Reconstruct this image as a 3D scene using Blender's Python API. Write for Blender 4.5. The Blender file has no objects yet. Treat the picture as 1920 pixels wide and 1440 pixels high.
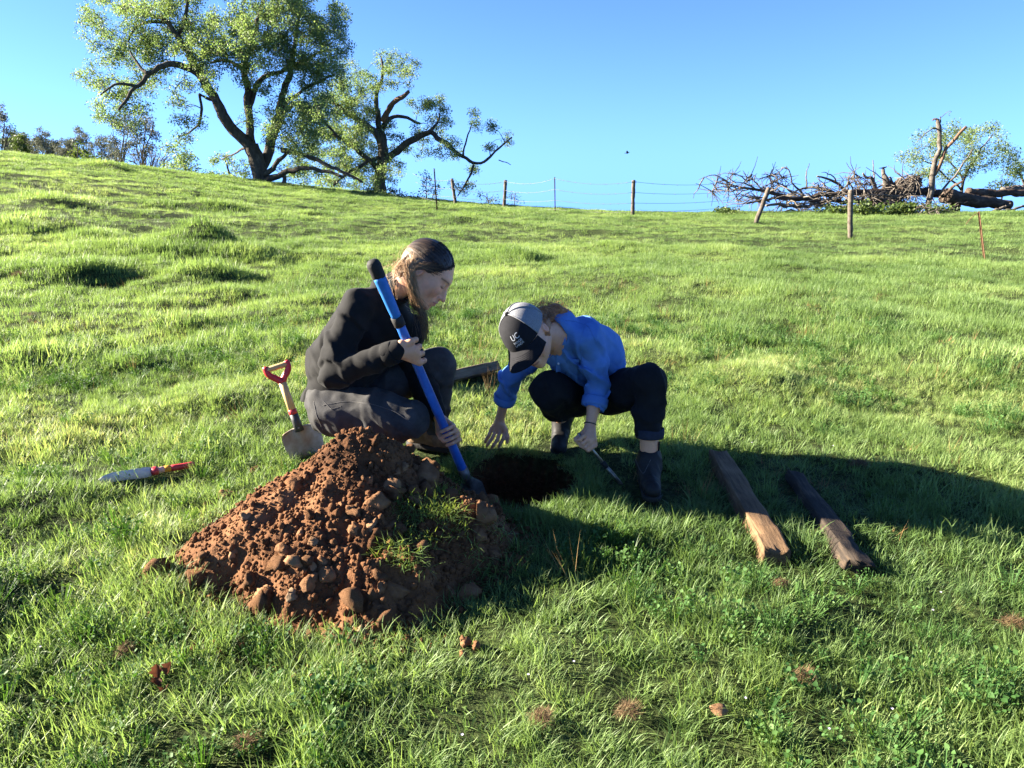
import bpy, math, random
import numpy as np
from mathutils import Vector, Matrix

# ------------------------------------------------------------------ camera, light, exposure
scene = bpy.context.scene
COL = scene.collection
F_PX = 1346.0                       # focal length in pixels of a 1920 wide picture
PITCH = math.radians(16.16)
EYE = 1.2
cam_data = bpy.data.cameras.new('camera')
cam = bpy.data.objects.new('camera', cam_data)
COL.objects.link(cam)
cam_data.sensor_width = 36.0
cam_data.lens = 36.0 * F_PX / 1920.0
cam_data.clip_start = 0.05
cam_data.clip_end = 3000.0
cam.location = (0, 0, EYE)
cam.rotation_euler = (math.pi / 2 - PITCH, 0, 0)
scene.camera = cam

SUN_AZ = math.radians(82.0)         # left of the view direction
SUN_EL = math.radians(20.5)
world = bpy.data.worlds.new('World')
scene.world = world
world.use_nodes = True
wn, wl = world.node_tree.nodes, world.node_tree.links
wn.clear()
w_out = wn.new('ShaderNodeOutputWorld')
w_bg = wn.new('ShaderNodeBackground')
w_sky = wn.new('ShaderNodeTexSky')
w_sky.sky_type = 'NISHITA'
w_sky.sun_disc = False
w_sky.sun_elevation = SUN_EL
w_sky.sun_rotation = -SUN_AZ
w_sky.altitude = 1000
w_sky.air_density = 0.6
w_sky.dust_density = 0.0
w_sky.ozone_density = 6.0
w_tc = wn.new('ShaderNodeTexCoord')
# towards and below the horizon the sky flattens out smoothly and goes on as it is there
w_sep, w_com = wn.new('ShaderNodeSeparateXYZ'), wn.new('ShaderNodeCombineXYZ')
w_m1, w_m2 = wn.new('ShaderNodeMath'), wn.new('ShaderNodeMath')
w_m1.operation, w_m2.operation = 'MULTIPLY_ADD', 'SQRT'
wl.new(w_tc.outputs['Generated'], w_sep.inputs[0])
wl.new(w_sep.outputs[2], w_m1.inputs[0])
wl.new(w_sep.outputs[2], w_m1.inputs[1])
w_m1.inputs[2].default_value = 0.10 ** 2
wl.new(w_m1.outputs[0], w_m2.inputs[0])
wl.new(w_sep.outputs[0], w_com.inputs[0])
wl.new(w_sep.outputs[1], w_com.inputs[1])
wl.new(w_m2.outputs[0], w_com.inputs[2])
wl.new(w_com.outputs[0], w_sky.inputs['Vector'])
w_mul = wn.new('ShaderNodeMix')
w_mul.data_type, w_mul.blend_type = 'RGBA', 'MULTIPLY'
w_mul.inputs['Factor'].default_value = 1.0
w_mul.inputs[7].default_value = (0.90, 0.89, 0.95, 1)
wl.new(w_sky.outputs[0], w_mul.inputs[6])
wl.new(w_mul.outputs[2], w_bg.inputs['Color'])
w_bg.inputs['Strength'].default_value = 0.051
wl.new(w_bg.outputs[0], w_out.inputs['Surface'])

sun_data = bpy.data.lights.new('sun', 'SUN')
sun_data.energy = 5.0
sun_data.angle = math.radians(0.5)
sun_data.color = (1.0, 0.90, 0.74)
sun = bpy.data.objects.new('sun', sun_data)
COL.objects.link(sun)
to_sun = Vector((-math.sin(SUN_AZ) * math.cos(SUN_EL), math.cos(SUN_AZ) * math.cos(SUN_EL), math.sin(SUN_EL)))
sun.rotation_euler = to_sun.to_track_quat('Z', 'Y').to_euler()
sun.location = (-8, 4, 6)

scene.view_settings.view_transform = 'Standard'
scene.view_settings.look = 'None'
scene.view_settings.exposure = 2.95
scene.view_settings.gamma = 1.0
scene.view_settings.use_curve_mapping = False
scene.render.engine = 'CYCLES'
scene.cycles.max_bounces = 8
scene.cycles.transparent_max_bounces = 8

rng = np.random.default_rng(7)
random.seed(7)

# ------------------------------------------------------------------ small helpers
CP, SP = math.cos(PITCH), math.sin(PITCH)
def ray(px, py):
    u, r = -(py - 720.0) / F_PX, (px - 960.0) / F_PX
    return np.array([r, CP + u * SP, -SP + u * CP])
def at(px, py, Y):
    """World point seen at (px, py) of the 1920x1440 picture at forward distance Y."""
    d = ray(px, py)
    return np.array([0, 0, EYE]) + d * (Y / d[1])
def wpp(Y):                          # metres per picture pixel at forward distance Y (about eye height)
    return (Y * CP + 0.25) / F_PX
def ats(pts, Y=None):
    return np.array([at(p[0], p[1], p[2] if len(p) > 2 else Y) for p in pts])
def img_dir(x, up, c):
    """World direction from picture right / picture up / towards the camera."""
    v = x * np.array([1, 0, 0.0]) + up * np.array([0, SP, CP]) + c * np.array([0, -CP, SP])
    return v / np.linalg.norm(v)
def unit(v):
    return v / (np.linalg.norm(v) + 1e-12)

def _hash(ix, iy, iz, seed):
    h = (ix.astype(np.uint32) * np.uint32(374761393) + iy.astype(np.uint32) * np.uint32(668265263)
         + iz.astype(np.uint32) * np.uint32(1440662683) + np.uint32((seed * 974634321) & 0xffffffff))
    h = (h ^ (h >> np.uint32(13))) * np.uint32(1274126177)
    h = (h ^ (h >> np.uint32(16))) * np.uint32(2246822519)
    return ((h ^ (h >> np.uint32(15))) & np.uint32(0xffffff)).astype(np.float32) / np.float32(0xffffff)
def noise(x, y, z=0.0, seed=0):
    x, y, z = np.atleast_1d(x), np.atleast_1d(y), np.atleast_1d(z)
    x, y, z = np.broadcast_arrays(np.asarray(x, np.float32), np.asarray(y, np.float32), np.asarray(z, np.float32))
    fx, fy, fz = np.floor(x), np.floor(y), np.floor(z)
    ix, iy, iz = fx.astype(np.int64), fy.astype(np.int64), fz.astype(np.int64)
    tx, ty, tz = x - fx, y - fy, z - fz
    tx, ty, tz = (t * t * t * (t * (t * 6 - 15) + 10) for t in (tx, ty, tz))
    r = 0
    for a in (0, 1):
        wa = tx if a else 1 - tx
        for b in (0, 1):
            wb = ty if b else 1 - ty
            for c in (0, 1):
                wc = tz if c else 1 - tz
                r = r + wa * wb * wc * _hash(ix + a, iy + b, iz + c, seed)
    return r * 2 - 1
def fbm(x, y, z=0.0, seed=0, octaves=3, gain=0.5, lac=2.1):
    r, a, f = 0, 1.0, 1.0
    for i in range(octaves):
        r = r + a * noise(np.asarray(x) * f + 17.3 * i, np.asarray(y) * f - 9.1 * i, np.asarray(z) * f, seed + i)
        a *= gain
        f *= lac
    return r
def sstep(a, b, x):
    t = np.clip((x - a) / (b - a), 0, 1)
    return t * t * (3 - 2 * t)

class MB:
    """Collects triangles and quads, then links ONE mesh object."""
    def __init__(self):
        self.v, self.f3, self.f4, self.n, self.attr = [], [], [], 0, []
    def add(self, v, f, a=0.0):
        v = np.asarray(v, np.float32).reshape(-1, 3)
        f = np.asarray(f, np.int64)
        if len(f):
            (self.f3 if f.shape[1] == 3 else self.f4).append(f + self.n)
        self.v.append(v)
        self.attr.append(np.broadcast_to(np.asarray(a, np.float32), (len(v),)))
        self.n += len(v)
    def mesh(self, name, smooth=True, attr=None):
        me = bpy.data.meshes.new(name)
        V = np.concatenate(self.v) if self.v else np.zeros((0, 3), np.float32)
        F3 = np.concatenate(self.f3) if self.f3 else np.zeros((0, 3), np.int64)
        F4 = np.concatenate(self.f4) if self.f4 else np.zeros((0, 4), np.int64)
        me.vertices.add(len(V))
        me.vertices.foreach_set('co', V.ravel().astype(np.float32))
        nl = F3.size + F4.size
        me.loops.add(nl)
        me.loops.foreach_set('vertex_index', np.concatenate([F3.ravel(), F4.ravel()]).astype(np.int32))
        npoly = len(F3) + len(F4)
        me.polygons.add(npoly)
        st = np.concatenate([np.arange(len(F3)) * 3, F3.size + np.arange(len(F4)) * 4]).astype(np.int32)
        me.polygons.foreach_set('loop_start', st)
        me.polygons.foreach_set('use_smooth', np.full(npoly, smooth))
        if attr:
            at_ = me.attributes.new(attr, 'FLOAT', 'POINT')
            at_.data.foreach_set('value', np.concatenate(self.attr).astype(np.float32))
        me.update(calc_edges=True)
        me.validate()
        return me
    def build(self, name, mat, parent=None, smooth=True, attr=None, origin=None):
        if origin is not None:
            self.v = [v - np.asarray(origin, np.float32) for v in self.v]
        o = bpy.data.objects.new(name, self.mesh(name, smooth, attr))
        if mat is not None:
            o.data.materials.append(mat)
        COL.objects.link(o)
        if origin is not None:
            o.location = origin
        if parent is not None:
            adopt(o, parent)
        return o
def adopt(o, parent):
    """Parent o (placed in world coordinates) without moving it; parents carry no rotation or scale."""
    o.parent = parent
    o.location = Vector(o.location) - world_loc(parent)
def world_loc(o):
    l = Vector(o.location)
    while o.parent is not None:
        o = o.parent
        l += Vector(o.location)
    return l
def tag(o, label=None, cat=None, group=None, kind=None):
    for k, v in (('label', label), ('category', cat), ('group', group), ('kind', kind)):
        if v:
            o[k] = v
    return o
def thing(name, loc, label, cat, group=None):
    o = bpy.data.objects.new(name, None)
    o.empty_display_size = 0.1
    COL.objects.link(o)
    o.location = Vector([float(c) for c in loc])
    return tag(o, label, cat, group)

def frames(P):
    P = np.asarray(P, float)
    T = np.gradient(P, axis=0)
    T /= np.linalg.norm(T, axis=1)[:, None] + 1e-9
    ref = np.array([0, 0, 1.0]) if abs(T[0, 2]) < 0.9 else np.array([1.0, 0, 0])
    n = unit(np.cross(T[0], ref))
    N = []
    for t in T:
        n = unit(n - t * np.dot(n, t))
        N.append(n)
    N = np.array(N)
    return T, N, np.cross(T, N)
def tube(mb, P, R, sides=8, rough=0.0, seed=0, a=0.0, cap=True, flat=None):
    """Tube along P with radii R; flat = (sx, sy) squashes the section."""
    P = np.asarray(P, float)
    R = np.broadcast_to(np.asarray(R, float), (len(P),))
    T, N, B = frames(P)
    th = np.arange(sides) * 2 * np.pi / sides
    sx, sy = flat or (1, 1)
    ring = (np.cos(th)[None, :, None] * N[:, None] * sx + np.sin(th)[None, :, None] * B[:, None] * sy)
    rr = np.broadcast_to(R[:, None], (len(P), sides)).copy()
    if rough:
        q = P[:, None] + ring * R[:, None, None]
        s = 1.0 / max(R.max() * 1.2, 1e-4)
        rr = rr * (1 + rough * fbm(q[..., 0] * s, q[..., 1] * s, q[..., 2] * s, seed, 2))
    V = (P[:, None] + ring * rr[..., None]).reshape(-1, 3)
    n = len(P)
    i, j = np.meshgrid(np.arange(n - 1), np.arange(sides), indexing='ij')
    j2 = (j + 1) % sides
    Q = np.stack([i * sides + j, i * sides + j2, (i + 1) * sides + j2, (i + 1) * sides + j], -1).reshape(-1, 4)
    mb.add(V, Q, a)
    if cap:
        base = mb.n - len(V)
        tri = [[k, 0, k] for k in ()]
        for e, flip in ((0, True), (n - 1, False)):
            c = P[e] + (T[e] * (1 if e else -1)) * R[e] * 0.25
            idx = np.arange(sides) + e * sides
            nx = (np.arange(sides) + 1) % sides + e * sides
            mb.v.append(c[None].astype(np.float32))
            mb.attr.append(np.broadcast_to(np.asarray(a if np.ndim(a) == 0 else 0.0, np.float32), (1,)))
            cc = mb.n
            mb.n += 1
            f = np.stack([idx + base, nx + base, np.full(sides, cc)], 1)
            mb.f3.append(f[:, ::-1] if flip else f)
def resample(P, n):
    P = np.asarray(P, float)
    s = np.r_[0, np.cumsum(np.linalg.norm(np.diff(P, axis=0), axis=1))]
    # Catmull-like smoothing by cubic blending of a fine linear resample
    t = np.linspace(0, s[-1], n)
    Q = np.stack([np.interp(t, s, P[:, k]) for k in range(P.shape[1])], 1)
    for _ in range(2):
        Q[1:-1] = 0.25 * Q[:-2] + 0.5 * Q[1:-1] + 0.25 * Q[2:]
    return Q
def icosphere(sub):
    import bmesh
    bm = bmesh.new()
    bmesh.ops.create_icosphere(bm, subdivisions=sub, radius=1.0)
    v = np.array([x.co[:] for x in bm.verts])
    f = np.array([[x.index for x in fa.verts] for fa in bm.faces])
    bm.free()
    return v, f
ICO = {s: icosphere(s) for s in (1, 2, 3, 4)}
def rot_axes(f, u):
    f = unit(np.asarray(f, float))
    u = unit(np.asarray(u, float) - f * np.dot(u, f))
    return f, u, np.cross(u, f)      # forward, up, left
def euler_m(rx, ry, rz):
    return np.array(Matrix.Rotation(rz, 3, 'Z') @ Matrix.Rotation(ry, 3, 'Y') @ Matrix.Rotation(rx, 3, 'X'))

# ------------------------------------------------------------------ materials
def new_mat(name):
    m = bpy.data.materials.new(name)
    m.use_nodes = True
    nt = m.node_tree
    b = nt.nodes['Principled BSDF']
    return m, nt, b
def N(nt, typ, **kw):
    n = nt.nodes.new(typ)
    for k, v in kw.items():
        if k in n.bl_rna.properties:
            setattr(n, k, v)
        else:
            n.inputs[k].default_value = v
    return n
def ramp(nt, fac, stops):
    r = nt.nodes.new('ShaderNodeValToRGB')
    el = r.color_ramp.elements
    while len(el) < len(stops):
        el.new(0.5)
    for e, (p, c) in zip(el, stops):
        e.position = p
        e.color = (*c, 1)
    nt.links.new(fac, r.inputs[0])
    return r.outputs[0]
def noisy(name, stops, scale=10, detail=6, rough=0.8, bump=0.3, bump_scale=None, bump_dist=0.01, stretch=None, spec=0.3, coord='Object', attr=None, attr_stops=None, metal=0.0, rough2=None, sss=0.0):
    """Principled material whose colour and relief come from noise; an optional point attribute mixes in a second ramp."""
    m, nt, b = new_mat(name)
    L = nt.links
    tc = N(nt, 'ShaderNodeTexCoord')
    vec = tc.outputs[coord]
    if stretch:
        mp = N(nt, 'ShaderNodeMapping')
        mp.inputs['Scale'].default_value = stretch
        L.new(vec, mp.inputs[0])
        vec = mp.outputs[0]
    n1 = N(nt, 'ShaderNodeTexNoise', Scale=scale, Detail=detail, Roughness=0.62)
    L.new(vec, n1.inputs['Vector'])
    c = ramp(nt, n1.outputs[0], stops)
    if attr:
        an = N(nt, 'ShaderNodeAttribute', attribute_name=attr)
        c2 = ramp(nt, n1.outputs[0], attr_stops)
        mx = N(nt, 'ShaderNodeMix', data_type='RGBA')
        L.new(an.outputs['Fac'], mx.inputs['Factor'])
        L.new(c, mx.inputs[6])
        L.new(c2, mx.inputs[7])
        c = mx.outputs[2]
    L.new(c, b.inputs['Base Color'])
    b.inputs['Roughness'].default_value = rough
    b.inputs['Specular IOR Level'].default_value = spec
    b.inputs['Metallic'].default_value = metal
    if sss:
        b.inputs['Subsurface Weight'].default_value = sss
        b.inputs['Subsurface Radius'].default_value = (0.012, 0.004, 0.002)
    if bump:
        n2 = N(nt, 'ShaderNodeTexNoise', Scale=bump_scale or scale * 3, Detail=5, Roughness=0.6)
        L.new(vec, n2.inputs['Vector'])
        bp = N(nt, 'ShaderNodeBump', Strength=bump, Distance=bump_dist)
        L.new(n2.outputs[0], bp.inputs['Height'])
        L.new(bp.outputs[0], b.inputs['Normal'])
    return m
def leaf_mat(name, stops, trans=0.45, tcol=(1.25, 1.2, 0.6), rough=0.5, spec=0.35, noise_scale=0.6, instancer=False, dead=None):
    """Two-sided leaf: diffuse + gloss + light coming through; colour from a per-leaf value and patches."""
    m, nt, b = new_mat(name)
    L = nt.links
    an = N(nt, 'ShaderNodeAttribute', attribute_name='rnd')
    if instancer:
        a2 = N(nt, 'ShaderNodeAttribute', attribute_name='tint', attribute_type='INSTANCER')
        ad = N(nt, 'ShaderNodeMath', operation='MULTIPLY_ADD')
        ad.inputs[1].default_value = 0.34
        L.new(an.outputs['Fac'], ad.inputs[0])
        L.new(a2.outputs['Fac'], ad.inputs[2])
        fac = ad.outputs[0]
    else:
        tc = N(nt, 'ShaderNodeTexCoord')
        nn = N(nt, 'ShaderNodeTexNoise', Scale=noise_scale, Detail=3)
        L.new(tc.outputs['Object'], nn.inputs['Vector'])
        ad = N(nt, 'ShaderNodeMath', operation='MULTIPLY_ADD')
        ad.inputs[1].default_value = 0.5
        L.new(an.outputs['Fac'], ad.inputs[0])
        L.new(nn.outputs[0], ad.inputs[2])
        sb = N(nt, 'ShaderNodeMath', operation='SUBTRACT')
        sb.inputs[1].default_value = 0.22
        L.new(ad.outputs[0], sb.inputs[0])
        fac = sb.outputs[0]
    c = ramp(nt, fac, stops)
    L.new(c, b.inputs['Base Color'])
    b.inputs['Roughness'].default_value = rough
    b.inputs['Specular IOR Level'].default_value = spec
    tr = N(nt, 'ShaderNodeBsdfTranslucent')
    mu = N(nt, 'ShaderNodeMix', data_type='RGBA', blend_type='MULTIPLY')
    mu.inputs['Factor'].default_value = 1.0
    L.new(c, mu.inputs[6])
    mu.inputs[7].default_value = (*tcol, 1)
    L.new(mu.outputs[2], tr.inputs['Color'])
    mx = N(nt, 'ShaderNodeMixShader')
    mx.inputs[0].default_value = trans
    L.new(b.outputs[0], mx.inputs[1])
    L.new(tr.outputs[0], mx.inputs[2])
    L.new(mx.outputs[0], nt.nodes['Material Output'].inputs['Surface'])
    return m

# ------------------------------------------------------------------ the ground
_crest = [(-700, 240, 32), (-300, 262, 33), (0, 287, 34), (200, 306, 36), (400, 331, 38), (490, 345, 38), (600, 357, 37), (720, 368, 36),
          (800, 379, 34), (900, 388, 32), (1000, 394, 29), (1190, 401, 27), (1400, 403, 27), (1600, 404, 29), (1920, 404, 29), (2300, 410, 29), (2700, 420, 30)]
_ta, _tz, _td = [], [], []
for px, py, D in _crest:
    d = ray(px, py)
    _ta.append(d[0] / d[1])
    _td.append(D)
    _tz.append(EYE + D * d[2] / math.hypot(d[0], d[1]))
_gx = np.linspace(-1.6, 1.6, 401)
_k = np.exp(-0.5 * (np.arange(-12, 13) / 5.0) ** 2)
_k /= _k.sum()
_gz = np.convolve(np.pad(np.interp(_gx, _ta, _tz), 12, mode='edge'), _k, 'valid')
_gd = np.convolve(np.pad(np.interp(_gx, _ta, _td), 12, mode='edge'), _k, 'valid')
PIT_C, PIT_R, PIT_DEPTH = (0.035, 2.70), (0.262, 0.300), 0.42
MND_C = np.array([-0.575, 2.30])
_mphi = np.radians([-45, 0, 45, 90, 135, 180, 208, 235, 270, 300, 315, 360])
_mrad = [0.50, 0.55, 0.46, 0.40, 0.46, 0.49, 0.59, 0.55, 0.62, 0.60, 0.50, 0.55]
def base_ground(x, y):
    x, y = np.asarray(x, float), np.asarray(y, float)
    r = np.hypot(x, y)
    ta = np.clip(x / np.maximum(y, 0.3 * np.abs(x) + 1e-3), -1.6, 1.6)
    zc, D = np.interp(ta, _gx, _gz), np.interp(ta, _gx, _gd)
    r0 = 4.2
    t = np.clip((r - r0) / (D - r0), 0, 1)
    g = (np.sqrt(t * t + 0.01) - 0.1) / (math.sqrt(1.01) - 0.1)
    dd = np.maximum(r - D, 0)
    m = zc / (D - r0)
    z = zc * g + m * 8 * (1 - np.exp(-dd / 8)) - 0.13 * (np.sqrt(dd * dd + 64) - 8)
    return np.where(y > 0, z, z * np.exp(y / 6.0))
# hummocks of tussock grass seen in the pasture: (px, py of the foot, height, radius)
_hum = []
def _add_hum(px, py, h, rad):
    lo, hi = 1.0, 60.0
    d = ray(px, py)
    for s in np.linspace(1.2, 45, 900):
        p = np.array([0, 0, EYE]) + d * s
        if p[2] < base_ground(p[0], p[1]):
            break
    _hum.append((p[0], p[1], h, rad))
for a in [(385, 466, 0.40, 0.42), (450, 482, 0.18, 0.5), (385, 512, 0.20, 0.36), (440, 545, 0.15, 0.34), (200, 322, 0.30, 0.8), (60, 420, 0.13, 0.7), (15, 425, 0.14, 0.7),
          (170, 452, 0.16, 0.5), (240, 470, 0.13, 0.45), (310, 478, 0.12, 0.4), (40, 505, 0.10, 0.4), (150, 510, 0.13, 0.35), (620, 505, 0.10, 0.4),
          (870, 420, 0.28, 0.7), (945, 430, 0.14, 0.7), (410, 388, 0.20, 0.6), (520, 408, 0.16, 0.6), (600, 402, 0.14, 0.5), (90, 382, 0.2, 0.7), (300, 382, 0.18, 0.6),
          (965, 490, 0.12, 0.4), (240, 690, 0.10, 0.28), (95, 690, 0.12, 0.30), (20, 690, 0.10, 0.3), (330, 605, 0.09, 0.28), (1375, 710, 0.09, 0.32), (1420, 735, 0.08, 0.25),
          (1265, 680, 0.08, 0.2), (1600, 600, 0.07, 0.4), (1480, 560, 0.08, 0.4), (1850, 690, 0.09, 0.35), (1780, 570, 0.08, 0.4), (1350, 480, 0.1, 0.5), (1150, 470, 0.1, 0.5),
          (60, 960, 0.07, 0.22), (330, 1130, 0.05, 0.2), (1180, 1010, 0.05, 0.16), (1500, 1150, 0.05, 0.2), (1330, 1015, 0.05, 0.16)]:
    _add_hum(*a)
def bumps(x, y):
    x, y = np.asarray(x, float), np.asarray(y, float)
    r = np.hypot(x, y)
    calm = 1 - 0.65 * np.exp(-((x - 0.1) ** 2 / 1.6 + (y - 2.75) ** 2 / 0.7))
    far = sstep(3.5, 9, r)
    left = 1 + 0.4 * sstep(0.5, -2.5, x)
    z = fbm(x / 1.7, y / 1.7, 0, 3, 2) * 0.030 * calm * left
    z = z + (fbm(x / 0.55, y / 0.55, 0, 5, 2) * 0.029) * calm * (1 + 0.4 * far) * left
    z = z + fbm(x / 0.17, y / 0.17, 0, 8, 2) * 0.011 * (1 - 0.4 * far)
    z = z + fbm(x / 6.0, y / 6.0, 0, 12, 2) * 0.07 * far
    for hx, hy, h, rad in _hum:
        q = ((x - hx) ** 2 + (y - hy) ** 2) / (rad * rad)
        z = z + np.where(q < 9, (h if h > 0.27 else 0.72 * h) * np.exp(-q * 1.2), 0)
    return z * sstep(90, 30, r)
def pit_e(x, y):
    dx, dy = (np.asarray(x) - PIT_C[0]) / PIT_R[0], (np.asarray(y) - PIT_C[1]) / PIT_R[1]
    return np.sqrt(dx * dx + dy * dy) + 0.07 * noise(np.asarray(x) * 9, np.asarray(y) * 9, 0, 21)
def ground(x, y):
    z = base_ground(x, y) + bumps(x, y)
    e = pit_e(x, y)
    return z - PIT_DEPTH * sstep(1.06, 0.80, e)
_ST = np.concatenate([np.arange(0.8, 6, 0.01), np.arange(6, 80, 0.05)])
def on_ground(px, py, dz=0.0):
    """Point of the ground seen at a picture position."""
    P_ = np.array([0, 0, EYE]) + ray(px, py) * _ST[:, None]
    p = P_[int(np.argmax(P_[:, 2] < base_ground(P_[:, 0], P_[:, 1]) + bumps(P_[:, 0], P_[:, 1])))].copy()
    p[2] = gz(p[0], p[1]) + dz
    return p
def gz(x, y):
    return float(np.ravel(base_ground(x, y) + bumps(x, y))[0])

_mbumps = []
for px, py, h, rad in [(800, 915, 0.05, 0.11), (720, 960, 0.07, 0.12), (905, 975, 0.055, 0.10), (870, 1000, 0.07, 0.12), (690, 1120, 0.05, 0.12), (560, 1080, 0.05, 0.13), (820, 1060, 0.05, 0.14), (460, 1040, 0.04, 0.12)]:
    p = on_ground(px, py)
    q = p + (np.array([p[0], p[1], p[2]]) - np.array([0, 0, EYE])) * -0.06
    _mbumps.append((q[0], q[1], h, rad))
def mound_raw(x, y):
    x, y = np.asarray(x, float), np.asarray(y, float)
    dx, dy = x - MND_C[0], y - MND_C[1]
    r = np.hypot(dx, dy)
    ph = np.mod(np.arctan2(dy, dx), 2 * np.pi)
    R = np.interp(ph, _mphi, _mrad) * (1 + 0.07 * noise(np.cos(ph) * 2.3 + 5, np.sin(ph) * 2.3, 0, 31) + 0.05 * noise(np.cos(ph) * 7, np.sin(ph) * 7, 1, 32))
    rho = r / R
    h = 0.372 * (1 - np.sqrt(rho * rho + 0.012)) / (1 - math.sqrt(0.012))
    h = np.where(h > 0, 0.385 * (np.maximum(h, 0) / 0.385) ** 1.12, h * 0.5)
    for bx, by, bh, br in _mbumps:
        h = h + bh * np.exp(-((x - bx) ** 2 + (y - by) ** 2) / (br * br))
    return h - 0.012
def mound_h(x, y):
    h = mound_raw(x, y)
    x, y = np.asarray(x, float), np.asarray(y, float)
    k = sstep(-0.01, 0.05, h)
    coarse = sstep(-0.75, -0.35, x) * 0.7 + sstep(2.25, 1.85, y) * 0.6
    h = h + k * (0.019 * fbm(x * 8, y * 8, 0, 41, 2) * (0.5 + coarse)
                 + (0.016 * np.abs(fbm(x * 22, y * 22, 0, 43, 2)) + 0.007 * np.abs(fbm(x * 60, y * 60, 0, 45, 2))) * (0.18 + coarse))
    return h
def soil_mask(x, y):
    e = pit_e(x, y)
    return np.maximum(sstep(1.07, 1.0, e), sstep(-0.02, 0.015, mound_raw(x, y) + 0.012 * noise(np.asarray(x) * 22, np.asarray(y) * 22, 0, 51)))

def graded(a0, a1, fine, lo, hi, grow):
    """Grid lines: even between a0 and a1, growing outside."""
    mid = list(np.arange(a0, a1 + 1e-9, fine))
    s, v = fine, mid[-1]
    while v < hi:
        s *= grow
        v += s
        mid.append(v)
    s, v = fine, mid[0]
    pre = []
    while v > lo:
        s *= grow
        v -= s
        pre.append(v)
    return np.array(pre[::-1] + mid)
gxs = graded(-1.7, 1.7, 0.027, -420, 420, 1.042)
gys = graded(1.0, 3.9, 0.027, -60, 420, 1.037)
GX, GY = np.meshgrid(gxs, gys, indexing='ij')
GZ = ground(GX, GY)
nx_, ny_ = GX.shape
i, j = np.meshgrid(np.arange(nx_ - 1), np.arange(ny_ - 1), indexing='ij')
Q = np.stack([i * ny_ + j, (i + 1) * ny_ + j, (i + 1) * ny_ + j + 1, i * ny_ + j + 1], -1).reshape(-1, 4)
gm = MB()
gm.add(np.stack([GX, GY, GZ], -1).reshape(-1, 3), Q, soil_mask(GX, GY).ravel())
m_ground = noisy('turf_soil', [(0.30, (0.012, 0.014, 0.006)), (0.5, (0.038, 0.055, 0.016)), (0.62, (0.075, 0.100, 0.030)), (0.8, (0.13, 0.115, 0.055))], scale=34, detail=12, rough=0.95, spec=0.1, bump=1.0, bump_scale=90, bump_dist=0.03,
                 attr='soil', attr_stops=[(0.3, (0.050, 0.024, 0.012)), (0.6, (0.115, 0.052, 0.024)), (0.8, (0.16, 0.08, 0.04))])
tag(gm.build('ground', m_ground, attr='soil'), 'green pasture hillside rising to the left under the oaks, with a dug pit', 'hillside', kind='structure')

# ------------------------------------------------------------------ grass: tufts of real blades set out over the ground
def blade(mb, base, h, w, lean, az, curl, rnd, seg=3):
    """One bent, tapering blade."""
    d = np.array([math.cos(az), math.sin(az), 0])
    sd = np.array([-d[1], d[0], 0])
    t = np.linspace(0, 1, seg + 1)
    ang = lean + curl * t
    step = h / seg
    p = np.array(base, float)
    pts = [p.copy()]
    for a in ang[:-1]:
        p = p + step * (d * math.sin(a) + np.array([0, 0, math.cos(a)]))
        pts.append(p.copy())
    V, n = [], len(pts)
    tw = rng.uniform(-0.6, 0.6)
    for k in range(n - 1):
        ww = w * (1 - (k / (n - 1)) ** 1.6) * 0.5
        s2 = sd * math.cos(tw * k / n) + d * math.sin(tw * k / n)
        V += [pts[k] - s2 * ww, pts[k] + s2 * ww]
    V.append(pts[-1])
    F4 = [[2 * k, 2 * k + 1, 2 * k + 3, 2 * k + 2] for k in range(n - 2)]
    mb.add(V, F4, rnd)
    mb.f3.append(np.array([[2 * (n - 2), 2 * (n - 2) + 1, 2 * (n - 1)]]) + mb.n - len(V))
def tuft(name, n, rad, h0, h1, w, mat, lean=0.5, curl=0.9, seg=3):
    mb = MB()
    dirb = rng.uniform(0, 2 * np.pi)
    for _ in range(n):
        a, r = rng.uniform(0, 2 * np.pi), rad * math.sqrt(rng.uniform())
        az = a + rng.normal(0, 0.9) if rng.uniform() < 0.6 else dirb + rng.normal(0, 0.7)
        blade(mb, (r * math.cos(a), r * math.sin(a), -0.012), rng.uniform(h0, h1), w * rng.uniform(0.65, 1.3), abs(rng.normal(0, lean)), az, rng.uniform(0.1, 1) * curl, rng.uniform(), seg)
    o = bpy.data.objects.new(name, mb.mesh(name, True, 'rnd'))      # a source mesh only: never linked to the scene
    o.data.materials.append(mat)
    return o
def rosette(name, n, rad, mat, leaf=0.016, h=0.04):
    """Broad-leaved herbs: small round leaves on stalks."""
    mb = MB()
    for _ in range(n):
        a, r = rng.uniform(0, 2 * np.pi), rad * math.sqrt(rng.uniform())
        hh = h * rng.uniform(0.3, 1)
        c = np.array([r * math.cos(a), r * math.sin(a), hh])
        M = euler_m(rng.normal(0, 0.5), rng.normal(0, 0.5), rng.uniform(0, 6.3))
        s = leaf * rng.uniform(0.6, 1.4)
        k = 7
        th = np.linspace(0, 2 * np.pi, k, endpoint=False)
        rr = s * (1 + 0.22 * np.cos(3 * th + a))
        ringv = np.stack([rr * np.cos(th), rr * np.sin(th), 0.25 * rr * np.abs(np.cos(th))], 1) @ M.T + c
        V = np.concatenate([c[None], ringv])
        F = np.array([[0, 1 + q, 1 + (q + 1) % k] for q in range(k)])
        mb.add(V, F, rng.uniform())
        st = np.array([c * np.array([0.4, 0.4, 0]) + [0, 0, -0.01], c])
        sd = np.array([-math.sin(a), math.cos(a), 0]) * 0.0008
        mb.add([st[0] - sd, st[0] + sd, st[1] + sd, st[1] - sd], [[0, 1, 2, 3]], 0.2)
    o = bpy.data.objects.new(name, mb.mesh(name, True, 'rnd'))
    o.data.materials.append(mat)
    return o
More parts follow.
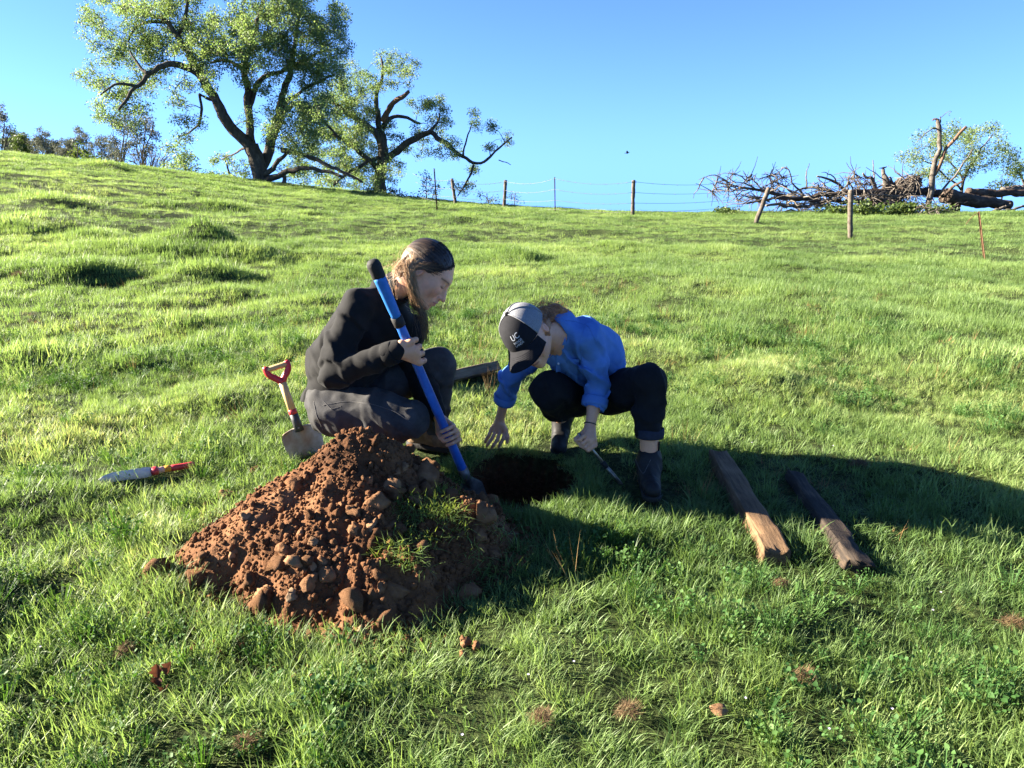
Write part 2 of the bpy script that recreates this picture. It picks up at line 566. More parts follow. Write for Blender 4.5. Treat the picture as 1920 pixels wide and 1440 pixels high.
GRASS_STOPS = [(0.0, (0.042, 0.085, 0.030)), (0.35, (0.105, 0.175, 0.052)), (0.65, (0.185, 0.270, 0.085)), (0.88, (0.275, 0.340, 0.125)), (1.0, (0.38, 0.36, 0.17))]
m_grass = leaf_mat('grass_blades', GRASS_STOPS, trans=0.46, tcol=(1.32, 1.32, 0.85), rough=0.5, spec=0.28, instancer=True)
m_forb = leaf_mat('herb_leaves', [(0.0, (0.028, 0.075, 0.018)), (0.5, (0.055, 0.125, 0.030)), (1.0, (0.11, 0.18, 0.05))], trans=0.35, tcol=(1.3, 1.3, 0.5), rough=0.6, spec=0.2, instancer=True)
m_straw = leaf_mat('dry_stalks', [(0.0, (0.10, 0.055, 0.022)), (0.5, (0.21, 0.125, 0.05)), (1.0, (0.36, 0.25, 0.11))], trans=0.25, tcol=(1.1, 1.0, 0.8), rough=0.7, spec=0.2, instancer=True)

def noop():
    pass
def scatter(name, pts, rot, scl, tint, idx, sources, mat, label, cat='grass'):
    """One object of stuff: tufts instanced on points by geometry nodes."""
    me = bpy.data.meshes.new(name)
    n = len(pts)
    me.vertices.add(n)
    me.vertices.foreach_set('co', np.asarray(pts, np.float32).ravel())
    for an, typ, dat in (('turn', 'FLOAT_VECTOR', rot), ('size', 'FLOAT_VECTOR', scl), ('tint', 'FLOAT', tint), ('pick', 'INT', idx)):
        a = me.attributes.new(an, typ, 'POINT')
        if typ == 'FLOAT_VECTOR':
            a.data.foreach_set('vector', np.asarray(dat, np.float32).ravel())
        elif typ == 'FLOAT':
            a.data.foreach_set('value', np.asarray(dat, np.float32))
        else:
            a.data.foreach_set('value', np.asarray(dat, np.int32))
    o = bpy.data.objects.new(name, me)
    COL.objects.link(o)
    ng = bpy.data.node_groups.new(name + '_scatter', 'GeometryNodeTree')
    ng.interface.new_socket('Geometry', in_out='INPUT', socket_type='NodeSocketGeometry')
    ng.interface.new_socket('Geometry', in_out='OUTPUT', socket_type='NodeSocketGeometry')
    nn, L = ng.nodes, ng.links
    gi, go = nn.new('NodeGroupInput'), nn.new('NodeGroupOutput')
    jn = nn.new('GeometryNodeJoinGeometry')
    for s in sources:
        oi = nn.new('GeometryNodeObjectInfo')
        oi.inputs['Object'].default_value = s
        oi.inputs['As Instance'].default_value = False
        g2 = nn.new('GeometryNodeGeometryToInstance')
        L.new(oi.outputs['Geometry'], g2.inputs[0])
        L.new(g2.outputs[0], jn.inputs[0])
    iop = nn.new('GeometryNodeInstanceOnPoints')
    L.new(gi.outputs[0], iop.inputs['Points'])
    L.new(jn.outputs[0], iop.inputs['Instance'])
    iop.inputs['Pick Instance'].default_value = True
    def named(n_, t):
        q = nn.new('GeometryNodeInputNamedAttribute')
        q.data_type = t
        q.inputs['Name'].default_value = n_
        return q.outputs['Attribute']
    L.new(named('pick', 'INT'), iop.inputs['Instance Index'])
    er = nn.new('FunctionNodeEulerToRotation')
    L.new(named('turn', 'FLOAT_VECTOR'), er.inputs[0])
    L.new(er.outputs[0], iop.inputs['Rotation'])
    L.new(named('size', 'FLOAT_VECTOR'), iop.inputs['Scale'])
    L.new(iop.outputs[0], go.inputs[0])
    md = o.modifiers.new('scatter', 'NODES')
    md.node_group = ng
    o.data.materials.append(mat)
    return tag(o, label, cat, kind='stuff')

def spread(r0, r1, dens, half=0.80):
    """Random points in the wedge in view between two distances."""
    n = int(dens * half * (r1 * r1 - r0 * r0))
    r = np.sqrt(rng.uniform(r0 * r0, r1 * r1, n))
    a = rng.uniform(-half, half, n)
    return r * np.sin(a), r * np.cos(a), r
def tilt_rot(x, y, amt=0.12):
    n = len(x)
    e = 0.05
    return np.stack([rng.normal(0, amt, n), rng.normal(0, amt, n), rng.uniform(0, 2 * np.pi, n)], 1)
def patch_tint(x, y):
    """Colour of the sward: broad patches of yellow-green and darker green."""
    return np.clip(0.36 + 0.22 * fbm(x / 1.1, y / 1.1, 0, 61, 3) + 0.10 * noise(x / 5, y / 5, 0, 66) + rng.normal(0, 0.07, len(x)), 0.0, 0.72)
def lush(x, y):
    return np.clip(1 + 0.55 * fbm(x / 0.45, y / 0.45, 0, 71, 2) + 0.25 * noise(x / 2.2, y / 2.2, 0, 77), 0.35, 2.0)
def hum_boost(x, y):
    b = np.zeros(len(x))
    for hx, hy, h, rad in _hum:
        q = ((x - hx) ** 2 + (y - hy) ** 2) / (rad * rad)
        b = np.maximum(b, np.exp(-q) * min(1.0, h / 0.2))
    return b
trample = []     # (x, y, radius): places where something lies or stands on the grass
def gaps(x, y, a, b_):
    """Where the sward is thin: fewer tufts stand in the hollows between clumps."""
    v = fbm(x / 0.23, y / 0.23, 0, 73, 2) + 0.5 * noise(x / 0.9, y / 0.9, 0, 74)
    return rng.uniform(0, 1, len(x)) < 0.42 + 0.58 * sstep(a, b_, v)
def keep_mask(x, y, s=1.0):
    k = soil_mask(x, y) < 0.35
    for tx, ty, tr in trample:
        k &= (x - tx) ** 2 + (y - ty) ** 2 > (tr * s) ** 2
    return k
def lower(x, y):
    """Grass is pressed flat close to things that stand on it."""
    f = np.ones(len(x))
    for tx, ty, tr in trample:
        f = np.minimum(f, 0.3 + 0.7 * sstep(1.0, 2.4, np.hypot(x - tx, y - ty) / tr))
    return f
def build_grass():
    near = [tuft('grass_tuft_source', 46, 0.055, 0.040, 0.095, 0.0027, m_grass, 0.45, 1.1, 4),
            tuft('grass_tuft_source', 46, 0.065, 0.035, 0.080, 0.0024, m_grass, 0.75, 1.3, 4),
            tuft('grass_tuft_source', 60, 0.075, 0.022, 0.055, 0.0028, m_grass, 0.9, 0.8, 3),
            tuft('grass_tuft_source', 36, 0.040, 0.055, 0.120, 0.0026, m_grass, 0.35, 1.0, 4),
            tuft('grass_tuft_source', 50, 0.070, 0.030, 0.085, 0.0036, m_grass, 0.6, 1.4, 4)]
    x, y, r = spread(0.9, 5.2, 860)
    k = keep_mask(x, y) & gaps(x, y, -0.55, 0.1)
    x, y, r = x[k], y[k], r[k]
    # tufts that hang over the rim of the pit
    ph = rng.uniform(0, 2 * np.pi, 230)
    er = rng.uniform(1.03, 1.18, 230)
    rx_, ry_ = PIT_C[0] + PIT_R[0] * er * np.cos(ph), PIT_C[1] + PIT_R[1] * er * np.sin(ph)
    okr = ~((rx_ < -0.10) & (ry_ < 2.78))
    x, y = np.r_[x, rx_[okr]], np.r_[y, ry_[okr]]
    r = np.hypot(x, y)
    lu = lush(x, y)
    s = 0.82 * (0.72 + 0.38 * lu) * rng.uniform(0.75, 1.25, len(x))
    s = s * (1 + 0.5 * hum_boost(x, y)) * (1 - 0.12 * sstep(3, 5, r)) * lower(x, y)
    S = np.stack([s * 0.95, s * 0.95, s * rng.uniform(0.42, 0.85, len(x))], 1)
    pick = rng.choice(5, len(x), p=[0.26, 0.24, 0.24, 0.12, 0.14])
    scatter('grass', np.stack([x, y, base_ground(x, y) + bumps(x, y)], 1), tilt_rot(x, y, 0.16), S, np.clip(patch_tint(x, y) + 0.07, 0, 0.74), pick, near, m_grass, 'lush green grass of the near pasture round the dug pit')
    # farther sward: wider blades, larger tufts
    mid = [tuft('grass_tuft_source', 44, 0.11, 0.035, 0.085, 0.0048, m_grass, 0.5, 1.0, 3),
           tuft('grass_tuft_source', 44, 0.12, 0.030, 0.070, 0.0048, m_grass, 0.8, 1.0, 3),
           tuft('grass_tuft_source', 34, 0.09, 0.050, 0.110, 0.0044, m_grass, 0.4, 0.9, 3)]
    x1, y1, r1 = spread(5.0, 13, 250, 0.74)
    x2, y2, r2 = spread(13, 50, 46, 0.74)
    x, y, r = np.r_[x1, x2], np.r_[y1, y2], np.r_[r1, r2]
    k = gaps(x, y, -0.6, 0.15) | (rng.uniform(0, 1, len(x)) < sstep(6, 14, r))
    x, y, r = x[k], y[k], r[k]
    big = np.where(r < 13, 1.0, 1.0 + 0.055 * np.minimum(r - 13, 22))
    lu = lush(x, y)
    s = (0.42 + 0.38 * lu) * rng.uniform(0.75, 1.25, len(x)) * (1 + 0.9 * hum_boost(x, y))
    S = np.stack([s * big, s * big, s * rng.uniform(0.8, 1.15, len(x)) * (0.78 + 0.22 * big)], 1)
    scatter('grass', np.stack([x, y, ground(x, y)], 1), tilt_rot(x, y, 0.12), S, np.clip(patch_tint(x, y) * 0.85 + 0.03, 0, 0.62), rng.choice(3, len(x), p=[0.42, 0.36, 0.22]), mid, m_grass,
            'bright green grass of the far pasture up to the hill crest')
    # herbs among the grass
    fo = [rosette('herb_source', 40, 0.05, m_forb, 0.0032, 0.040), rosette('herb_source', 34, 0.045, m_forb, 0.0042, 0.045), rosette('herb_source', 60, 0.06, m_forb, 0.0026, 0.045)]
    x, y, r = spread(0.9, 6.5, 80)
    k = keep_mask(x, y, 1.1) & (fbm(x / 0.5, y / 0.5, 0, 81, 2) > 0.02)
    x, y = x[k], y[k]
    s = rng.uniform(0.7, 1.35, len(x))
    scatter('clover', np.stack([x, y, ground(x, y) + 0.012], 1), tilt_rot(x, y, 0.2), np.stack([s, s, s], 1), rng.uniform(0, 0.65, len(x)), rng.integers(0, 3, len(x)), fo, m_forb,
            'broad leaved clover and herbs growing among the near grass', 'clover')
    # dead stalks and thatch
    st = [tuft('dry_grass_source', 16, 0.05, 0.04, 0.11, 0.0022, m_straw, 0.9, 0.8, 3), tuft('dry_grass_source', 9, 0.03, 0.10, 0.17, 0.0018, m_straw, 0.25, 0.3, 3),
          tuft('dry_grass_source', 40, 0.06, 0.015, 0.05, 0.0026, m_straw, 1.2, 0.8, 3)]
    x, y, r = spread(0.9, 9, 26)
    k = keep_mask(x, y) & (fbm(x / 0.7, y / 0.7, 0, 91, 2) > 0.1)
    x, y = x[k], y[k]
    s = rng.uniform(0.6, 1.2, len(x))
    scatter('dry_grass', np.stack([x, y, ground(x, y)], 1), tilt_rot(x, y, 0.2), np.stack([s, s, s], 1), rng.uniform(0, 0.7, len(x)), rng.choice(3, len(x), p=[0.35, 0.2, 0.45]), st, m_straw,
            'dead straw coloured stalks scattered among the green grass', 'dry grass')

# ------------------------------------------------------------------ the heap of dug soil
m_soil = noisy('red_soil', [(0.28, (0.030, 0.0135, 0.0065)), (0.44, (0.095, 0.043, 0.019)), (0.58, (0.140, 0.066, 0.030)), (0.78, (0.215, 0.112, 0.056))], scale=4.5, detail=10, rough=0.97, spec=0.12, bump=0.9, bump_scale=95, bump_dist=0.008)
m_clod = noisy('clod_soil', [(0.2, (0.070, 0.033, 0.015)), (0.5, (0.150, 0.076, 0.037)), (0.8, (0.24, 0.138, 0.073))], scale=16, detail=10, rough=0.97, spec=0.1, bump=0.9, bump_scale=70, bump_dist=0.006)
m_stone = noisy('tan_stone', [(0.2, (0.10, 0.050, 0.023)), (0.5, (0.19, 0.106, 0.054)), (0.8, (0.29, 0.185, 0.105))], scale=14, detail=10, rough=0.95, spec=0.1, bump=0.7, bump_scale=60, bump_dist=0.005)
m_grey = noisy('grey_stone', [(0.2, (0.11, 0.065, 0.035)), (0.55, (0.20, 0.135, 0.082)), (0.8, (0.30, 0.23, 0.155))], scale=18, detail=8, rough=0.95, spec=0.1, bump=0.6, bump_scale=70, bump_dist=0.004)

pile = thing('soil_pile', (MND_C[0], MND_C[1], gz(*MND_C)), 'red-brown heap of dug soil, clods and stones in front of the pit', 'soil pile')
hx = np.arange(-1.35, 0.22, 0.0055)
hy = np.arange(1.45, 2.90, 0.0055)
HX, HY = np.meshgrid(hx, hy, indexing='ij')
HH = mound_h(HX, HY)
gzz = base_ground(HX, HY) + bumps(HX, HY)
cut = sstep(1.0, 1.12, pit_e(HX, HY))
HH = HH * cut - 0.03 * (1 - cut)
HZ = gzz + HH
keep = HH > -0.012
i, j = np.meshgrid(np.arange(len(hx) - 1), np.arange(len(hy) - 1), indexing='ij')
ok = keep[:-1, :-1] & keep[1:, :-1] & keep[:-1, 1:] & keep[1:, 1:] & (pit_e(HX, HY)[:-1, :-1] > 1.0)
n2 = len(hy)
Q = np.stack([i * n2 + j, (i + 1) * n2 + j, (i + 1) * n2 + j + 1, i * n2 + j + 1], -1)[ok]
used = np.unique(Q)
remap = np.full(HX.size, -1)
remap[used] = np.arange(len(used))
mb = MB()
mb.add(np.stack([HX, HY, HZ], -1).reshape(-1, 3)[used], remap[Q])
mb.build('loose_soil', m_soil, pile)
def pile_z(x, y):
    return gz(x, y) + max(float(mound_h(np.array([x]), np.array([y]))[0]), 0.0)
def on_pile(px, py):
    d = ray(px, py)
    s = 1.0
    o = np.array([0, 0, EYE])
    S = np.arange(1.2, 4.5, 0.004)
    P = o + d * S[:, None]
    Z = base_ground(P[:, 0], P[:, 1]) + bumps(P[:, 0], P[:, 1]) + np.maximum(mound_h(P[:, 0], P[:, 1]), 0)
    k = np.argmax(P[:, 2] < Z)
    return P[k]
def stone_mesh(name, dims, mat, seed, sub=3, rough=0.22, block=0.0):
    v, f = ICO[sub]
    r = 1 + rough * 1.3 * fbm(v[:, 0] * 1.3, v[:, 1] * 1.3, v[:, 2] * 1.3, seed, 2) + rough * 1.0 * fbm(v[:, 0] * 3.0, v[:, 1] * 3.0, v[:, 2] * 3.0, seed + 5, 3) - rough * 0.5 * np.abs(fbm(v[:, 0] * 7, v[:, 1] * 7, v[:, 2] * 7, seed + 8, 2))
    w = v * r[:, None]
    if block:
        rs = np.random.default_rng(seed)
        for _ in range(6):                  # a few flat faces
            nrm = unit(rs.normal(size=3))
            dd = w @ nrm - rs.uniform(0.5, 0.75)
            w = w - np.maximum(dd, 0)[:, None] * nrm * block
    mb = MB()
    mb.add(w * np.asarray(dims), f)
    me = mb.mesh(name, True)
    me.materials.append(mat)
    return me
def put(name, me, loc, rot, parent, scale=1.0):
    o = bpy.data.objects.new(name, me)
    COL.objects.link(o)
    o.location = Vector([float(c) for c in loc])
    o.rotation_euler = rot
    o.scale = (scale,) * 3
    if parent is not None:
        adopt(o, parent)
    return o
# stones and lumps one can pick out: (px, py, width px, height px, tilt, material, blockiness, sink)
for k, (px, py, w, h, tilt, mt, blk, sink) in enumerate([
        (800, 896, 68, 62, -0.3, m_clod, 0.3, 0.25), (736, 916, 50, 34, 0.6, m_stone, 0.8, 0.3), (710, 940, 52, 42, 0.1, m_clod, 0.3, 0.35), (697, 985, 34, 34, 0.2, m_stone, 0.9, 0.35),
        (668, 990, 40, 44, 0.0, m_clod, 0.5, 0.5), (556, 900, 44, 44, -0.5, m_soil, 0.2, 0.62), (556, 1052, 48, 28, 0.5, m_stone, 0.6, 0.3), (585, 1088, 36, 40, 0.2, m_clod, 0.5, 0.3),
        (612, 1078, 34, 44, 0.1, m_clod, 0.4, 0.3), (497, 1112, 54, 42, -0.4, m_stone, 0.5, 0.35), (612, 1196, 58, 24, -0.3, m_stone, 0.5, 0.3), (679, 1187, 46, 20, 0.6, m_grey, 0.7, 0.15),
        (645, 1172, 30, 20, 0.0, m_clod, 0.3, 0.3), (560, 1192, 34, 26, 0.2, m_clod, 0.4, 0.3), (884, 1108, 62, 40, 0.1, m_clod, 0.4, 0.35), (845, 1112, 34, 36, 0.1, m_clod, 0.4, 0.4),
        (740, 1106, 58, 52, 0.3, m_clod, 0.5, 0.4), (714, 1104, 22, 30, 0.1, m_clod, 0.4, 0.3), (436, 1035, 22, 26, 0.2, m_stone, 0.6, 0.4), (422, 928, 44, 34, -0.4, m_stone, 0.4, 0.5),
        (563, 1000, 20, 22, 0.2, m_stone, 0.4, 0.3), (590, 1015, 34, 16, 0.2, m_stone, 0.5, 0.4), (758, 876, 20, 24, 0.0, m_stone, 0.5, 0.3), (744, 886, 20, 20, 0.0, m_clod, 0.5, 0.3),
        (533, 1030, 34, 30, 0.0, m_clod, 0.3, 0.45), (545, 1118, 30, 34, 0.2, m_grey, 0.7, 0.3), (390, 945, 26, 22, 0.1, m_clod, 0.3, 0.4), (478, 884, 30, 24, 0.1, m_clod, 0.3, 0.4),
        (905, 960, 48, 60, 0.2, m_clod, 0.5, 0.45), (925, 940, 40, 50, -0.2, m_clod, 0.5, 0.45), (895, 1000, 40, 34, 0.1, m_clod, 0.5, 0.4), (925, 1040, 30, 24, 0.1, m_clod, 0.5, 0.3),
        (520, 1052, 26, 22, 0.1, m_clod, 0.4, 0.4), (604, 1050, 24, 22, 0.1, m_clod, 0.4, 0.3), (588, 1062, 18, 20, 0.0, m_stone, 0.5, 0.3), (575, 1095, 40, 44, 0.1, m_clod, 0.5, 0.3), (660, 955, 24, 20, 0, m_clod, .4, .4),
        (640, 945, 18, 18, 0, m_clod, .4, .4), (690, 900, 24, 20, 0, m_clod, .4, .4), (465, 965, 34, 20, .5, m_stone, .6, .6), (780, 935, 30, 24, 0.1, m_clod, 0.4, 0.35), (735, 985, 24, 26, 0.1, m_stone, 0.6, 0.35)]):
    p = on_pile(px, py + h * 0.18)
    s = wpp(p[1]) * 0.92
    me = stone_mesh('stone', (w * s * 0.5, (w + h) * 0.25 * s, h * s * 0.55), mt, 200 + k, 3, 0.24, min(1.0, blk * 1.5 + 0.2))
    q = p + np.array([0, 0.25 * (w + h) * 0.25 * s, h * s * 0.55 * (0.55 - sink * 1.1)])
    put('stone', me, q, (random.uniform(-0.2, 0.2), tilt, random.uniform(-0.5, 0.5)), pile)
# clods: alike pieces in a loop sharing a few meshes; the larger ones roll to the foot
clods = [stone_mesh('soil_clod', (1, random.uniform(0.75, 1), random.uniform(0.6, 0.9)), m_clod if k % 3 else m_soil, 300 + k, 2, 0.34, 0.9) for k in range(8)]
placed, tries = 0, 0
while placed < 215 and tries < 6000:
    tries += 1
    a, rr = random.uniform(0, 2 * math.pi), math.sqrt(random.uniform(0.03, 1.15))
    R = float(np.interp(a, _mphi, _mrad))
    x, y = MND_C[0] + R * rr * math.cos(a), MND_C[1] + R * rr * math.sin(a)
    fine = x < -0.60 and y > 1.98
    if pit_e(x, y) < 1.15 or y > 2.55 or (fine and random.random() < 0.9):
        continue
    s = 0.0068 * random.paretovariate(1.9)
    s = min(s, 0.034) * (0.85 + 0.6 * rr) * (0.75 if fine else 1)
    put('soil_clod', random.choice(clods), (x, y, pile_z(x, y) + s * 0.25), (random.uniform(0, 6), random.uniform(0, 6), random.uniform(0, 6)), pile, s)
    placed += 1
# crumbs: too many and too small to pick apart
v1, f1 = ICO[1]
mb = MB()
for _ in range(13000):
    a, rr = random.uniform(0, 2 * math.pi), math.sqrt(random.uniform(0.0, 1.6))
    R = float(np.interp(a, _mphi, _mrad))
    x, y = MND_C[0] + R * rr * math.cos(a), MND_C[1] + R * rr * math.sin(a)
    if pit_e(x, y) < 1.12 or y > 2.62 or (x < -0.7 and y > 2.1 and random.random() < 0.4):
        continue
    s = min(0.0030 * random.paretovariate(2.5), 0.012)
    w = v1 * (1 + rng.uniform(-0.3, 0.3, (len(v1), 1))) * s * rng.uniform(0.7, 1.2, 3)
    mb.add(w + np.array([x, y, s * 0.3]), f1)
vv = np.concatenate(mb.v)
base = np.array([0.0] * len(vv))
hz = base_ground(vv[:, 0], vv[:, 1]) + bumps(vv[:, 0], vv[:, 1])
cent = np.repeat(np.concatenate([b.mean(0, keepdims=True) for b in mb.v]), len(v1), 0)
hz = base_ground(cent[:, 0], cent[:, 1]) + bumps(cent[:, 0], cent[:, 1]) + np.maximum(mound_h(cent[:, 0], cent[:, 1]), 0)
vv[:, 2] += hz.astype(np.float32)
mb.v = [vv]
tag(mb.build('soil_crumbs', m_soil, pile), kind='stuff')
# sods of turf turned over on the heap
def sod(px, py, w, n, nm):
    p = on_pile(px, py)
    mb = MB()
    for _ in range(n):
        a, r = random.uniform(0, 6.28), w * math.sqrt(random.random())
        x, y = p[0] + r * math.cos(a), p[1] + 0.6 * r * math.sin(a)
        az = random.gauss(-1.6, 0.9)
        blade(mb, (x, y, pile_z(x, y) - 0.004), random.uniform(0.03, 0.085), random.uniform(0.002, 0.004), abs(random.gauss(0.9, 0.4)), az, random.uniform(0.2, 1.0), random.uniform(0, 1), 3)
    tag(mb.build('grass_sod', m_sod, pile, attr='rnd'), kind='stuff')
m_sod = leaf_mat('sod_blades', GRASS_STOPS, trans=0.4, tcol=(1.5, 1.35, 0.55), rough=0.42, spec=0.4, noise_scale=6)
for a in [(800, 955, 0.095, 380, 0), (835, 925, 0.08, 280, 0), (830, 960, 0.07, 220, 0), (780, 1010, 0.07, 200, 0), (765, 985, 0.06, 130, 0), (735, 1035, 0.07, 170, 0), (770, 1050, 0.05, 90, 0), (960, 960, 0.05, 60, 0), (945, 1010, 0.07, 150, 0), (850, 985, 0.06, 120, 0), (905, 1065, 0.06, 140, 0)]:
    sod(*a)

# ------------------------------------------------------------------ smooth solids for bodies and clothes
class Solid:
    """A signed distance built from rounded shapes, meshed as one continuous surface."""
    def __init__(self, k=0.02):
        self.p, self.k, self.disp, self.cuts = [], k, None, []
    def cone(self, a, b, ra, rb, k=None, sub=False):
        self.p.append(('c', np.asarray(a, float), np.asarray(b, float), float(ra), float(rb), self.k if k is None else k, sub))
        return self
    def chain(self, pts, rs, k=None, sub=False):
        for q in range(len(pts) - 1):
            self.cone(pts[q], pts[q + 1], rs[q], rs[q + 1], k, sub)
        return self
    def ball(self, c, r, k=None, sub=False):
        return self.cone(c, np.asarray(c, float) + 1e-4, r, r, k, sub)
    def ell(self, c, radii, axes=None, k=None, sub=False):
        self.p.append(('e', np.asarray(c, float), np.asarray(radii, float), np.eye(3) if axes is None else np.asarray(axes, float), None, self.k if k is None else k, sub))
        return self
    def plane(self, c, n):
        """Cut away everything on the side n points to."""
        self.cuts.append((np.asarray(c, float), unit(np.asarray(n, float))))
        return self
    @staticmethod
    def _d(pr, X):
        if pr[0] == 'c':
            _, a, b, ra, rb = pr[:5]
            ba = b - a
            t = np.clip((X - a) @ ba / (ba @ ba), 0, 1)
            return np.linalg.norm(X - a - t[:, None] * ba, axis=1) - (ra + (rb - ra) * t)
        _, c, R, A = pr[:4]
        q = (X - c) @ A.T
        k0 = np.linalg.norm(q / R, axis=1)
        k1 = np.linalg.norm(q / (R * R), axis=1)
        return np.where(k0 < 1e-6, -R.min(), k0 * (k0 - 1) / np.maximum(k1, 1e-9))
    def ev(self, X, sel=None, full=True):
        d = np.full(len(X), 1e3)
        for q in (range(len(self.p)) if sel is None else sel):
            pr = self.p[q]
            k, sub = pr[5], pr[6]
            e = self._d(pr, X)
            if sub:
                h = np.clip(0.5 - 0.5 * (d + e) / max(k, 1e-5), 0, 1)
                d = d * (1 - h) - e * h + k * h * (1 - h)
            else:
                h = np.clip(0.5 + 0.5 * (e - d) / max(k, 1e-5), 0, 1)
                d = e * (1 - h) + d * h - k * h * (1 - h)
                d = np.where(d > 500, e, d)
        if full and self.disp is not None:
            m = np.abs(d) < 0.035
            if m.any():
                d[m] += self.disp(X[m])
        for c, n in self.cuts:
            d = np.maximum(d, (X - c) @ n)
        return d
    def mesh(self, res, name, mat, parent, colour=None, smooth=2, B=12, origin=None):
        lo, hi = np.full(3, 1e9), np.full(3, -1e9)
        for pr in self.p:
            if pr[6]:
                continue
            if pr[0] == 'c':
                for c, r in ((pr[1], pr[3]), (pr[2], pr[4])):
                    lo, hi = np.minimum(lo, c - r), np.maximum(hi, c + r)
            else:
                lo, hi = np.minimum(lo, pr[1] - pr[2].max()), np.maximum(hi, pr[1] + pr[2].max())
        lo -= 0.03
        hi += 0.03
        nb = np.ceil((hi - lo) / (res * B)).astype(int)
        g = np.stack(np.meshgrid(*[np.arange(q) for q in nb], indexing='ij'), -1).reshape(-1, 3)
        half = res * B / 2
        C = lo + (g + 0.5) * res * B
        D = np.stack([self._d(pr, C) for pr in self.p], 1)
        add = np.array([not pr[6] for pr in self.p])
        dmin = np.where(add, D, 1e3).min(1)
        diag = half * 1.7321
        act = np.nonzero((dmin < diag + 0.03) & (dmin > -diag - 0.16))[0]
        keep_disp, self.disp = self.disp, None
        dc = self.ev(C[act])
        self.disp = keep_disp
        act = act[np.abs(dc) < diag * 1.3 + (0.018 if keep_disp is not None else 0.004)]
        l = np.arange(B + 1)
        LI = np.stack(np.meshgrid(l, l, l, indexing='ij'), -1).reshape(-1, 3)
        nc = nb * B + 1
        cv, cid, qs = [], [], []
        cell = np.stack(np.meshgrid(*[np.arange(B)] * 3, indexing='ij'), -1).reshape(-1, 3)
        corner = np.array([[a, b, c] for a in (0, 1) for b in (0, 1) for c in (0, 1)])
        edges = [(p_, q_) for p_ in range(8) for q_ in range(p_ + 1, 8) if np.abs(corner[p_] - corner[q_]).sum() == 1]
        for bi in act:
            sel = [q for q in range(len(self.p)) if D[bi, q] < (max(dmin[bi], 0) + 2 * diag + 0.06 if add[q] else diag + 0.03)]
            X = lo + (g[bi] * B + LI) * res
            d = self.ev(X, sel).reshape(B + 1, B + 1, B + 1)
            if d.min() > 0 or d.max() < 0:
                continue
            s = d < 0
            S8 = np.stack([s[a:a + B, b:b + B, c:c + B] for a, b, c in corner], -1)
            cnt = S8.sum(-1)
            ai = np.argwhere((cnt > 0) & (cnt < 8))
            if len(ai) == 0:
                continue
            d8 = np.stack([d[ai[:, 0] + a, ai[:, 1] + b, ai[:, 2] + c] for a, b, c in corner], -1)
            acc, num = np.zeros((len(ai), 3)), np.zeros(len(ai))
            for p_, q_ in edges:
                m = (d8[:, p_] < 0) != (d8[:, q_] < 0)
                t = d8[:, p_] / np.where(m, d8[:, p_] - d8[:, q_], 1)
                acc += np.where(m[:, None], corner[p_] + t[:, None] * (corner[q_] - corner[p_]), 0)
                num += m
            gc = g[bi] * B + ai
            cv.append(lo + (gc + acc / num[:, None]) * res)
            cid.append((gc[:, 0] * nc[1] + gc[:, 1]) * nc[2] + gc[:, 2])
            for ax in range(3):
                sh = [slice(0, B)] * 3
                s0 = s[:B, :B, :B]
                sh[ax] = slice(1, B + 1)
                s1 = s[tuple(sh)]
                e = np.argwhere(s0 != s1)
                if len(e) == 0:
                    continue
                inside = s0[e[:, 0], e[:, 1], e[:, 2]]
                ge = g[bi] * B + e
                u, v = (ax + 1) % 3, (ax + 2) % 3
                q4 = []
                for du, dv in ((-1, -1), (0, -1), (0, 0), (-1, 0)):
                    t = ge.copy()
                    t[:, u] += du
                    t[:, v] += dv
                    q4.append((t[:, 0] * nc[1] + t[:, 1]) * nc[2] + t[:, 2])
                q4 = np.stack(q4, 1)
                q4[~inside] = q4[~inside][:, ::-1]
                qs.append(q4)
        V, ID, QF = np.concatenate(cv), np.concatenate(cid), np.concatenate(qs)
        o = np.argsort(ID)
        V, ID = V[o], ID[o]
        ix = np.searchsorted(ID, QF)
        ix = np.clip(ix, 0, len(ID) - 1)
        good = (ID[ix] == QF).all(1)
        F = ix[good]
        for _ in range(smooth):                       # even out the lattice
            acc, num = np.zeros_like(V), np.zeros(len(V))
            for a in range(4):
                np.add.at(acc, F[:, a], V[F[:, (a + 1) % 4]])
                np.add.at(num, F[:, a], 1)
            num = np.maximum(num, 1)
            V = 0.5 * V + 0.5 * acc / num[:, None]
        mb = MB()
        mb.add(V, F)
        me = mb.mesh(name, True)
        if colour is not None:
            ca = me.color_attributes.new('tone', 'FLOAT_COLOR', 'POINT')
            c4 = np.ones((len(V), 4), np.float32)
            c4[:, :3] = colour(V)
            ca.data.foreach_set('color', c4.ravel())
        me.materials.append(mat)
        ob = bpy.data.objects.new(name, me)
        COL.objects.link(ob)
        if parent is not None:
            ob.parent = parent
            ob.location = -world_loc(parent)
        return ob
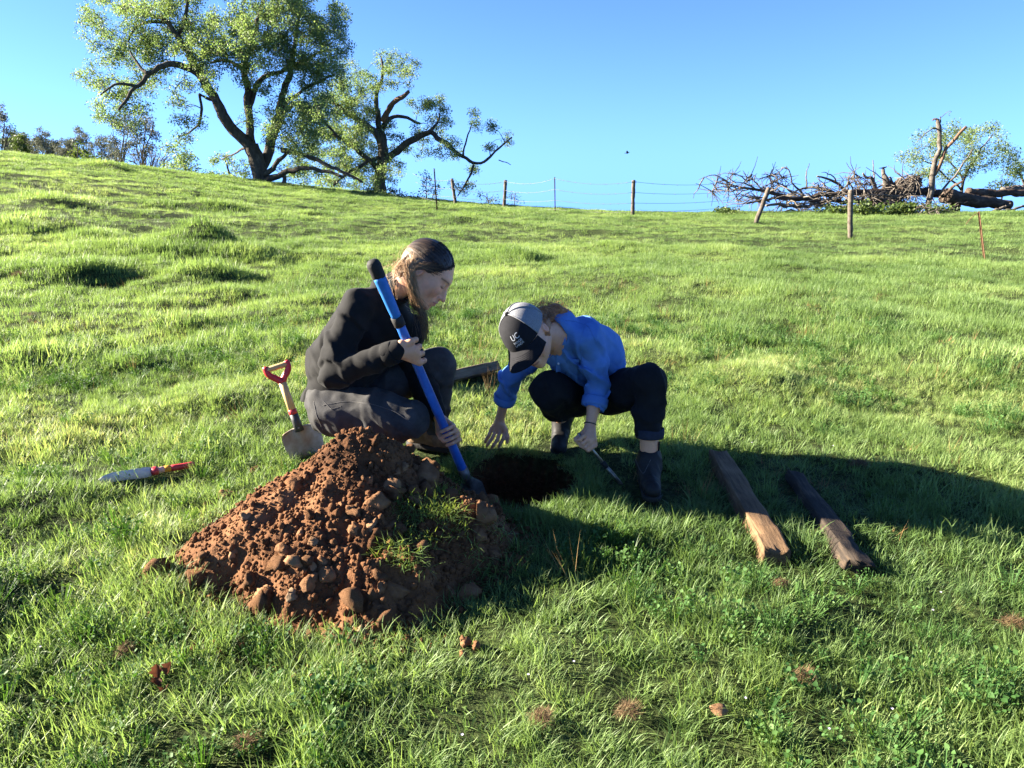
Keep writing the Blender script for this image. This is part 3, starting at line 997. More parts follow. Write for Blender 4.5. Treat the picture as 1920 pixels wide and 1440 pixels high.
def folds(amp, spots, freq=9.0, seed=0, fine=0.0012):
    """Cloth relief: soft noise all over and gathered ridges round joints; spots = (centre, radius, axis the ridges run along, amplitude, ridges per metre)."""
    def f(X):
        n0 = fbm(X[:, 0] * freq + 0.35 * X[:, 2] * freq, X[:, 1] * freq * 0.7, X[:, 2] * freq * 0.8, seed, 2)
        d = 1.5 * amp * (2.6 * np.minimum(np.abs(n0), 0.55) - 0.75)
        if fine:
            d = d + fine * fbm(X[:, 0] * 38, X[:, 1] * 38, X[:, 2] * 38, seed + 3, 1)
        for c, r, ax, a, fr in spots:
            c, ax = np.asarray(c), unit(np.asarray(ax, float))
            q = X - c
            w = np.exp(-(q * q).sum(1) / (r * r))
            m = w > 0.02
            if m.any():
                e1 = unit(np.cross(ax, [0.31, 0.77, 0.55]))
                e2 = np.cross(ax, e1)
                qm = q[m]
                wx, wy, wz = (0.010 * fbm(qm[:, 0] * 16, qm[:, 1] * 16, qm[:, 2] * 16, seed + 11 * z_, 2) for z_ in (1, 2, 3))
                t, u, v = qm @ ax + wx, qm @ e1 + wy, qm @ e2 + wz
                fq = fr / 7.0
                n_ = fbm(t * fq, u * fq * 0.26, v * fq * 0.26, seed + 9, 2, 0.4)
                rid = 1 - np.minimum(np.abs(n_) * 3.4, 2.0)
                d[m] -= 2.3 * a * w[m] * (0.8 * rid + 0.25)
        return d
    return f
def skin_material(name):
    m, nt, b = new_mat(name)
    L = nt.links
    a = N(nt, 'ShaderNodeVertexColor', layer_name='tone')
    tc = N(nt, 'ShaderNodeTexCoord')
    n1 = N(nt, 'ShaderNodeTexNoise', Scale=120, Detail=4)
    L.new(tc.outputs['Object'], n1.inputs['Vector'])
    mx = N(nt, 'ShaderNodeMix', data_type='RGBA', blend_type='MULTIPLY')
    mx.inputs['Factor'].default_value = 0.35
    L.new(a.outputs[0], mx.inputs[6])
    L.new(ramp(nt, n1.outputs[0], [(0.3, (0.82, 0.74, 0.70)), (0.7, (1.1, 1.1, 1.1))]), mx.inputs[7])
    L.new(mx.outputs[2], b.inputs['Base Color'])
    b.inputs['Roughness'].default_value = 0.48
    b.inputs['Specular IOR Level'].default_value = 0.4
    b.inputs['Subsurface Weight'].default_value = 0.18
    b.inputs['Subsurface Radius'].default_value = (0.010, 0.004, 0.002)
    bp = N(nt, 'ShaderNodeBump', Strength=0.12, Distance=0.002)
    L.new(n1.outputs[0], bp.inputs['Height'])
    L.new(bp.outputs[0], b.inputs['Normal'])
    return m
def cloth(name, c0, c1, weave=900, rough=0.9, stretch=None, fuzz=0.0, mottled=12, spec=0.2):
    m = noisy(name, [(0.3, c0), (0.7, c1)], scale=mottled, detail=8, rough=rough, spec=spec, bump=0.35, bump_scale=weave, bump_dist=0.0015, stretch=stretch)
    b = m.node_tree.nodes['Principled BSDF']
    b.inputs['Sheen Weight'].default_value = fuzz
    b.inputs['Sheen Roughness'].default_value = 0.5
    return m

class Head:
    """A head with its own frame: forward, up, left; features placed in metres."""
    def __init__(self, c, f, u, scale=1.0):
        self.c = np.asarray(c, float)
        self.f, self.u, self.l = rot_axes(f, u)
        self.s = scale
    def P(self, f, u, l=0.0):
        return self.c + self.s * (f * self.f + u * self.u + l * self.l)
    def local(self, X):
        q = (X - self.c) / self.s
        return q @ self.f, q @ self.u, q @ self.l
    def shape(self, S):
        s, P = self.s, self.P
        A = np.stack([self.f, self.u, self.l])
        S.ell(P(-0.010, 0.028), np.array([0.096, 0.088, 0.074]) * s, A, 0.01)
        S.ell(P(0.030, -0.030), np.array([0.058, 0.080, 0.060]) * s, A, 0.03)
        for l in (-1, 1):
            S.cone(P(-0.004, -0.058, 0.048 * l), P(0.066, -0.094, 0.012 * l), 0.017 * s, 0.015 * s, 0.022 * s)
            S.ell(P(0.054, -0.024, 0.040 * l), np.array([0.026, 0.028, 0.022]) * s, A, 0.02 * s)
        S.ball(P(0.073, -0.097), 0.015 * s, 0.016 * s)
        S.ell(P(0.070, 0.026), np.array([0.022, 0.022, 0.046]) * s, A, 0.02 * s)          # brow
        for l in (-1, 1):
            S.ball(P(0.100, 0.000, 0.032 * l), 0.016 * s, 0.014 * s, True)                 # sockets
            S.ball(P(0.0745, 0.001, 0.031 * l), 0.0128 * s, 0.004 * s)                     # lowered lids
        S.cone(P(0.085, 0.010), P(0.110, -0.036), 0.0075 * s, 0.0098 * s, 0.010 * s)       # nose
        for l in (-1, 1):
            S.ball(P(0.096, -0.040, 0.011 * l), 0.0078 * s, 0.006 * s)
        S.cone(P(0.082, -0.020), P(0.088, -0.047), 0.013 * s, 0.0125 * s, 0.008 * s)
        S.ell(P(0.082, -0.066), np.array([0.016, 0.020, 0.024]) * s, A, 0.012 * s)
        for l in (-1, 1):
            S.cone(P(0.0965, -0.0600, 0.003 * l), P(0.084, -0.0655, 0.021 * l), 0.0056 * s, 0.003 * s, 0.004 * s)
            S.cone(P(0.0945, -0.0715, 0.003 * l), P(0.084, -0.0675, 0.020 * l), 0.0062 * s, 0.003 * s, 0.004 * s)
        S.cone(P(0.1015, -0.0660, -0.020), P(0.1015, -0.0660, 0.020), 0.0022 * s, 0.0022 * s, 0.003 * s, True)
        for l in (-1, 1):                                                                     # ears
            S.ell(P(-0.014, -0.008, 0.0735 * l), np.array([0.0135, 0.025, 0.0075]) * s, A, 0.008 * s)
            S.ell(P(-0.011, -0.006, 0.083 * l), np.array([0.0075, 0.015, 0.008]) * s, A, 0.006 * s, True)
    def tone(self, X, base, lips, brow, blush):
        f, u, l = self.local(X)
        near = (np.abs(f) < 0.16) & (np.abs(u) < 0.16) & (np.abs(l) < 0.12)
        c = np.broadcast_to(np.asarray(base, np.float32), (len(X), 3)).copy()
        def mix(w, col):
            w = (w * near)[:, None]
            c[:] = c * (1 - w) + np.asarray(col) * w
        g = lambda a, b, r: np.exp(-((a - b) / r) ** 2)
        mix(0.5 * g(u, -0.035, 0.028) * g(np.abs(l), 0.045, 0.022) * (f > 0.02), blush)
        mix(0.45 * g(u, -0.042, 0.014) * g(l, 0, 0.016) * (f > 0.09), blush)
        mix(0.55 * (np.abs(l) > 0.070) * g(u, -0.005, 0.03) * (np.abs(f + 0.014) < 0.03), blush)
        mix(0.85 * g(u, -0.066, 0.0085) * (np.abs(l) < 0.024 - 1.2 * np.abs(u + 0.066)) * (f > 0.080), lips)
        mix(0.9 * g(u, -0.0661, 0.0016) * (np.abs(l) < 0.023) * (f > 0.078), np.asarray(lips) * 0.35)
        bl = np.abs(l) - 0.034
        mix(0.85 * g(u, 0.0235 - 6.0 * bl * bl, 0.0034) * (np.abs(bl) < 0.021) * (f > 0.03), brow)
        mix(0.95 * g(u, -0.0058 + 9 * (np.abs(l) - 0.031) ** 2, 0.0021) * (np.abs(np.abs(l) - 0.032) < 0.0155) * (f > 0.05), np.asarray(brow) * 0.3)
        mix(0.25 * g(u, 0.004, 0.010) * (np.abs(np.abs(l) - 0.031) < 0.016) * (f > 0.05), np.asarray(blush) * 0.7)
        return c
def hand_shape(S, wrist, mcps, fingers, thumb, r=0.0085, palm_r=0.0125):
    """Palm between wrist and knuckles; each finger a bent chain of its own; thumb from the side near the wrist."""
    for m in mcps:
        S.cone(np.asarray(wrist) * 0.72 + np.asarray(m) * 0.28, m, palm_r * 1.05, palm_r * 0.88, 0.012)
    for fpts in fingers:
        n = len(fpts)
        S.chain(fpts, [r * (1.06 - 0.26 * q / (n - 1)) for q in range(n)], 0.0035)
    S.chain(thumb, [palm_r * 1.05, r * 1.15, r * 1.02, r * 0.86][:len(thumb)], 0.006)

# ------------------------------------------------------------------ first person: dark jacket and jeans, squatting with the blue spade
m_skin = skin_material('skin')
m_black_fleece = cloth('black_fleece', (0.0048, 0.0046, 0.0048), (0.0098, 0.0094, 0.0096), weave=420, fuzz=0.03, mottled=30)
m_grey_denim = cloth('washed_black_denim', (0.024, 0.0235, 0.024), (0.058, 0.057, 0.057), weave=1100, mottled=16)
m_brown_boot = noisy('dusty_tan_boot', [(0.3, (0.10, 0.058, 0.03)), (0.7, (0.27, 0.17, 0.095))], scale=22, rough=0.8, bump=0.3, bump_scale=80, bump_dist=0.003)
p1 = thing('person', at(640, 838, 2.85), 'person squatting in a black jacket and dark jeans, holding a blue spade at the pit', 'person')
BASE1 = (0.60, 0.315, 0.185)
h1 = Head(at(800, 513, 2.78), img_dir(0.77, -0.64, -0.02), img_dir(0.64, 0.77, 0.03), 1.03)
A1 = dict(nsh=at(672, 574, 2.69), fsh=at(738, 575, 2.97), nel=at(628, 702, 2.60), nwr=at(742, 659, 2.555),
          fel=at(778, 695, 2.95), fwr=at(822, 778, 2.80), nhip=at(625, 770, 2.74), fhip=at(645, 758, 2.95), nkn=at(768, 786, 2.66), nan=at(672, 838, 2.76),
          fkn=at(822, 684, 3.00), fan=at(812, 812, 3.04), pel=at(632, 742, 2.85), mid=at(633, 668, 2.85), che=at(676, 600, 2.84), nek=at(730, 548, 2.82))
b = Solid(0.02)
h1.shape(b)
b.chain([h1.P(-0.030, -0.045), A1['nek'], A1['che']], [0.050, 0.050, 0.07], 0.02)
b.chain([A1['che'], A1['mid'], A1['pel']], [0.06, 0.055, 0.055], 0.03)
for sh, el, wr in (('nsh', 'nel', 'nwr'), ('fsh', 'fel', 'fwr')):
    b.cone(A1['nek'], A1[sh], 0.04, 0.038, 0.03)
    b.chain([A1[sh], A1[el], A1[el] * 0.2 + A1[wr] * 0.8, A1[wr]], [0.026, 0.022, 0.022, 0.023], 0.012)
for hp, kn, an in (('nhip', 'nkn', 'nan'), ('fhip', 'fkn', 'fan')):
    b.cone(A1['pel'], A1[hp], 0.05, 0.05, 0.03)
    b.chain([A1[hp], A1[kn], A1[an]], [0.05, 0.040, 0.030], 0.015)
    b.cone(A1[an], A1[an] + np.array([0.10, -0.02, -0.045]), 0.030, 0.022, 0.01)
SP_TOP, SP_BOT = at(698, 490, 2.50), at(873, 893, 2.76)
def shaft(t):
    return SP_TOP + (SP_BOT - SP_TOP) * t
# near fist: back of the hand to us, fingers closed round the far side of the shaft
tt = [0.338, 0.369, 0.400, 0.430]
sd = unit(SP_BOT - SP_TOP)
toc = unit(np.array([0, 0, EYE]) - shaft(0.42))
sx = unit(np.cross(toc, sd))
if sx[0] < 0:
    sx = -sx
mc, fi = [], []
for q, t in enumerate(tt):
    c = shaft(t)
    k = (0.020, 0.023, 0.022, 0.018)[q]
    m0 = c + toc * 0.026 + sx * 0.012
    p1_ = c + toc * 0.014 + sx * (k + 0.012)
    p2_ = c - toc * 0.020 + sx * (k + 0.004)
    p3_ = c - toc * 0.028 - sx * 0.010
    mc.append(m0)
    fi.append([m0, p1_, p2_, p3_])
wr = A1['nwr']
hand_shape(b, wr, mc, fi, [wr * 0.55 + mc[0] * 0.45 - sd * 0.012, shaft(0.338) - sx * 0.026 + toc * 0.012, shaft(0.326) - sx * 0.012 - toc * 0.022, shaft(0.326) + sx * 0.012 - toc * 0.026], 0.0106, 0.0165)
b.cone(wr, (mc[1] + mc[2]) / 2, 0.021, 0.016, 0.015)
# far fist: arm comes from behind, fingers close over the front of the shaft
mc, fi = [], []
for q, t in enumerate([0.748, 0.772, 0.796, 0.818]):
    c = shaft(t)
    m0 = c + sx * 0.034 - toc * 0.016 + sd * 0.004
    mc.append(m0)
    fi.append([m0, c + sx * 0.030 + toc * 0.014, c + sx * 0.006 + toc * 0.029, c - sx * 0.018 + toc * 0.024])
wr = A1['fwr'] + np.array([0.0, -0.02, 0])
hand_shape(b, wr, mc, fi, [wr, shaft(0.752) - sx * 0.030 - toc * 0.014, shaft(0.772) - sx * 0.029 + toc * 0.010, shaft(0.795) - sx * 0.024 + toc * 0.018], 0.0092, 0.0140)
b.cone(wr, (mc[1] + mc[2]) / 2, 0.019, 0.016, 0.012)
def tone1(X):
    c = h1.tone(X, BASE1, (0.42, 0.16, 0.14), (0.035, 0.020, 0.014), (0.52, 0.20, 0.14))
    return c * (1 + 0.05 * fbm(X[:, 0] * 60, X[:, 1] * 60, X[:, 2] * 60, 5, 2))[:, None]
b.mesh(0.0031, 'body', m_skin, p1, tone1, smooth=1)

# jacket
j = Solid(0.03)
lat = np.array([0, 1.0, 0])
for s in (-1, 1):
    j.chain([A1['pel'] + lat * 0.060 * s + [0, 0, -0.005], A1['mid'] + lat * 0.065 * s + [0.012, 0, 0], A1['che'] + lat * 0.070 * s + [0.02, 0, 0]], [0.104, 0.106, 0.106], 0.04)
j.cone(A1['mid'] + [0.06, 0, -0.02], A1['che'] + [0.09, 0, 0.0], 0.10, 0.105, 0.05)
j.cone(A1['mid'] + [0.10, 0.05, -0.04], A1['che'] + [0.16, 0.05, -0.06], 0.08, 0.09, 0.05)
for sh in ('nsh', 'fsh'):
    j.cone(A1['nek'] + [-0.02, 0, -0.03], A1[sh], 0.055, 0.064, 0.04)
j.chain([A1['nsh'], (A1['nsh'] + A1['nel']) / 2 + [-0.012, 0, 0], A1['nel']], [0.066, 0.064, 0.057], 0.02)
j.chain([A1['nel'], (A1['nel'] * 0.45 + A1['nwr'] * 0.55) + [0, 0, -0.006], A1['nwr'] * 0.97 + A1['nel'] * 0.03], [0.056, 0.050, 0.040], 0.015)
j.chain([A1['fsh'], A1['fel']], [0.062, 0.054], 0.02)
js = Solid(0.02)
js.chain([A1['fsh'] * 0.4 + A1['fel'] * 0.6, A1['fel'], A1['fel'] * 0.5 + A1['fwr'] * 0.5, A1['fwr'] * 0.94 + A1['fel'] * 0.06], [0.052, 0.055, 0.048, 0.040], 0.015)
js.disp = folds(0.004, [(A1['fel'] * 0.5 + A1['fwr'] * 0.5, 0.08, A1['fwr'] - A1['fel'], 0.004, 95)], 9, 17)
js.mesh(0.0043, 'sleeve', m_black_fleece, p1, smooth=1)
hemc = A1['pel'] + np.array([-0.002, 0, 0.004])
for s in (-1, 1):
    j.ell(hemc + lat * 0.062 * s + [-0.004, 0, 0.012], [0.122, 0.085, 0.055], None, 0.03)
j.ell(A1['pel'] + [0.05, -0.13, 0.03], [0.075, 0.05, 0.05], None, 0.03)
neck_dir = unit(h1.P(-0.03, -0.06) - A1['nek'])
j.cone(A1['nek'] - neck_dir * 0.01, A1['nek'] + neck_dir * 0.042 + np.array([-0.006, 0, 0.0]), 0.074, 0.064, 0.012)
j.cone(A1['nek'] + neck_dir * 0.022, A1['nek'] + neck_dir * 0.13, 0.056, 0.060, 0.004, True)
hem0, hem1 = at(572, 746, 2.8), at(668, 737, 2.8)
e1 = unit(hem1 - hem0)
hn = unit(np.cross(e1, np.array([0, 1.0, 0])))
if hn[2] > 0:
    hn = -hn
j.plane(hem0, hn)
wc = A1['nwr'] * 0.93 + A1['nel'] * 0.07
up_ = A1['nsh'] - A1['nel']
j.disp = folds(0.0055, [(A1['nel'], 0.085, up_, 0.0075, 130), (A1['nel'] * 0.6 + A1['nsh'] * 0.4, 0.07, up_ + np.array([0.1, 0, 0.1]), 0.005, 80), (A1['nel'] * 0.5 + A1['nwr'] * 0.5, 0.08, A1['nwr'] - A1['nel'], 0.004, 95),
                        (A1['pel'] + [0, -0.12, 0.06], 0.12, [0.3, 0, 1], 0.007, 75), (A1['nsh'] + [0.02, -0.03, -0.03], 0.10, [0.7, 0, 0.7], 0.005, 70), (A1['che'] + [0.05, -0.1, -0.05], 0.12, [0.8, 0, 0.5], 0.005, 60)], 8, 11)
j.mesh(0.0043, 'jacket', m_black_fleece, p1, smooth=1)
def stuck(o, parent):
    o.parent = parent
    o.location = -world_loc(parent)
    return o
wd = unit(A1['nwr'] - A1['nel'])
mb = MB()
tube(mb, np.array([wc - wd * 0.030, wc - wd * 0.026, wc + wd * 0.010, wc + wd * 0.016, wc + wd * 0.014, wc - wd * 0.01]), [0.041, 0.0445, 0.0430, 0.0405, 0.033, 0.032], 26, 0.08, 3, cap=False)
stuck(mb.build('cuff', m_black_fleece, None), p1)
# jeans
t = Solid(0.03)
t.chain([A1['pel'] + lat * 0.05 + [0, 0, -0.01], A1['pel'] - lat * 0.06 + [0, 0, -0.01]], [0.112, 0.112], 0.03)
t.chain([A1['nhip'] + [0.005, 0, 0.0], A1['nhip'] * 0.45 + A1['nkn'] * 0.55 + [0, 0, 0.008], A1['nkn']], [0.112, 0.096, 0.074], 0.02)
t.chain([A1['nkn'], A1['nkn'] * 0.5 + A1['nan'] * 0.5 + [-0.02, 0, 0.010], A1['nan']], [0.070, 0.066, 0.056], 0.014)
t.chain([A1['fhip'], A1['fkn']], [0.11, 0.078], 0.02)
t.chain([A1['fkn'], A1['fkn'] * 0.55 + A1['fan'] * 0.45 + [-0.004, 0, 0], A1['fan'] + [0, 0, -0.01]], [0.076, 0.074, 0.064], 0.016)
kn, hp = A1['nkn'], A1['nhip']
t.disp = folds(0.0045, [(kn * 0.75 + hp * 0.25 + [0, -0.05, -0.05], 0.085, [0.8, 0, 0.6], 0.0075, 120), (hp * 0.55 + kn * 0.45 + [0, -0.08, -0.02], 0.11, [1, 0, 0.15], 0.0055, 85),
                        (hp + [-0.03, -0.06, -0.02], 0.12, [0.5, 0, 1], 0.006, 80), (A1['fkn'] + [0.0, -0.03, -0.08], 0.10, [0.5, 0, 1], 0.004, 70), (A1['fan'], 0.07, [0, 0, 1], 0.005, 110), (kn * 0.5 + A1['nan'] * 0.5, 0.09, [0.7, 0, 0.7], 0.006, 90)], 9, 23)
t.plane(A1['fan'] + [0, 0, -0.03], unit(A1['fan'] - A1['fkn']))
jeans1 = t.mesh(0.0043, 'jeans', m_grey_denim, p1, smooth=1)
m_thread = noisy('denim_seam', [(0.3, (0.06, 0.058, 0.056)), (0.7, (0.105, 0.10, 0.096))], scale=200, rough=0.9, bump=0)
def seam_line(S, pts, parent, mat, r=0.0016, n=40, y0=2.4, y1=3.1):
    Q = resample(np.array([[a_, b_] for a_, b_ in pts], float), n)
    out = []
    for px, py in Q:
        d = ray(px, py)
        Ys = np.arange(y0, y1, 0.003)
        X = np.array([0, 0, EYE]) + d * (Ys / d[1])[:, None]
        dv = S.ev(X)
        if (dv < 0).any():
            out.append(X[int(np.argmax(dv < 0))] - unit(d) * 0.0005)
    if len(out) > 4:
        out = resample(np.array(out), len(out))
        mb = MB()
        tube(mb, out - unit(ray(960, 700)) * 0.0012, r, 5)
        stuck(mb.build('seam', mat, None), parent)
seam_line(t, [(606, 760), (650, 752), (700, 758), (742, 772), (770, 792)], p1, m_thread)
seam_line(t, [(588, 752), (594, 780), (606, 806)], p1, m_thread)
seam_line(t, [(606, 752), (622, 768), (640, 762)], p1, m_thread, 0.0013)
# boots
def boot(name, parent, mat, ankle, heel, toe, top, r=1.0, sole=None):
    s = Solid(0.015)
    ankle, heel, toe, top = map(np.asarray, (ankle, heel, toe, top))
    s.chain([top, ankle], [0.046 * r, 0.043 * r], 0.015)
    s.cone(ankle, heel, 0.043 * r, 0.036 * r, 0.02)
    s.cone(heel, toe, 0.036 * r, 0.033 * r, 0.03)
    s.cone(ankle, heel * 0.4 + toe * 0.6, 0.042 * r, 0.034 * r, 0.03)
    s.disp = folds(0.0018, [(ankle * 0.5 + toe * 0.5, 0.05, toe - heel, 0.0028, 160)], 20, 31, 0.0006)
    boot.last = s
    o = s.mesh(0.0038, name, mat, parent, smooth=1)
    f = unit(toe - heel)
    k = Solid(0.01)
    dn = unit(heel - ankle - f * np.dot(heel - ankle, f))
    k.cone(heel + dn * 0.030 * r, toe + dn * 0.030 * r, 0.040 * r, 0.037 * r)
    k.plane(heel + dn * 0.040 * r, dn)
    k.plane(heel + dn * 0.018 * r, -dn)
    so = k.mesh(0.0042, 'sole', sole or mat, None, smooth=1)
    so.parent = o
    return o
m_rubber = noisy('dark_rubber', [(0.3, (0.010, 0.010, 0.010)), (0.7, (0.024, 0.022, 0.02))], scale=30, rough=0.75, bump=0.2)
an = A1['fan']
g1 = gz(an[0], an[1])
boot('boot', p1, m_brown_boot, [an[0] - 0.035, an[1] - 0.005, g1 + 0.105], [an[0] - 0.075, an[1] + 0.0, g1 + 0.055], [an[0] + 0.085, an[1] - 0.05, g1 + 0.045], [an[0] - 0.01, an[1], g1 + 0.16], 1.1, m_rubber)
an = A1['nan']
g1 = gz(an[0], an[1])
boot('boot', p1, m_brown_boot, [an[0], an[1], g1 + 0.105], [an[0] - 0.07, an[1] + 0.03, g1 + 0.075], [an[0] + 0.08, an[1] - 0.04, g1 + 0.045], [an[0], an[1], g1 + 0.13], 1.05, m_rubber)
trample += [(-0.33, 3.02, 0.10), (-0.6, 2.76, 0.12), (-0.42, 2.98, 0.06)]

# hair: swept back over the ear into a low knot, loose ends in front of the neck
def hair_material(name, dark, light, rough=0.5):
    m, nt, bs = new_mat(name)
    an = N(nt, 'ShaderNodeAttribute', attribute_name='rnd')
    nt.links.new(ramp(nt, an.outputs['Fac'], [(0.0, dark), (0.55, tuple(0.6 * a_ + 0.4 * b_ for a_, b_ in zip(dark, light))), (1.0, light)]), bs.inputs['Base Color'])
    bs.inputs['Roughness'].default_value = rough
    bs.inputs['Specular IOR Level'].default_value = 0.45
    return m
m_hair, nt_h, b_h = new_mat('brown_hair')
nt_h.links.new(N(nt_h, 'ShaderNodeVertexColor', layer_name='tone').outputs[0], b_h.inputs['Base Color'])
b_h.inputs['Roughness'].default_value = 0.46
b_h.inputs['Specular IOR Level'].default_value = 0.4
def streak(hd, X):
    f, u, l = hd.local(X)
    th = np.arctan2(l, u - 0.005 + 0.12 * np.minimum(f + 0.02, 0))
    return f, u, l, fbm(th * 34, f * 6, 0, 77, 2) 
def hair_sun_tone(X):  # dark brown hair; sunlight on the lower back is painted into the colour
    f, u, l, st = streak(h1, X)
    w = np.clip(sstep(0.030, -0.07, f) * sstep(0.065, -0.045, u) * 0.85 + 0.10 * st * (0.2 + sstep(0.04, -0.06, f)), 0, 1)[:, None]
    return np.array([0.011, 0.0065, 0.0045]) * (1 - w) + np.array([0.46, 0.29, 0.155]) * w
m_strand = hair_material('brown_hair_strands', (0.012, 0.007, 0.0045), (0.52, 0.335, 0.18), 0.42)  # pale end of the ramp is sunlit hair put into the colour
P = h1.P
hs = Solid(0.012)
Ax = np.stack([h1.f, h1.u, h1.l])
hs.ell(P(-0.018, 0.036), np.array([0.0985, 0.0885, 0.079]) * h1.s, Ax)
hs.ell(P(-0.052, -0.008), np.array([0.054, 0.060, 0.066]) * h1.s, Ax, 0.03)
hs.ell(P(-0.068, -0.048), np.array([0.032, 0.038, 0.042]) * h1.s, Ax, 0.02)
# open the face: everything before and below the hairline
hs.ell(P(0.112, -0.038), np.array([0.098, 0.102, 0.125]) * h1.s, Ax, 0.022, True)
for sl in (-1, 1):
    hs.ell(P(0.004, -0.050, 0.088 * sl), np.array([0.044, 0.050, 0.036]) * h1.s, Ax, 0.010, True)
hs.disp = lambda X: -0.0012 * streak(h1, X)[3] + 0.001 * fbm(X[:, 0] * 30, X[:, 1] * 30, X[:, 2] * 30, 8, 1)
hair = hs.mesh(0.0024, 'hair', m_hair, p1, hair_sun_tone, smooth=1)
def lock(mb, pts, w=0.0007, jit=0.004, n=10, a=0.0):
    if np.ndim(a):
        a = np.interp(np.linspace(0, 1, 8), np.linspace(0, 1, len(a)), a)
    n = 8
    pts = np.asarray(pts, float) + np.array([[random.gauss(0, jit) for _ in range(3)] for _ in pts])
    Q = resample(pts, n)
    tube(mb, Q, np.linspace(w, w * 0.5, n), 3, cap=False, a=np.repeat(a, n * 3) if np.ndim(a) == 0 else np.repeat(a, 3))
mb = MB()
# surface strands: meridians from the hairline over the skull to the knot
def skull(f, u, l, out=1.0):
    v = np.array([(f + 0.012) / 0.101, (u - 0.034) / 0.088, l / 0.079])
    v = v / np.linalg.norm(v) * out
    return P(-0.012 + 0.101 * v[0], 0.034 + 0.088 * v[1], 0.079 * v[2])
for q in range(3000):
    side = -1 if q % 4 else 1
    th = random.uniform(0, 1.62)
    phs = np.linspace(0.15, 1.4, 40)                     # angle back from the face along this meridian
    cand = np.array([[0.0985 * math.cos(f_), 0.0885 * math.cos(th) * math.sin(f_), side * 0.079 * math.sin(th) * math.sin(f_)] for f_ in phs]) + [-0.018, 0.036, 0]
    free = (((cand - [0.112, -0.038, 0]) / [0.098, 0.102, 0.125]) ** 2).sum(1) > 0.98
    free &= (((cand - [-0.010, 0.028, 0]) / [0.0965, 0.0885, 0.0745]) ** 2).sum(1) > 1.0
    f0 = phs[np.argmax(free)] + (random.uniform(0, 0.06) if random.random() < 0.6 else random.uniform(0, 1.1))
    o_ = random.uniform(0.995, 1.018)
    def mer(f_, out):
        v = np.array([math.cos(f_), math.cos(th) * math.sin(f_), side * math.sin(th) * math.sin(f_)]) * out
        return P(-0.018 + 0.0985 * v[0], 0.036 + 0.0885 * v[1], 0.079 * v[2])
    st, md, m2 = mer(f0, o_), mer(f0 + (2.25 - f0) * 0.5, o_ + 0.004), mer(2.35, o_ + 0.005)
    en = P(-0.080 + random.gauss(0, 0.009), -0.055 + random.gauss(0, 0.016), side * abs(random.gauss(0, 0.026)))
    v_ = random.uniform(0, 0.45)
    pts_ = np.array([st, md, m2, en])
    fl, ul, ll = h1.local(pts_)
    wv_ = sstep(0.030, -0.07, fl) * sstep(0.065, -0.045, ul) * 0.95  # strands carry the same painted sunlight towards the nape
    lock(mb, pts_, 0.0006, 0.0008, 11, np.clip(np.interp(np.linspace(0, 1, 11), np.linspace(0, 1, 4), wv_) + random.gauss(0, 0.07), 0, 1))
for q in range(230):                                       # strands from behind the ear down past the jaw
    s0 = P(-0.050 + random.gauss(0, 0.014), -0.010 + random.gauss(0, 0.018), -0.076)
    e0 = at(788 + random.gauss(0, 8), 572 + random.gauss(0, 16), 2.735 + random.gauss(0, 0.012))
    mdp = P(-0.022 + random.gauss(0, 0.012), -0.065 + random.gauss(0, 0.012), -0.080)
    lock(mb, [s0, mdp, e0, e0 + [random.gauss(0.01, 0.012), 0.01, -0.05 + random.gauss(0, 0.02)]], 0.0007, 0.004, 12, np.clip(np.linspace(0.9, 0.2, 12) + random.gauss(0, 0.2), 0, 1))
for q in range(120):                                       # long hair lying on the chest
    s0 = at(776 + random.gauss(0, 6), 560 + random.gauss(0, 8), 2.745)
    m0 = at(795 + random.gauss(0, 4), 592, 2.77 + random.gauss(0, 0.02))
    e0 = at(798 + random.gauss(0, 4), 628 + random.gauss(0, 14), 2.80 + random.gauss(0, 0.02))
    lock(mb, [s0, m0, e0], 0.0011, 0.003, 10, random.uniform(0, 0.5))
for q in range(260):                                       # hair drawn over the top of the ear
    s0 = P(0.030 + random.gauss(0, 0.012), 0.040 + random.gauss(0, 0.010), -0.079)
    m0 = P(-0.012 + random.gauss(0, 0.006), 0.016 + random.gauss(0, 0.008), -0.084 - random.random() * 0.003)
    m1 = P(-0.050, -0.020 + random.gauss(0, 0.012), -0.078)
    lock(mb, [s0, m0, m1, P(-0.085 + random.gauss(0, 0.01), -0.060 + random.gauss(0, 0.015), -0.040)], 0.0008, 0.002, 8, np.clip(np.linspace(0, 0.9, 8) + random.gauss(0, 0.15), 0, 1))
for q in range(120):                                       # stray wisps
    s0 = P(-0.09 + random.gauss(0, 0.02), -0.03 + random.gauss(0, 0.03), random.gauss(-0.02, 0.04))
    v = np.array([random.gauss(-0.01, 0.02), random.gauss(-0.01, 0.015), random.gauss(-0.015, 0.02)])
    lock(mb, [s0, s0 + v, s0 + 2 * v + [0.008, 0, -0.02]], 0.00045, 0.004, 8, 0.8)
s1 = mb.build('strands', m_strand, None, attr='rnd')
s1.parent = hair
s1['kind'] = 'stuff'

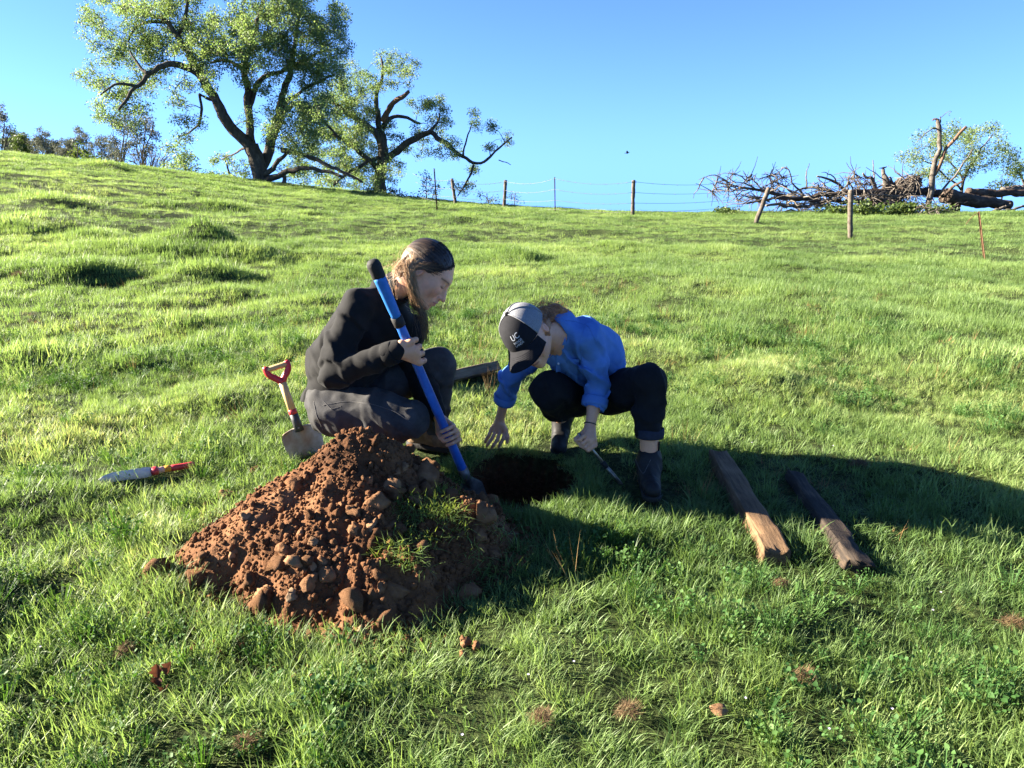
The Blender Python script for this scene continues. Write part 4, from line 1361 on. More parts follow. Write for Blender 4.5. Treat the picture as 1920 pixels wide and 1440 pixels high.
# ------------------------------------------------------------------ the blue spade in her hands
m_blue = noisy('blue_fibreglass', [(0.3, (0.010, 0.075, 0.33)), (0.62, (0.018, 0.12, 0.45)), (0.70, (0.03, 0.15, 0.48)), (0.78, (0.10, 0.085, 0.09))], scale=26, rough=0.42, bump=0.05, spec=0.5)
m_blue_grip = noisy('light_blue_grip', [(0.3, (0.012, 0.11, 0.36)), (0.7, (0.025, 0.16, 0.45))], scale=30, rough=0.55, bump=0.15, bump_scale=200, bump_dist=0.001)
m_steel = noisy('worn_steel', [(0.3, (0.10, 0.085, 0.07)), (0.6, (0.23, 0.21, 0.19)), (0.8, (0.36, 0.34, 0.32))], scale=20, rough=0.5, metal=0.55, bump=0.25, spec=0.5)
spade = thing('spade', SP_BOT, 'long blue handled spade with a black rubber end, held by the person in black', 'spade')
mb = MB()
tube(mb, [shaft(q) for q in np.linspace(0.235, 1.0, 14)], np.interp(np.linspace(0, 1, 14), [0, 0.85, 1], [0.0172, 0.0185, 0.0195]), 20)
mb.build('handle', m_blue, spade)
mb = MB()
tt = np.linspace(0.06, 0.225, 14)
tube(mb, [shaft(q) for q in tt], np.interp(tt, [0.06, 0.08, 0.19, 0.225], [0.0235, 0.0225, 0.0205, 0.019]), 20, flat=(1.06, 0.94))
mb.build('grip', m_blue_grip, spade)
mb = MB()
tt = np.array([-0.006, -0.003, 0.004, 0.015, 0.045, 0.062, 0.064])
tube(mb, [shaft(q) for q in tt], [0.008, 0.0165, 0.0225, 0.0255, 0.0245, 0.0240, 0.0225], 20)
mb.build('end_cap', m_rubber, spade)
mb = MB()
tt = np.array([0.222, 0.224, 0.245, 0.262, 0.264])
tube(mb, [shaft(q) for q in tt], [0.0185, 0.0218, 0.0218, 0.0208, 0.018], 20)
mb.build('collar', m_rubber, spade)
mb = MB()                                     # narrow blade, mostly in the soil of the pit edge
bs, be = shaft(0.985), shaft(1.22)
n = 10
for_v = []
TT = np.linspace(0, 1, n)
W = np.interp(TT, [0, 0.15, 0.3, 0.85, 1], [0.018, 0.022, 0.055, 0.050, 0.012])
for q, tq in enumerate(TT):
    c = bs + (be - bs) * tq
    for a in np.linspace(-1, 1, 7):
        for_v.append(c + sx * W[q] * a + toc * (0.016 * (1 - a * a) - 0.004))
for_v = np.array(for_v).reshape(n, 7, 3)
both = np.stack([for_v, for_v - toc * 0.003])
ii, jj = np.meshgrid(np.arange(n - 1), np.arange(6), indexing='ij')
Qd = np.stack([ii * 7 + jj, ii * 7 + jj + 1, (ii + 1) * 7 + jj + 1, (ii + 1) * 7 + jj], -1).reshape(-1, 4)
mb.add(both[0].reshape(-1, 3), Qd)
mb.add(both[1].reshape(-1, 3), Qd[:, ::-1])
tube(mb, [shaft(0.955), shaft(0.99), shaft(1.06)], [0.0215, 0.0215, 0.012], 14)
mb.build('blade', m_steel, spade)

# ------------------------------------------------------------------ second person: blue shirt, cap, reaching into the grass beside the pit
m_shirt = cloth('blue_linen', (0.060, 0.155, 0.40), (0.105, 0.225, 0.50), weave=700, mottled=9)
m_jeans2 = cloth('black_denim', (0.0055, 0.0057, 0.007), (0.0105, 0.011, 0.013), weave=1100, mottled=16)
m_cuff = cloth('denim_turn_up', (0.013, 0.016, 0.026), (0.030, 0.034, 0.05), weave=1000, mottled=20)
m_leather = noisy('black_leather', [(0.3, (0.008, 0.0075, 0.0075)), (0.6, (0.019, 0.018, 0.0175)), (0.8, (0.05, 0.042, 0.034))], scale=14, rough=0.62, bump=0.25, bump_scale=90, bump_dist=0.002, spec=0.22)
m_cap = cloth('black_cap_cloth', (0.0065, 0.0068, 0.009), (0.012, 0.012, 0.015), weave=900, mottled=40)
m_print = noisy('cap_print', [(0.3, (0.42, 0.44, 0.46)), (0.7, (0.55, 0.57, 0.6))], scale=50, rough=0.7, bump=0)
m_gold = noisy('gold_chain', [(0.3, (0.6, 0.36, 0.12)), (0.7, (0.8, 0.52, 0.2))], scale=60, rough=0.3, metal=1.0, bump=0)
# mesh of the cap: grey weave with small dark holes
m_mesh, nt_, b_ = new_mat('grey_cap_mesh')
tc_ = N(nt_, 'ShaderNodeTexCoord')
vo_ = N(nt_, 'ShaderNodeTexVoronoi', Scale=420)
nt_.links.new(tc_.outputs['Object'], vo_.inputs['Vector'])
nt_.links.new(ramp(nt_, vo_.outputs['Distance'], [(0.20, (0.045, 0.046, 0.05)), (0.42, (0.20, 0.203, 0.212))]), b_.inputs['Base Color'])
b_.inputs['Roughness'].default_value = 0.75
bp_ = N(nt_, 'ShaderNodeBump', Strength=0.5, Distance=0.001)
nt_.links.new(vo_.outputs['Distance'], bp_.inputs['Height'])
nt_.links.new(bp_.outputs[0], b_.inputs['Normal'])

p2 = thing('person', at(1130, 845, 2.95), 'person crouching in a blue shirt and black and grey cap, reaching into the grass', 'person')
BASE2 = (0.64, 0.335, 0.20)
h2 = Head(at(990, 627, 2.63), img_dir(-0.20, -0.83, 0.52), img_dir(-0.62, 0.52, 0.58), 0.99)
A2 = dict(pel=at(1116, 728, 3.06), mid=at(1102, 668, 2.96), che=at(1076, 634, 2.86), nek=at(1042, 618, 2.77), lsh=at(1102, 636, 2.75), rsh=at(1012, 652, 2.93),
          lel=at(1121, 724, 2.80), lwr=at(1106, 800, 2.72), rel=at(958, 704, 2.98), rwr=at(937, 787, 3.05), lhip=at(1142, 738, 2.99), rhip=at(1092, 744, 3.10),
          lkn=at(1218, 716, 2.67), lan=at(1217, 860, 2.64), rkn=at(1032, 732, 2.80), ran=at(1054, 786, 3.10))
b = Solid(0.02)
h2.shape(b)
b.chain([h2.P(-0.030, -0.045), A2['nek'], A2['che']], [0.050, 0.052, 0.085], 0.02)
b.cone(A2['nek'] + [-0.02, -0.03, -0.03], A2['mid'] + [-0.05, -0.06, 0], 0.052, 0.045, 0.03)
b.chain([A2['che'], A2['mid'], A2['pel']], [0.060, 0.05, 0.05], 0.03)
b.cone(A2['nek'], A2['rsh'], 0.04, 0.036, 0.03)
b.cone(A2['nek'], A2['lsh'], 0.04, 0.036, 0.03)
b.chain([A2['lsh'], A2['lel'], A2['lel'] * 0.5 + A2['lwr'] * 0.5, A2['lwr']], [0.026, 0.022, 0.027, 0.0205], 0.012)
b.chain([A2['rsh'], A2['rel'], A2['rwr']], [0.026, 0.024, 0.0205], 0.012)
for hp, kn, an in (('lhip', 'lkn', 'lan'), ('rhip', 'rkn', 'ran')):
    b.cone(A2['pel'], A2[hp], 0.05, 0.05, 0.03)
    b.chain([A2[hp], A2[kn], A2[kn] * 0.6 + A2[an] * 0.4, A2[an]], [0.05, 0.040, 0.043, 0.033], 0.015)
b.cone(A2['lan'], A2['lan'] + [0, -0.06, -0.06], 0.026, 0.018, 0.01)
b.cone(A2['ran'], A2['ran'] + [0, 0.0, -0.05], 0.026, 0.018, 0.01)
# her right hand, spread on the ground
w = A2['rwr']
mcp = [at(946, 806, 3.03), at(937, 810, 3.035), at(929, 809, 3.045), at(922, 805, 3.06)]
fin = [[mcp[0], at(944, 822, 3.01), at(938, 832, 3.01), at(935, 838, 3.02)], [mcp[1], at(933, 824, 3.015), at(926, 834, 3.015), at(922, 839, 3.025)],
       [mcp[2], at(923, 822, 3.03), at(916, 831, 3.03), at(913, 836, 3.04)], [mcp[3], at(917, 816, 3.05), at(912, 824, 3.055), at(910, 829, 3.06)]]
hand_shape(b, w, mcp, fin, [w * 0.7 + mcp[0] * 0.3, at(948, 806, 3.02), at(952, 819, 3.01), at(951, 829, 3.01)], 0.0088, 0.0130)
# her left fist round the soil probe
PR_T, PR_B = at(1084, 812, 2.685), at(1168, 912, 2.66)
pd = unit(PR_B - PR_T)
pc = unit(np.array([0, 0, EYE]) - PR_T)
px_ = unit(np.cross(pc, pd))
if px_[0] < 0:
    px_ = -px_
w = A2['lwr']
mcp, fin = [], []
for q, tq in enumerate([0.085, 0.155, 0.22, 0.28]):
    c = PR_T + (PR_B - PR_T) * tq
    m0 = c + px_ * 0.020 + pc * 0.010
    mcp.append(m0)
    fin.append([m0, c + px_ * 0.012 + pc * 0.022, c - px_ * 0.012 + pc * 0.019, c - px_ * 0.017 + pc * 0.002])
hand_shape(b, w, mcp, fin, [w, PR_T + (PR_B - PR_T) * 0.05 - px_ * 0.022, PR_T + (PR_B - PR_T) * 0.16 - px_ * 0.022 + pc * 0.008, PR_T + (PR_B - PR_T) * 0.25 - px_ * 0.014 + pc * 0.014], 0.0090, 0.0135)
b.cone(w, (mcp[0] + mcp[3]) / 2 + px_ * 0.006, 0.020, 0.019, 0.012)
def tone2(X):
    c = h2.tone(X, BASE2, (0.42, 0.15, 0.13), (0.16, 0.08, 0.04), (0.58, 0.24, 0.17))
    q = np.exp(-(((X - fin_tips) ** 2).sum(1)) / 0.05 ** 2)[:, None] * 0.35
    c = c * (1 - q) + np.array([0.60, 0.28, 0.21]) * q
    ch = np.exp(-(((X - (A2['nek'] + np.array([0, -0.05, -0.06]))) ** 2).sum(1)) / 0.09 ** 2)[:, None] * 0.45
    c = c * (1 - ch) + np.array([0.42, 0.19, 0.115]) * ch
    return c * (1 + 0.05 * fbm(X[:, 0] * 60, X[:, 1] * 60, X[:, 2] * 60, 6, 2))[:, None]
fin_tips = at(925, 832, 3.03)
b.mesh(0.0031, 'body', m_skin, p2, tone2, smooth=1)

# shirt
sh = Solid(0.03)
lt = unit(A2['lsh'] - A2['rsh'])
fw = unit(np.array([-0.75, -0.62, 0.0]))
for s in (-1, 1):
    sh.chain([A2['pel'] + lt * 0.055 * s + [0, 0, 0.01], A2['mid'] + lt * 0.062 * s, A2['che'] + lt * 0.062 * s + [0, 0, -0.015]], [0.095, 0.102, 0.096], 0.04)
sh.cone(A2['che'] + fw * 0.05 + [0, 0, -0.03], A2['mid'] + fw * 0.06 + [0, 0, -0.03], 0.088, 0.088, 0.04)
sh.cone(A2['nek'] + [0.01, 0, -0.02], A2['lsh'], 0.052, 0.060, 0.04)
sh.cone(A2['nek'] + [0.01, 0, -0.02], A2['rsh'], 0.052, 0.055, 0.04)
sh.chain([A2['lsh'], A2['lsh'] * 0.5 + A2['lel'] * 0.5 + [0.006, 0, 0], A2['lel'], A2['lel'] * 0.52 + A2['lwr'] * 0.48], [0.061, 0.060, 0.052, 0.049], 0.016)
sh.chain([A2['rsh'], A2['rel'], A2['rel'] * 0.42 + A2['rwr'] * 0.58], [0.056, 0.051, 0.046], 0.016)
nd = unit(h2.P(-0.03, -0.06) - A2['nek'])
sh.cone(A2['nek'] - nd * 0.02 + [0.012, 0.01, 0.0], A2['nek'] + nd * 0.020 + [0.014, 0.01, 0.004], 0.070, 0.066, 0.014)
# open neck and unbuttoned placket
sh.cone(A2['nek'] + nd * 0.00 + [-0.006, -0.012, 0], A2['nek'] + nd * 0.13, 0.056, 0.066, 0.004, True)
sh.chain([at(1030, 645, 2.63), at(1026, 672, 2.63), at(1020, 694, 2.65)], [0.056, 0.044, 0.024], 0.004, True)
sh.cone(at(1018, 672, 2.62), at(1018, 660, 2.78), 0.03, 0.035, 0.004, True)
cuffl = A2['lel'] * 0.52 + A2['lwr'] * 0.48
cuffr = A2['rel'] * 0.42 + A2['rwr'] * 0.58
sh.cuts = []
ld, rd = unit(A2['lwr'] - A2['lel']), unit(A2['rwr'] - A2['rel'])
sh.cone(cuffl + ld * 0.004, cuffl + ld * 0.12, 0.036, 0.06, 0.002, True)
sh.cone(cuffr + rd * 0.004, cuffr + rd * 0.12, 0.034, 0.06, 0.002, True)
sh.disp = folds(0.0050, [(A2['lel'], 0.08, A2['lsh'] - A2['lel'], 0.0055, 110), (A2['lsh'] + [0.0, 0, -0.06], 0.10, [0.6, 0.2, 0.8], 0.005, 80), (A2['rel'], 0.09, A2['rsh'] - A2['rel'] + [0.1, 0, 0.0], 0.007, 110),
                         (A2['mid'] + [-0.02, -0.08, -0.02], 0.12, [0.8, 0, 0.6], 0.006, 75), (A2['che'] + [0.04, 0, 0.05], 0.10, [0.9, 0, 0.3], 0.004, 60), (A2['mid'] + [0.08, 0, 0.0], 0.10, [0.3, 0, 1], 0.005, 80),
                         (A2['lsh'] * 0.5 + A2['lel'] * 0.5, 0.09, [0.5, 0.2, 0.8], 0.005, 90)], 10, 41, 0.0015)
shirt = sh.mesh(0.0042, 'shirt', m_shirt, p2, smooth=1)
def slab(name, quad, th, mat, parent, nrm, bulge=0.0, sub=6, smooth=True):
    """Cloth panel spanned by four corners, with thickness."""
    a, b_, c, d = [np.asarray(q, float) for q in quad]
    u, v = np.meshgrid(np.linspace(0, 1, sub + 1), np.linspace(0, 1, sub + 1), indexing='ij')
    u, v = u[..., None], v[..., None]
    Pm = (a * (1 - u) + b_ * u) * (1 - v) + (d * (1 - u) + c * u) * v + nrm * (bulge * 16 * u * (1 - u) * v * (1 - v))
    n = sub + 1
    top, bot = (Pm + nrm * th / 2).reshape(-1, 3), (Pm - nrm * th / 2).reshape(-1, 3)
    i, j = np.meshgrid(np.arange(sub), np.arange(sub), indexing='ij')
    Q = np.stack([i * n + j, (i + 1) * n + j, (i + 1) * n + j + 1, i * n + j + 1], -1).reshape(-1, 4)
    mb = MB()
    mb.add(np.concatenate([top, bot]), np.concatenate([Q, Q[:, ::-1] + n * n]))
    rim = [q * n for q in range(n)] + [(n - 1) * n + q for q in range(1, n)] + [q * n + n - 1 for q in range(n - 2, -1, -1)] + [q for q in range(n - 2, 0, -1)]
    m = len(rim)
    mb.f4.append(np.array([[rim[q], rim[q] + n * n, rim[(q + 1) % m] + n * n, rim[(q + 1) % m]] for q in range(m)]))
    o = mb.build(name, mat, None, smooth)
    if parent is not None:
        o.parent = parent
        o.location = -world_loc(parent)
    return o
def on_solid(S, px, py, lift=0.0, y0=2.4, y1=3.2):
    d = ray(px, py)
    Ys = np.arange(y0, y1, 0.002)
    X = np.array([0, 0, EYE]) + d * (Ys / d[1])[:, None]
    dv = S.ev(X)
    k = int(np.argmax(dv < 0)) if (dv < 0).any() else len(Ys) // 2
    return X[k] - unit(d) * lift
to_eye = unit(np.array([0, 0, EYE]) - A2['che'])
cp = lambda x, y, l=0.004: on_solid(sh, x, y, l)
slab('collar', [cp(1035, 592), cp(1056, 598), cp(1062, 646, 0.010), cp(1043, 650, 0.012)], 0.003, m_shirt, p2, to_eye, 0.006)
slab('placket', [cp(1043, 652), cp(1054, 652), cp(1052, 706), cp(1042, 704)], 0.0025, m_shirt, p2, to_eye, 0.0)
slab('pocket', [cp(1062, 672), cp(1086, 674), cp(1084, 708), cp(1060, 704)], 0.0025, m_shirt, p2, to_eye, 0.002)
for bx, by in ((1047, 660), (1047, 682)):
    c = cp(bx, by, 0.008)
    mb = MB()
    tube(mb, [c, c + to_eye * 0.003], [0.0048, 0.0044], 10)
    o = mb.build('button', m_print, None)
    o.parent = p2
    o.location = -world_loc(p2)
# rolled cuffs
for cc, dd_, r in ((cuffl, ld, 0.0515), (cuffr, rd, 0.0485)):
    mb = MB()
    pts = np.array([cc - dd_ * 0.034, cc - dd_ * 0.030, cc - dd_ * 0.006, cc + dd_ * 0.004, cc + dd_ * 0.004, cc - dd_ * 0.01])
    tube(mb, pts + np.arange(6)[:, None] * 1e-5, [r * 0.97, r * 1.05, r * 1.03, r * 1.0, r * 0.88, r * 0.86], 28, 0.06, 5, cap=False)
    o = mb.build('cuff', m_shirt, None)
    o.parent = p2
    o.location = -world_loc(p2)
seam_line(sh, [(1056, 600), (1080, 602), (1104, 612), (1118, 640)], p2, m_shirt, 0.0022)
seam_line(sh, [(1100, 604), (1088, 640), (1092, 680), (1096, 700)], p2, m_shirt, 0.0020)
# trousers
t = Solid(0.03)
t.chain([A2['pel'] + lt * 0.05, A2['pel'] - lt * 0.05], [0.108, 0.108], 0.03)
t.chain([A2['lhip'], A2['lhip'] * 0.5 + A2['lkn'] * 0.5 + [0, 0, 0.0], A2['lkn']], [0.100, 0.085, 0.071], 0.02)
lcuff = A2['lkn'] * 0.30 + A2['lan'] * 0.70
t.chain([A2['lkn'], A2['lkn'] * 0.6 + A2['lan'] * 0.4, lcuff], [0.068, 0.061, 0.055], 0.014)
t.chain([A2['rhip'], A2['rkn']], [0.098, 0.084], 0.02)
t.chain([A2['rkn'], A2['rkn'] * 0.5 + A2['ran'] * 0.5, A2['ran'] + [0, 0, 0.02]], [0.082, 0.068, 0.056], 0.014)
t.plane(lcuff, A2['lan'] - A2['lkn'])
t.disp = folds(0.0045, [(A2['lkn'] + [-0.04, 0, -0.04], 0.07, [0.7, 0, 0.7], 0.006, 100), (A2['lkn'] * 0.5 + A2['lan'] * 0.5, 0.09, [0.1, 0, 1], 0.004, 80), (A2['rkn'] + [0.05, 0, -0.05], 0.09, [1, 0, 0.4], 0.006, 90)], 9, 53)
t.mesh(0.0043, 'jeans', m_jeans2, p2, smooth=1)
mb = MB()
ax = unit(A2['lan'] - A2['lkn'])
pts = np.array([lcuff - ax * 0.034, lcuff - ax * 0.030, lcuff - ax * 0.004, lcuff + ax * 0.004, lcuff + ax * 0.003, lcuff - ax * 0.02])
tube(mb, pts + np.arange(6)[:, None] * 1e-5, [0.052, 0.0585, 0.0575, 0.0555, 0.048, 0.047], 32, 0.04, 7, cap=False)
o = mb.build('turn_up', m_cuff, None)
o.parent = p2
o.location = -world_loc(p2)
# ankle boots
an = A2['lan']
gl = gz(an[0], an[1] - 0.05)
top = A2['lkn'] * 0.06 + A2['lan'] * 0.94
bt = boot('boot', p2, m_leather, [an[0] - 0.002, an[1] - 0.005, gl + 0.092], [an[0] + 0.002, an[1] + 0.025, gl + 0.048], [an[0] - 0.010, an[1] - 0.135, gl + 0.040], [an[0] + 0.001, an[1] + 0.004, gl + 0.118], 1.0, m_rubber)
seam_line(boot.last, [(1192, 862), (1198, 878), (1206, 890), (1213, 876), (1220, 862)], bt, m_thread, 0.0012, 30)
seam_line(boot.last, [(1196, 905), (1206, 898), (1218, 900), (1228, 908)], bt, m_leather, 0.0016, 30)
mb = MB()                                          # pull tab and elastic side
tube(mb, [[an[0] + 0.032, an[1] - 0.01, gl + 0.150], [an[0] + 0.034, an[1] - 0.012, gl + 0.185]], [0.010, 0.009], 8, flat=(1, 0.25))
o = mb.build('pull_tab', m_leather, None)
o.parent = bt
o.location = -world_loc(bt)
an = A2['ran']
toe = at(1044, 838, 3.02)
gl = gz(toe[0], toe[1])
boot('boot', p2, m_leather, [an[0] + 0.004, an[1] + 0.0, gl + 0.150], [an[0] + 0.010, an[1] + 0.055, gl + 0.130], [toe[0] + 0.008, toe[1], gl + 0.032], [an[0] - 0.004, an[1] - 0.04, gl + 0.20], 1.02, m_rubber)
trample += [(an[0] - 0.01, 3.06, 0.09), (A2['lan'][0], 2.60, 0.10), (A2['lan'][0], 2.50, 0.06), (-0.075, 3.02, 0.045)]

# cap: crown of mesh behind, cloth front, stitched peak
P = h2.P
def capsurf(ph, th, out=1.0, f0=-0.004):
    """ph: angle round from the front (left positive), th: down from the button."""
    rx, ry, rz = 0.106 * out, 0.083 * out, 0.106 * out
    return P(f0 + rx * math.sin(th) * math.cos(ph), 0.024 + rz * math.cos(th) * 0.98, ry * math.sin(th) * math.sin(ph))
def cap_shell(name, p0, p1, th1f, mat, parent, n=28, m=14):
    mb = MB()
    for out, flip in ((1.0, False), (0.975, True)):
        V = np.array([[capsurf(p, 0.02 + (th1f(p) - 0.02) * q / m, out) for q in range(m + 1)] for p in np.linspace(p0, p1, n + 1)]).reshape(-1, 3)
        i, j = np.meshgrid(np.arange(n), np.arange(m), indexing='ij')
        k = m + 1
        Q = np.stack([i * k + j, i * k + j + 1, (i + 1) * k + j + 1, (i + 1) * k + j], -1).reshape(-1, 4)
        mb.add(V, Q[:, ::-1] if flip else Q)
    o = mb.build(name, mat, None)
    if parent is not None:
        o.parent = parent
        o.location = -world_loc(parent)
    return o
edge = lambda p: 1.52 + 0.10 * (1 - math.cos(p)) * 0.5
cap = cap_shell('cap', -1.18, 1.18, edge, m_cap, p2)
for a in ((1.18, 2.15), (2.15, 3.1416), (3.1416, 4.13), (4.13, 5.103)):
    cap_shell('mesh_panel', a[0], a[1], edge, m_mesh, cap, 12, 14)
mb = MB()
for a in (1.18, 2.15, 3.1416, 4.13, 5.103):
    Pp = np.array([capsurf(a, q, 1.012) for q in np.linspace(0.02, 1.52, 12)])
    tube(mb, Pp, 0.0022, 6)
o = mb.build('seam', m_mesh, None)
o.parent = cap
o.location = -world_loc(cap)
mb = MB()
c = capsurf(0, 0.0, 1.0)
v, f = ICO[2]
mb.add(c + (v * [0.009, 0.009, 0.009]), f)
o = mb.build('cap_button', m_cap, None)
o.parent = cap
o.location = -world_loc(cap)
# peak
mb = MB()
n, m = 26, 12
def peak(a, r, dz=0.0):
    ph = a * 1.12
    inner = capsurf(ph, 1.50, 0.99)
    f_in, u_in, l_in = h2.local(inner[None])
    f_in, u_in, l_in = f_in[0], u_in[0], l_in[0]
    ln = 0.076 * math.sqrt(max(1 - (abs(a)) ** 2.6, 0.0)) + 0.004
    l_ = l_in * (1 + 0.10 * r)
    return P(f_in + ln * r, u_in - 0.020 * r - 0.030 * (l_ / 0.08) ** 2 * (0.35 + 0.65 * r) + dz, l_)
V = []
for dz in (0.0, -0.0035):
    V.append(np.array([[peak(a, q / m, dz) for q in range(m + 1)] for a in np.linspace(-1, 1, n + 1)]).reshape(-1, 3))
i, j = np.meshgrid(np.arange(n), np.arange(m), indexing='ij')
k = m + 1
Q = np.stack([i * k + j, (i + 1) * k + j, (i + 1) * k + j + 1, i * k + j + 1], -1).reshape(-1, 4)
NV = (n + 1) * k
mb.add(np.concatenate(V), np.concatenate([Q, Q[:, ::-1] + NV]))
rim = [q * k + m for q in range(n + 1)]
mb.f4.append(np.array([[rim[q], rim[q] + NV, rim[q + 1] + NV, rim[q + 1]] for q in range(n)]))
for r_ in np.linspace(0.30, 0.95, 8):
    tube(mb, np.array([peak(a, r_, 0.0006) for a in np.linspace(-0.97, 0.97, 40)]), 0.0006, 4, cap=False)
o = mb.build('peak', m_cap, None)
o.parent = cap
o.location = -world_loc(cap)
# print on the front of the cap
def cap_text(txt, size, u, l, spacing=1.0):
    cu = bpy.data.curves.new('cap_lettering', 'FONT')
    cu.body = txt
    cu.size = size
    cu.extrude = 0.0004
    cu.align_x = 'CENTER'
    cu.space_character = spacing
    tmp = bpy.data.objects.new('tmp', cu)
    COL.objects.link(tmp)
    dg = bpy.context.evaluated_depsgraph_get()
    me = bpy.data.meshes.new_from_object(tmp.evaluated_get(dg))
    bpy.data.objects.remove(tmp)
    V = np.array([v.co[:] for v in me.vertices])
    out = []
    for x, y, z in V:                         # wrap on the crown: x runs to the wearer's left, y up the crown
        ph = (l + x) / 0.088
        th = 1.50 - (u + y) / 0.104
        out.append(capsurf(ph, th, 1.012 + z))
    for v, q in zip(me.vertices, out):
        v.co = Vector(q)
    me.materials.append(m_print)
    o = bpy.data.objects.new('lettering', me)
    COL.objects.link(o)
    o.parent = cap
    o.location = -world_loc(cap)
cap_text('UC', 0.030, 0.046, 0.030, 1.05)
cap_text('RANGE', 0.0125, 0.031, 0.030)
cap_text('LANDS', 0.0125, 0.019, 0.030)

# ginger hair gathered behind the cap
m_ginger = noisy('ginger_hair', [(0.25, (0.14, 0.045, 0.011)), (0.5, (0.30, 0.11, 0.026)), (0.8, (0.50, 0.22, 0.06))], scale=6, rough=0.5, bump=0.6, bump_scale=50, bump_dist=0.003, stretch=(3, 12, 12), spec=0.4)
m_ginger_strand = hair_material('ginger_strands', (0.13, 0.045, 0.012), (0.66, 0.29, 0.085))
hs = Solid(0.012)
Ax = np.stack([h2.f, h2.u, h2.l])
hs.ell(P(-0.030, -0.018), np.array([0.080, 0.055, 0.0765]), Ax)
hs.chain([P(-0.085, -0.02), at(1020, 596, 2.74), at(1042, 590, 2.78), at(1066, 589, 2.83)], [0.045, 0.040, 0.036, 0.020], 0.02)
hs.ell(P(0.095, -0.050), np.array([0.092, 0.090, 0.12]), Ax, 0.006, True)
hs.disp = lambda X: 0.005 * fbm(X[:, 0] * 40, X[:, 1] * 40, X[:, 2] * 40, 14, 3)
hair2 = hs.mesh(0.003, 'hair', m_ginger, p2, smooth=1)
mb = MB()
for q in range(900):
    a = random.random()
    c0 = P(-0.085, -0.01) * (1 - a) + at(1042, 588, 2.78) * a
    r = 0.042 * (1 - 0.3 * a)
    st = c0 + np.array([random.gauss(0, 1), random.gauss(0, 1), random.gauss(0.4, 1)]) * r * 0.6
    v = unit(at(1062, 590, 2.82) - P(-0.07, 0.0)) * random.uniform(0.02, 0.06)
    lock(mb, [st, st + v * 0.5 + [random.gauss(0, 0.006), 0, random.gauss(0.006, 0.006)], st + v + [random.gauss(0, 0.008), 0, random.gauss(0.0, 0.010)]], 0.0006, 0.003, 9, random.uniform(0.1, 1))
for q in range(170):
    st = at(1010 + random.gauss(0, 4), 612 + random.gauss(0, 10), 2.60 + random.gauss(0, 0.01))
    e = at(1034 + random.gauss(0, 6), 592 + random.gauss(0, 8), 2.72)
    lock(mb, [st, (st + e) / 2 + [0, -0.01, 0.006], e], 0.0006, 0.004, 9, random.uniform(0, 0.6))
o = mb.build('strands', m_ginger_strand, None, attr='rnd')
o.parent = hair2
o['kind'] = 'stuff'
# necklace and hair band on the wrist
mb = MB()
nk = resample(np.array([cp(1041, 646, 0.004) if False else at(1040, 651, 2.72), at(1036, 664, 2.70), at(1028, 672, 2.69), at(1018, 668, 2.69), at(1013, 657, 2.70)]), 22)
pr = []
for q in nk:
    d = unit(q - np.array([0, 0, EYE]))
    Ys = np.arange(-0.12, 0.2, 0.002)
    X = q + d * Ys[:, None]
    dv = b.ev(X)
    kk = int(np.argmax(dv < 0)) if (dv < 0).any() else 60
    pr.append(X[kk] - d * 0.001)
tube(mb, resample(np.array(pr), 30), 0.0012, 6)
o = mb.build('necklace', m_gold, None)
o.parent = p2
o.location = -world_loc(p2)
mb = MB()
wc = A2['lwr'] * 0.93 + A2['lel'] * 0.07
e1 = unit(np.cross(ld, [0, 1, 0]))
e2 = np.cross(ld, e1)
ringp = np.array([wc + 0.0235 * (math.cos(a) * e1 + math.sin(a) * e2) for a in np.linspace(0, 2 * np.pi, 25)])
tube(mb, ringp, 0.0022, 6)
o = mb.build('wrist_band', m_rubber, None)
o.parent = p2
o.location = -world_loc(p2)

# the soil probe in her hand
probe = thing('soil_probe', PR_B, 'thin metal soil probe held by the person in the blue shirt', 'soil probe')
pp = lambda q: PR_T + (PR_B - PR_T) * q
m_brass = noisy('dull_metal_tube', [(0.3, (0.16, 0.14, 0.11)), (0.7, (0.36, 0.32, 0.26))], scale=30, rough=0.38, metal=0.8, bump=0.1, spec=0.5)
for nm, t0, t1, r, mt in (('shaft', 0.0, 0.55, 0.0062, m_brass), ('collar', 0.54, 0.64, 0.0098, m_rubber), ('tube', 0.63, 1.04, 0.0078, m_brass)):
    mb = MB()
    tube(mb, [pp(t0), pp(t0 + 0.002), pp((t0 + t1) / 2), pp(t1 - 0.002), pp(t1)], [r * 0.8, r, r, r, r * 0.8], 14)
    mb.build(nm, mt, probe)

# ------------------------------------------------------------------ tools lying or standing on the grass
m_red = noisy('red_plastic', [(0.3, (0.42, 0.020, 0.028)), (0.7, (0.55, 0.035, 0.042))], scale=30, rough=0.42, bump=0.08, spec=0.5)
m_ash = noisy('varnished_ash', [(0.3, (0.48, 0.30, 0.12)), (0.7, (0.64, 0.44, 0.20))], scale=8, rough=0.5, bump=0.1, stretch=(30, 30, 2), spec=0.4)
m_mud_steel = noisy('muddy_steel', [(0.30, (0.22, 0.15, 0.095)), (0.48, (0.32, 0.28, 0.23)), (0.60, (0.42, 0.395, 0.36)), (0.78, (0.30, 0.20, 0.125))], scale=9, rough=0.7, bump=0.3, bump_scale=40, bump_dist=0.003)
m_dark_metal = noisy('dark_socket', [(0.3, (0.03, 0.03, 0.032)), (0.7, (0.09, 0.09, 0.09))], scale=20, rough=0.5, metal=0.4, bump=0.15)
m_orange = noisy('orange_label', [(0.3, (0.62, 0.25, 0.02)), (0.7, (0.70, 0.31, 0.03))], scale=30, rough=0.5, bump=0)
m_bright_steel = noisy('bright_steel', [(0.3, (0.46, 0.45, 0.42)), (0.7, (0.62, 0.61, 0.58))], scale=14, rough=0.55, metal=0.1, bump=0.1)
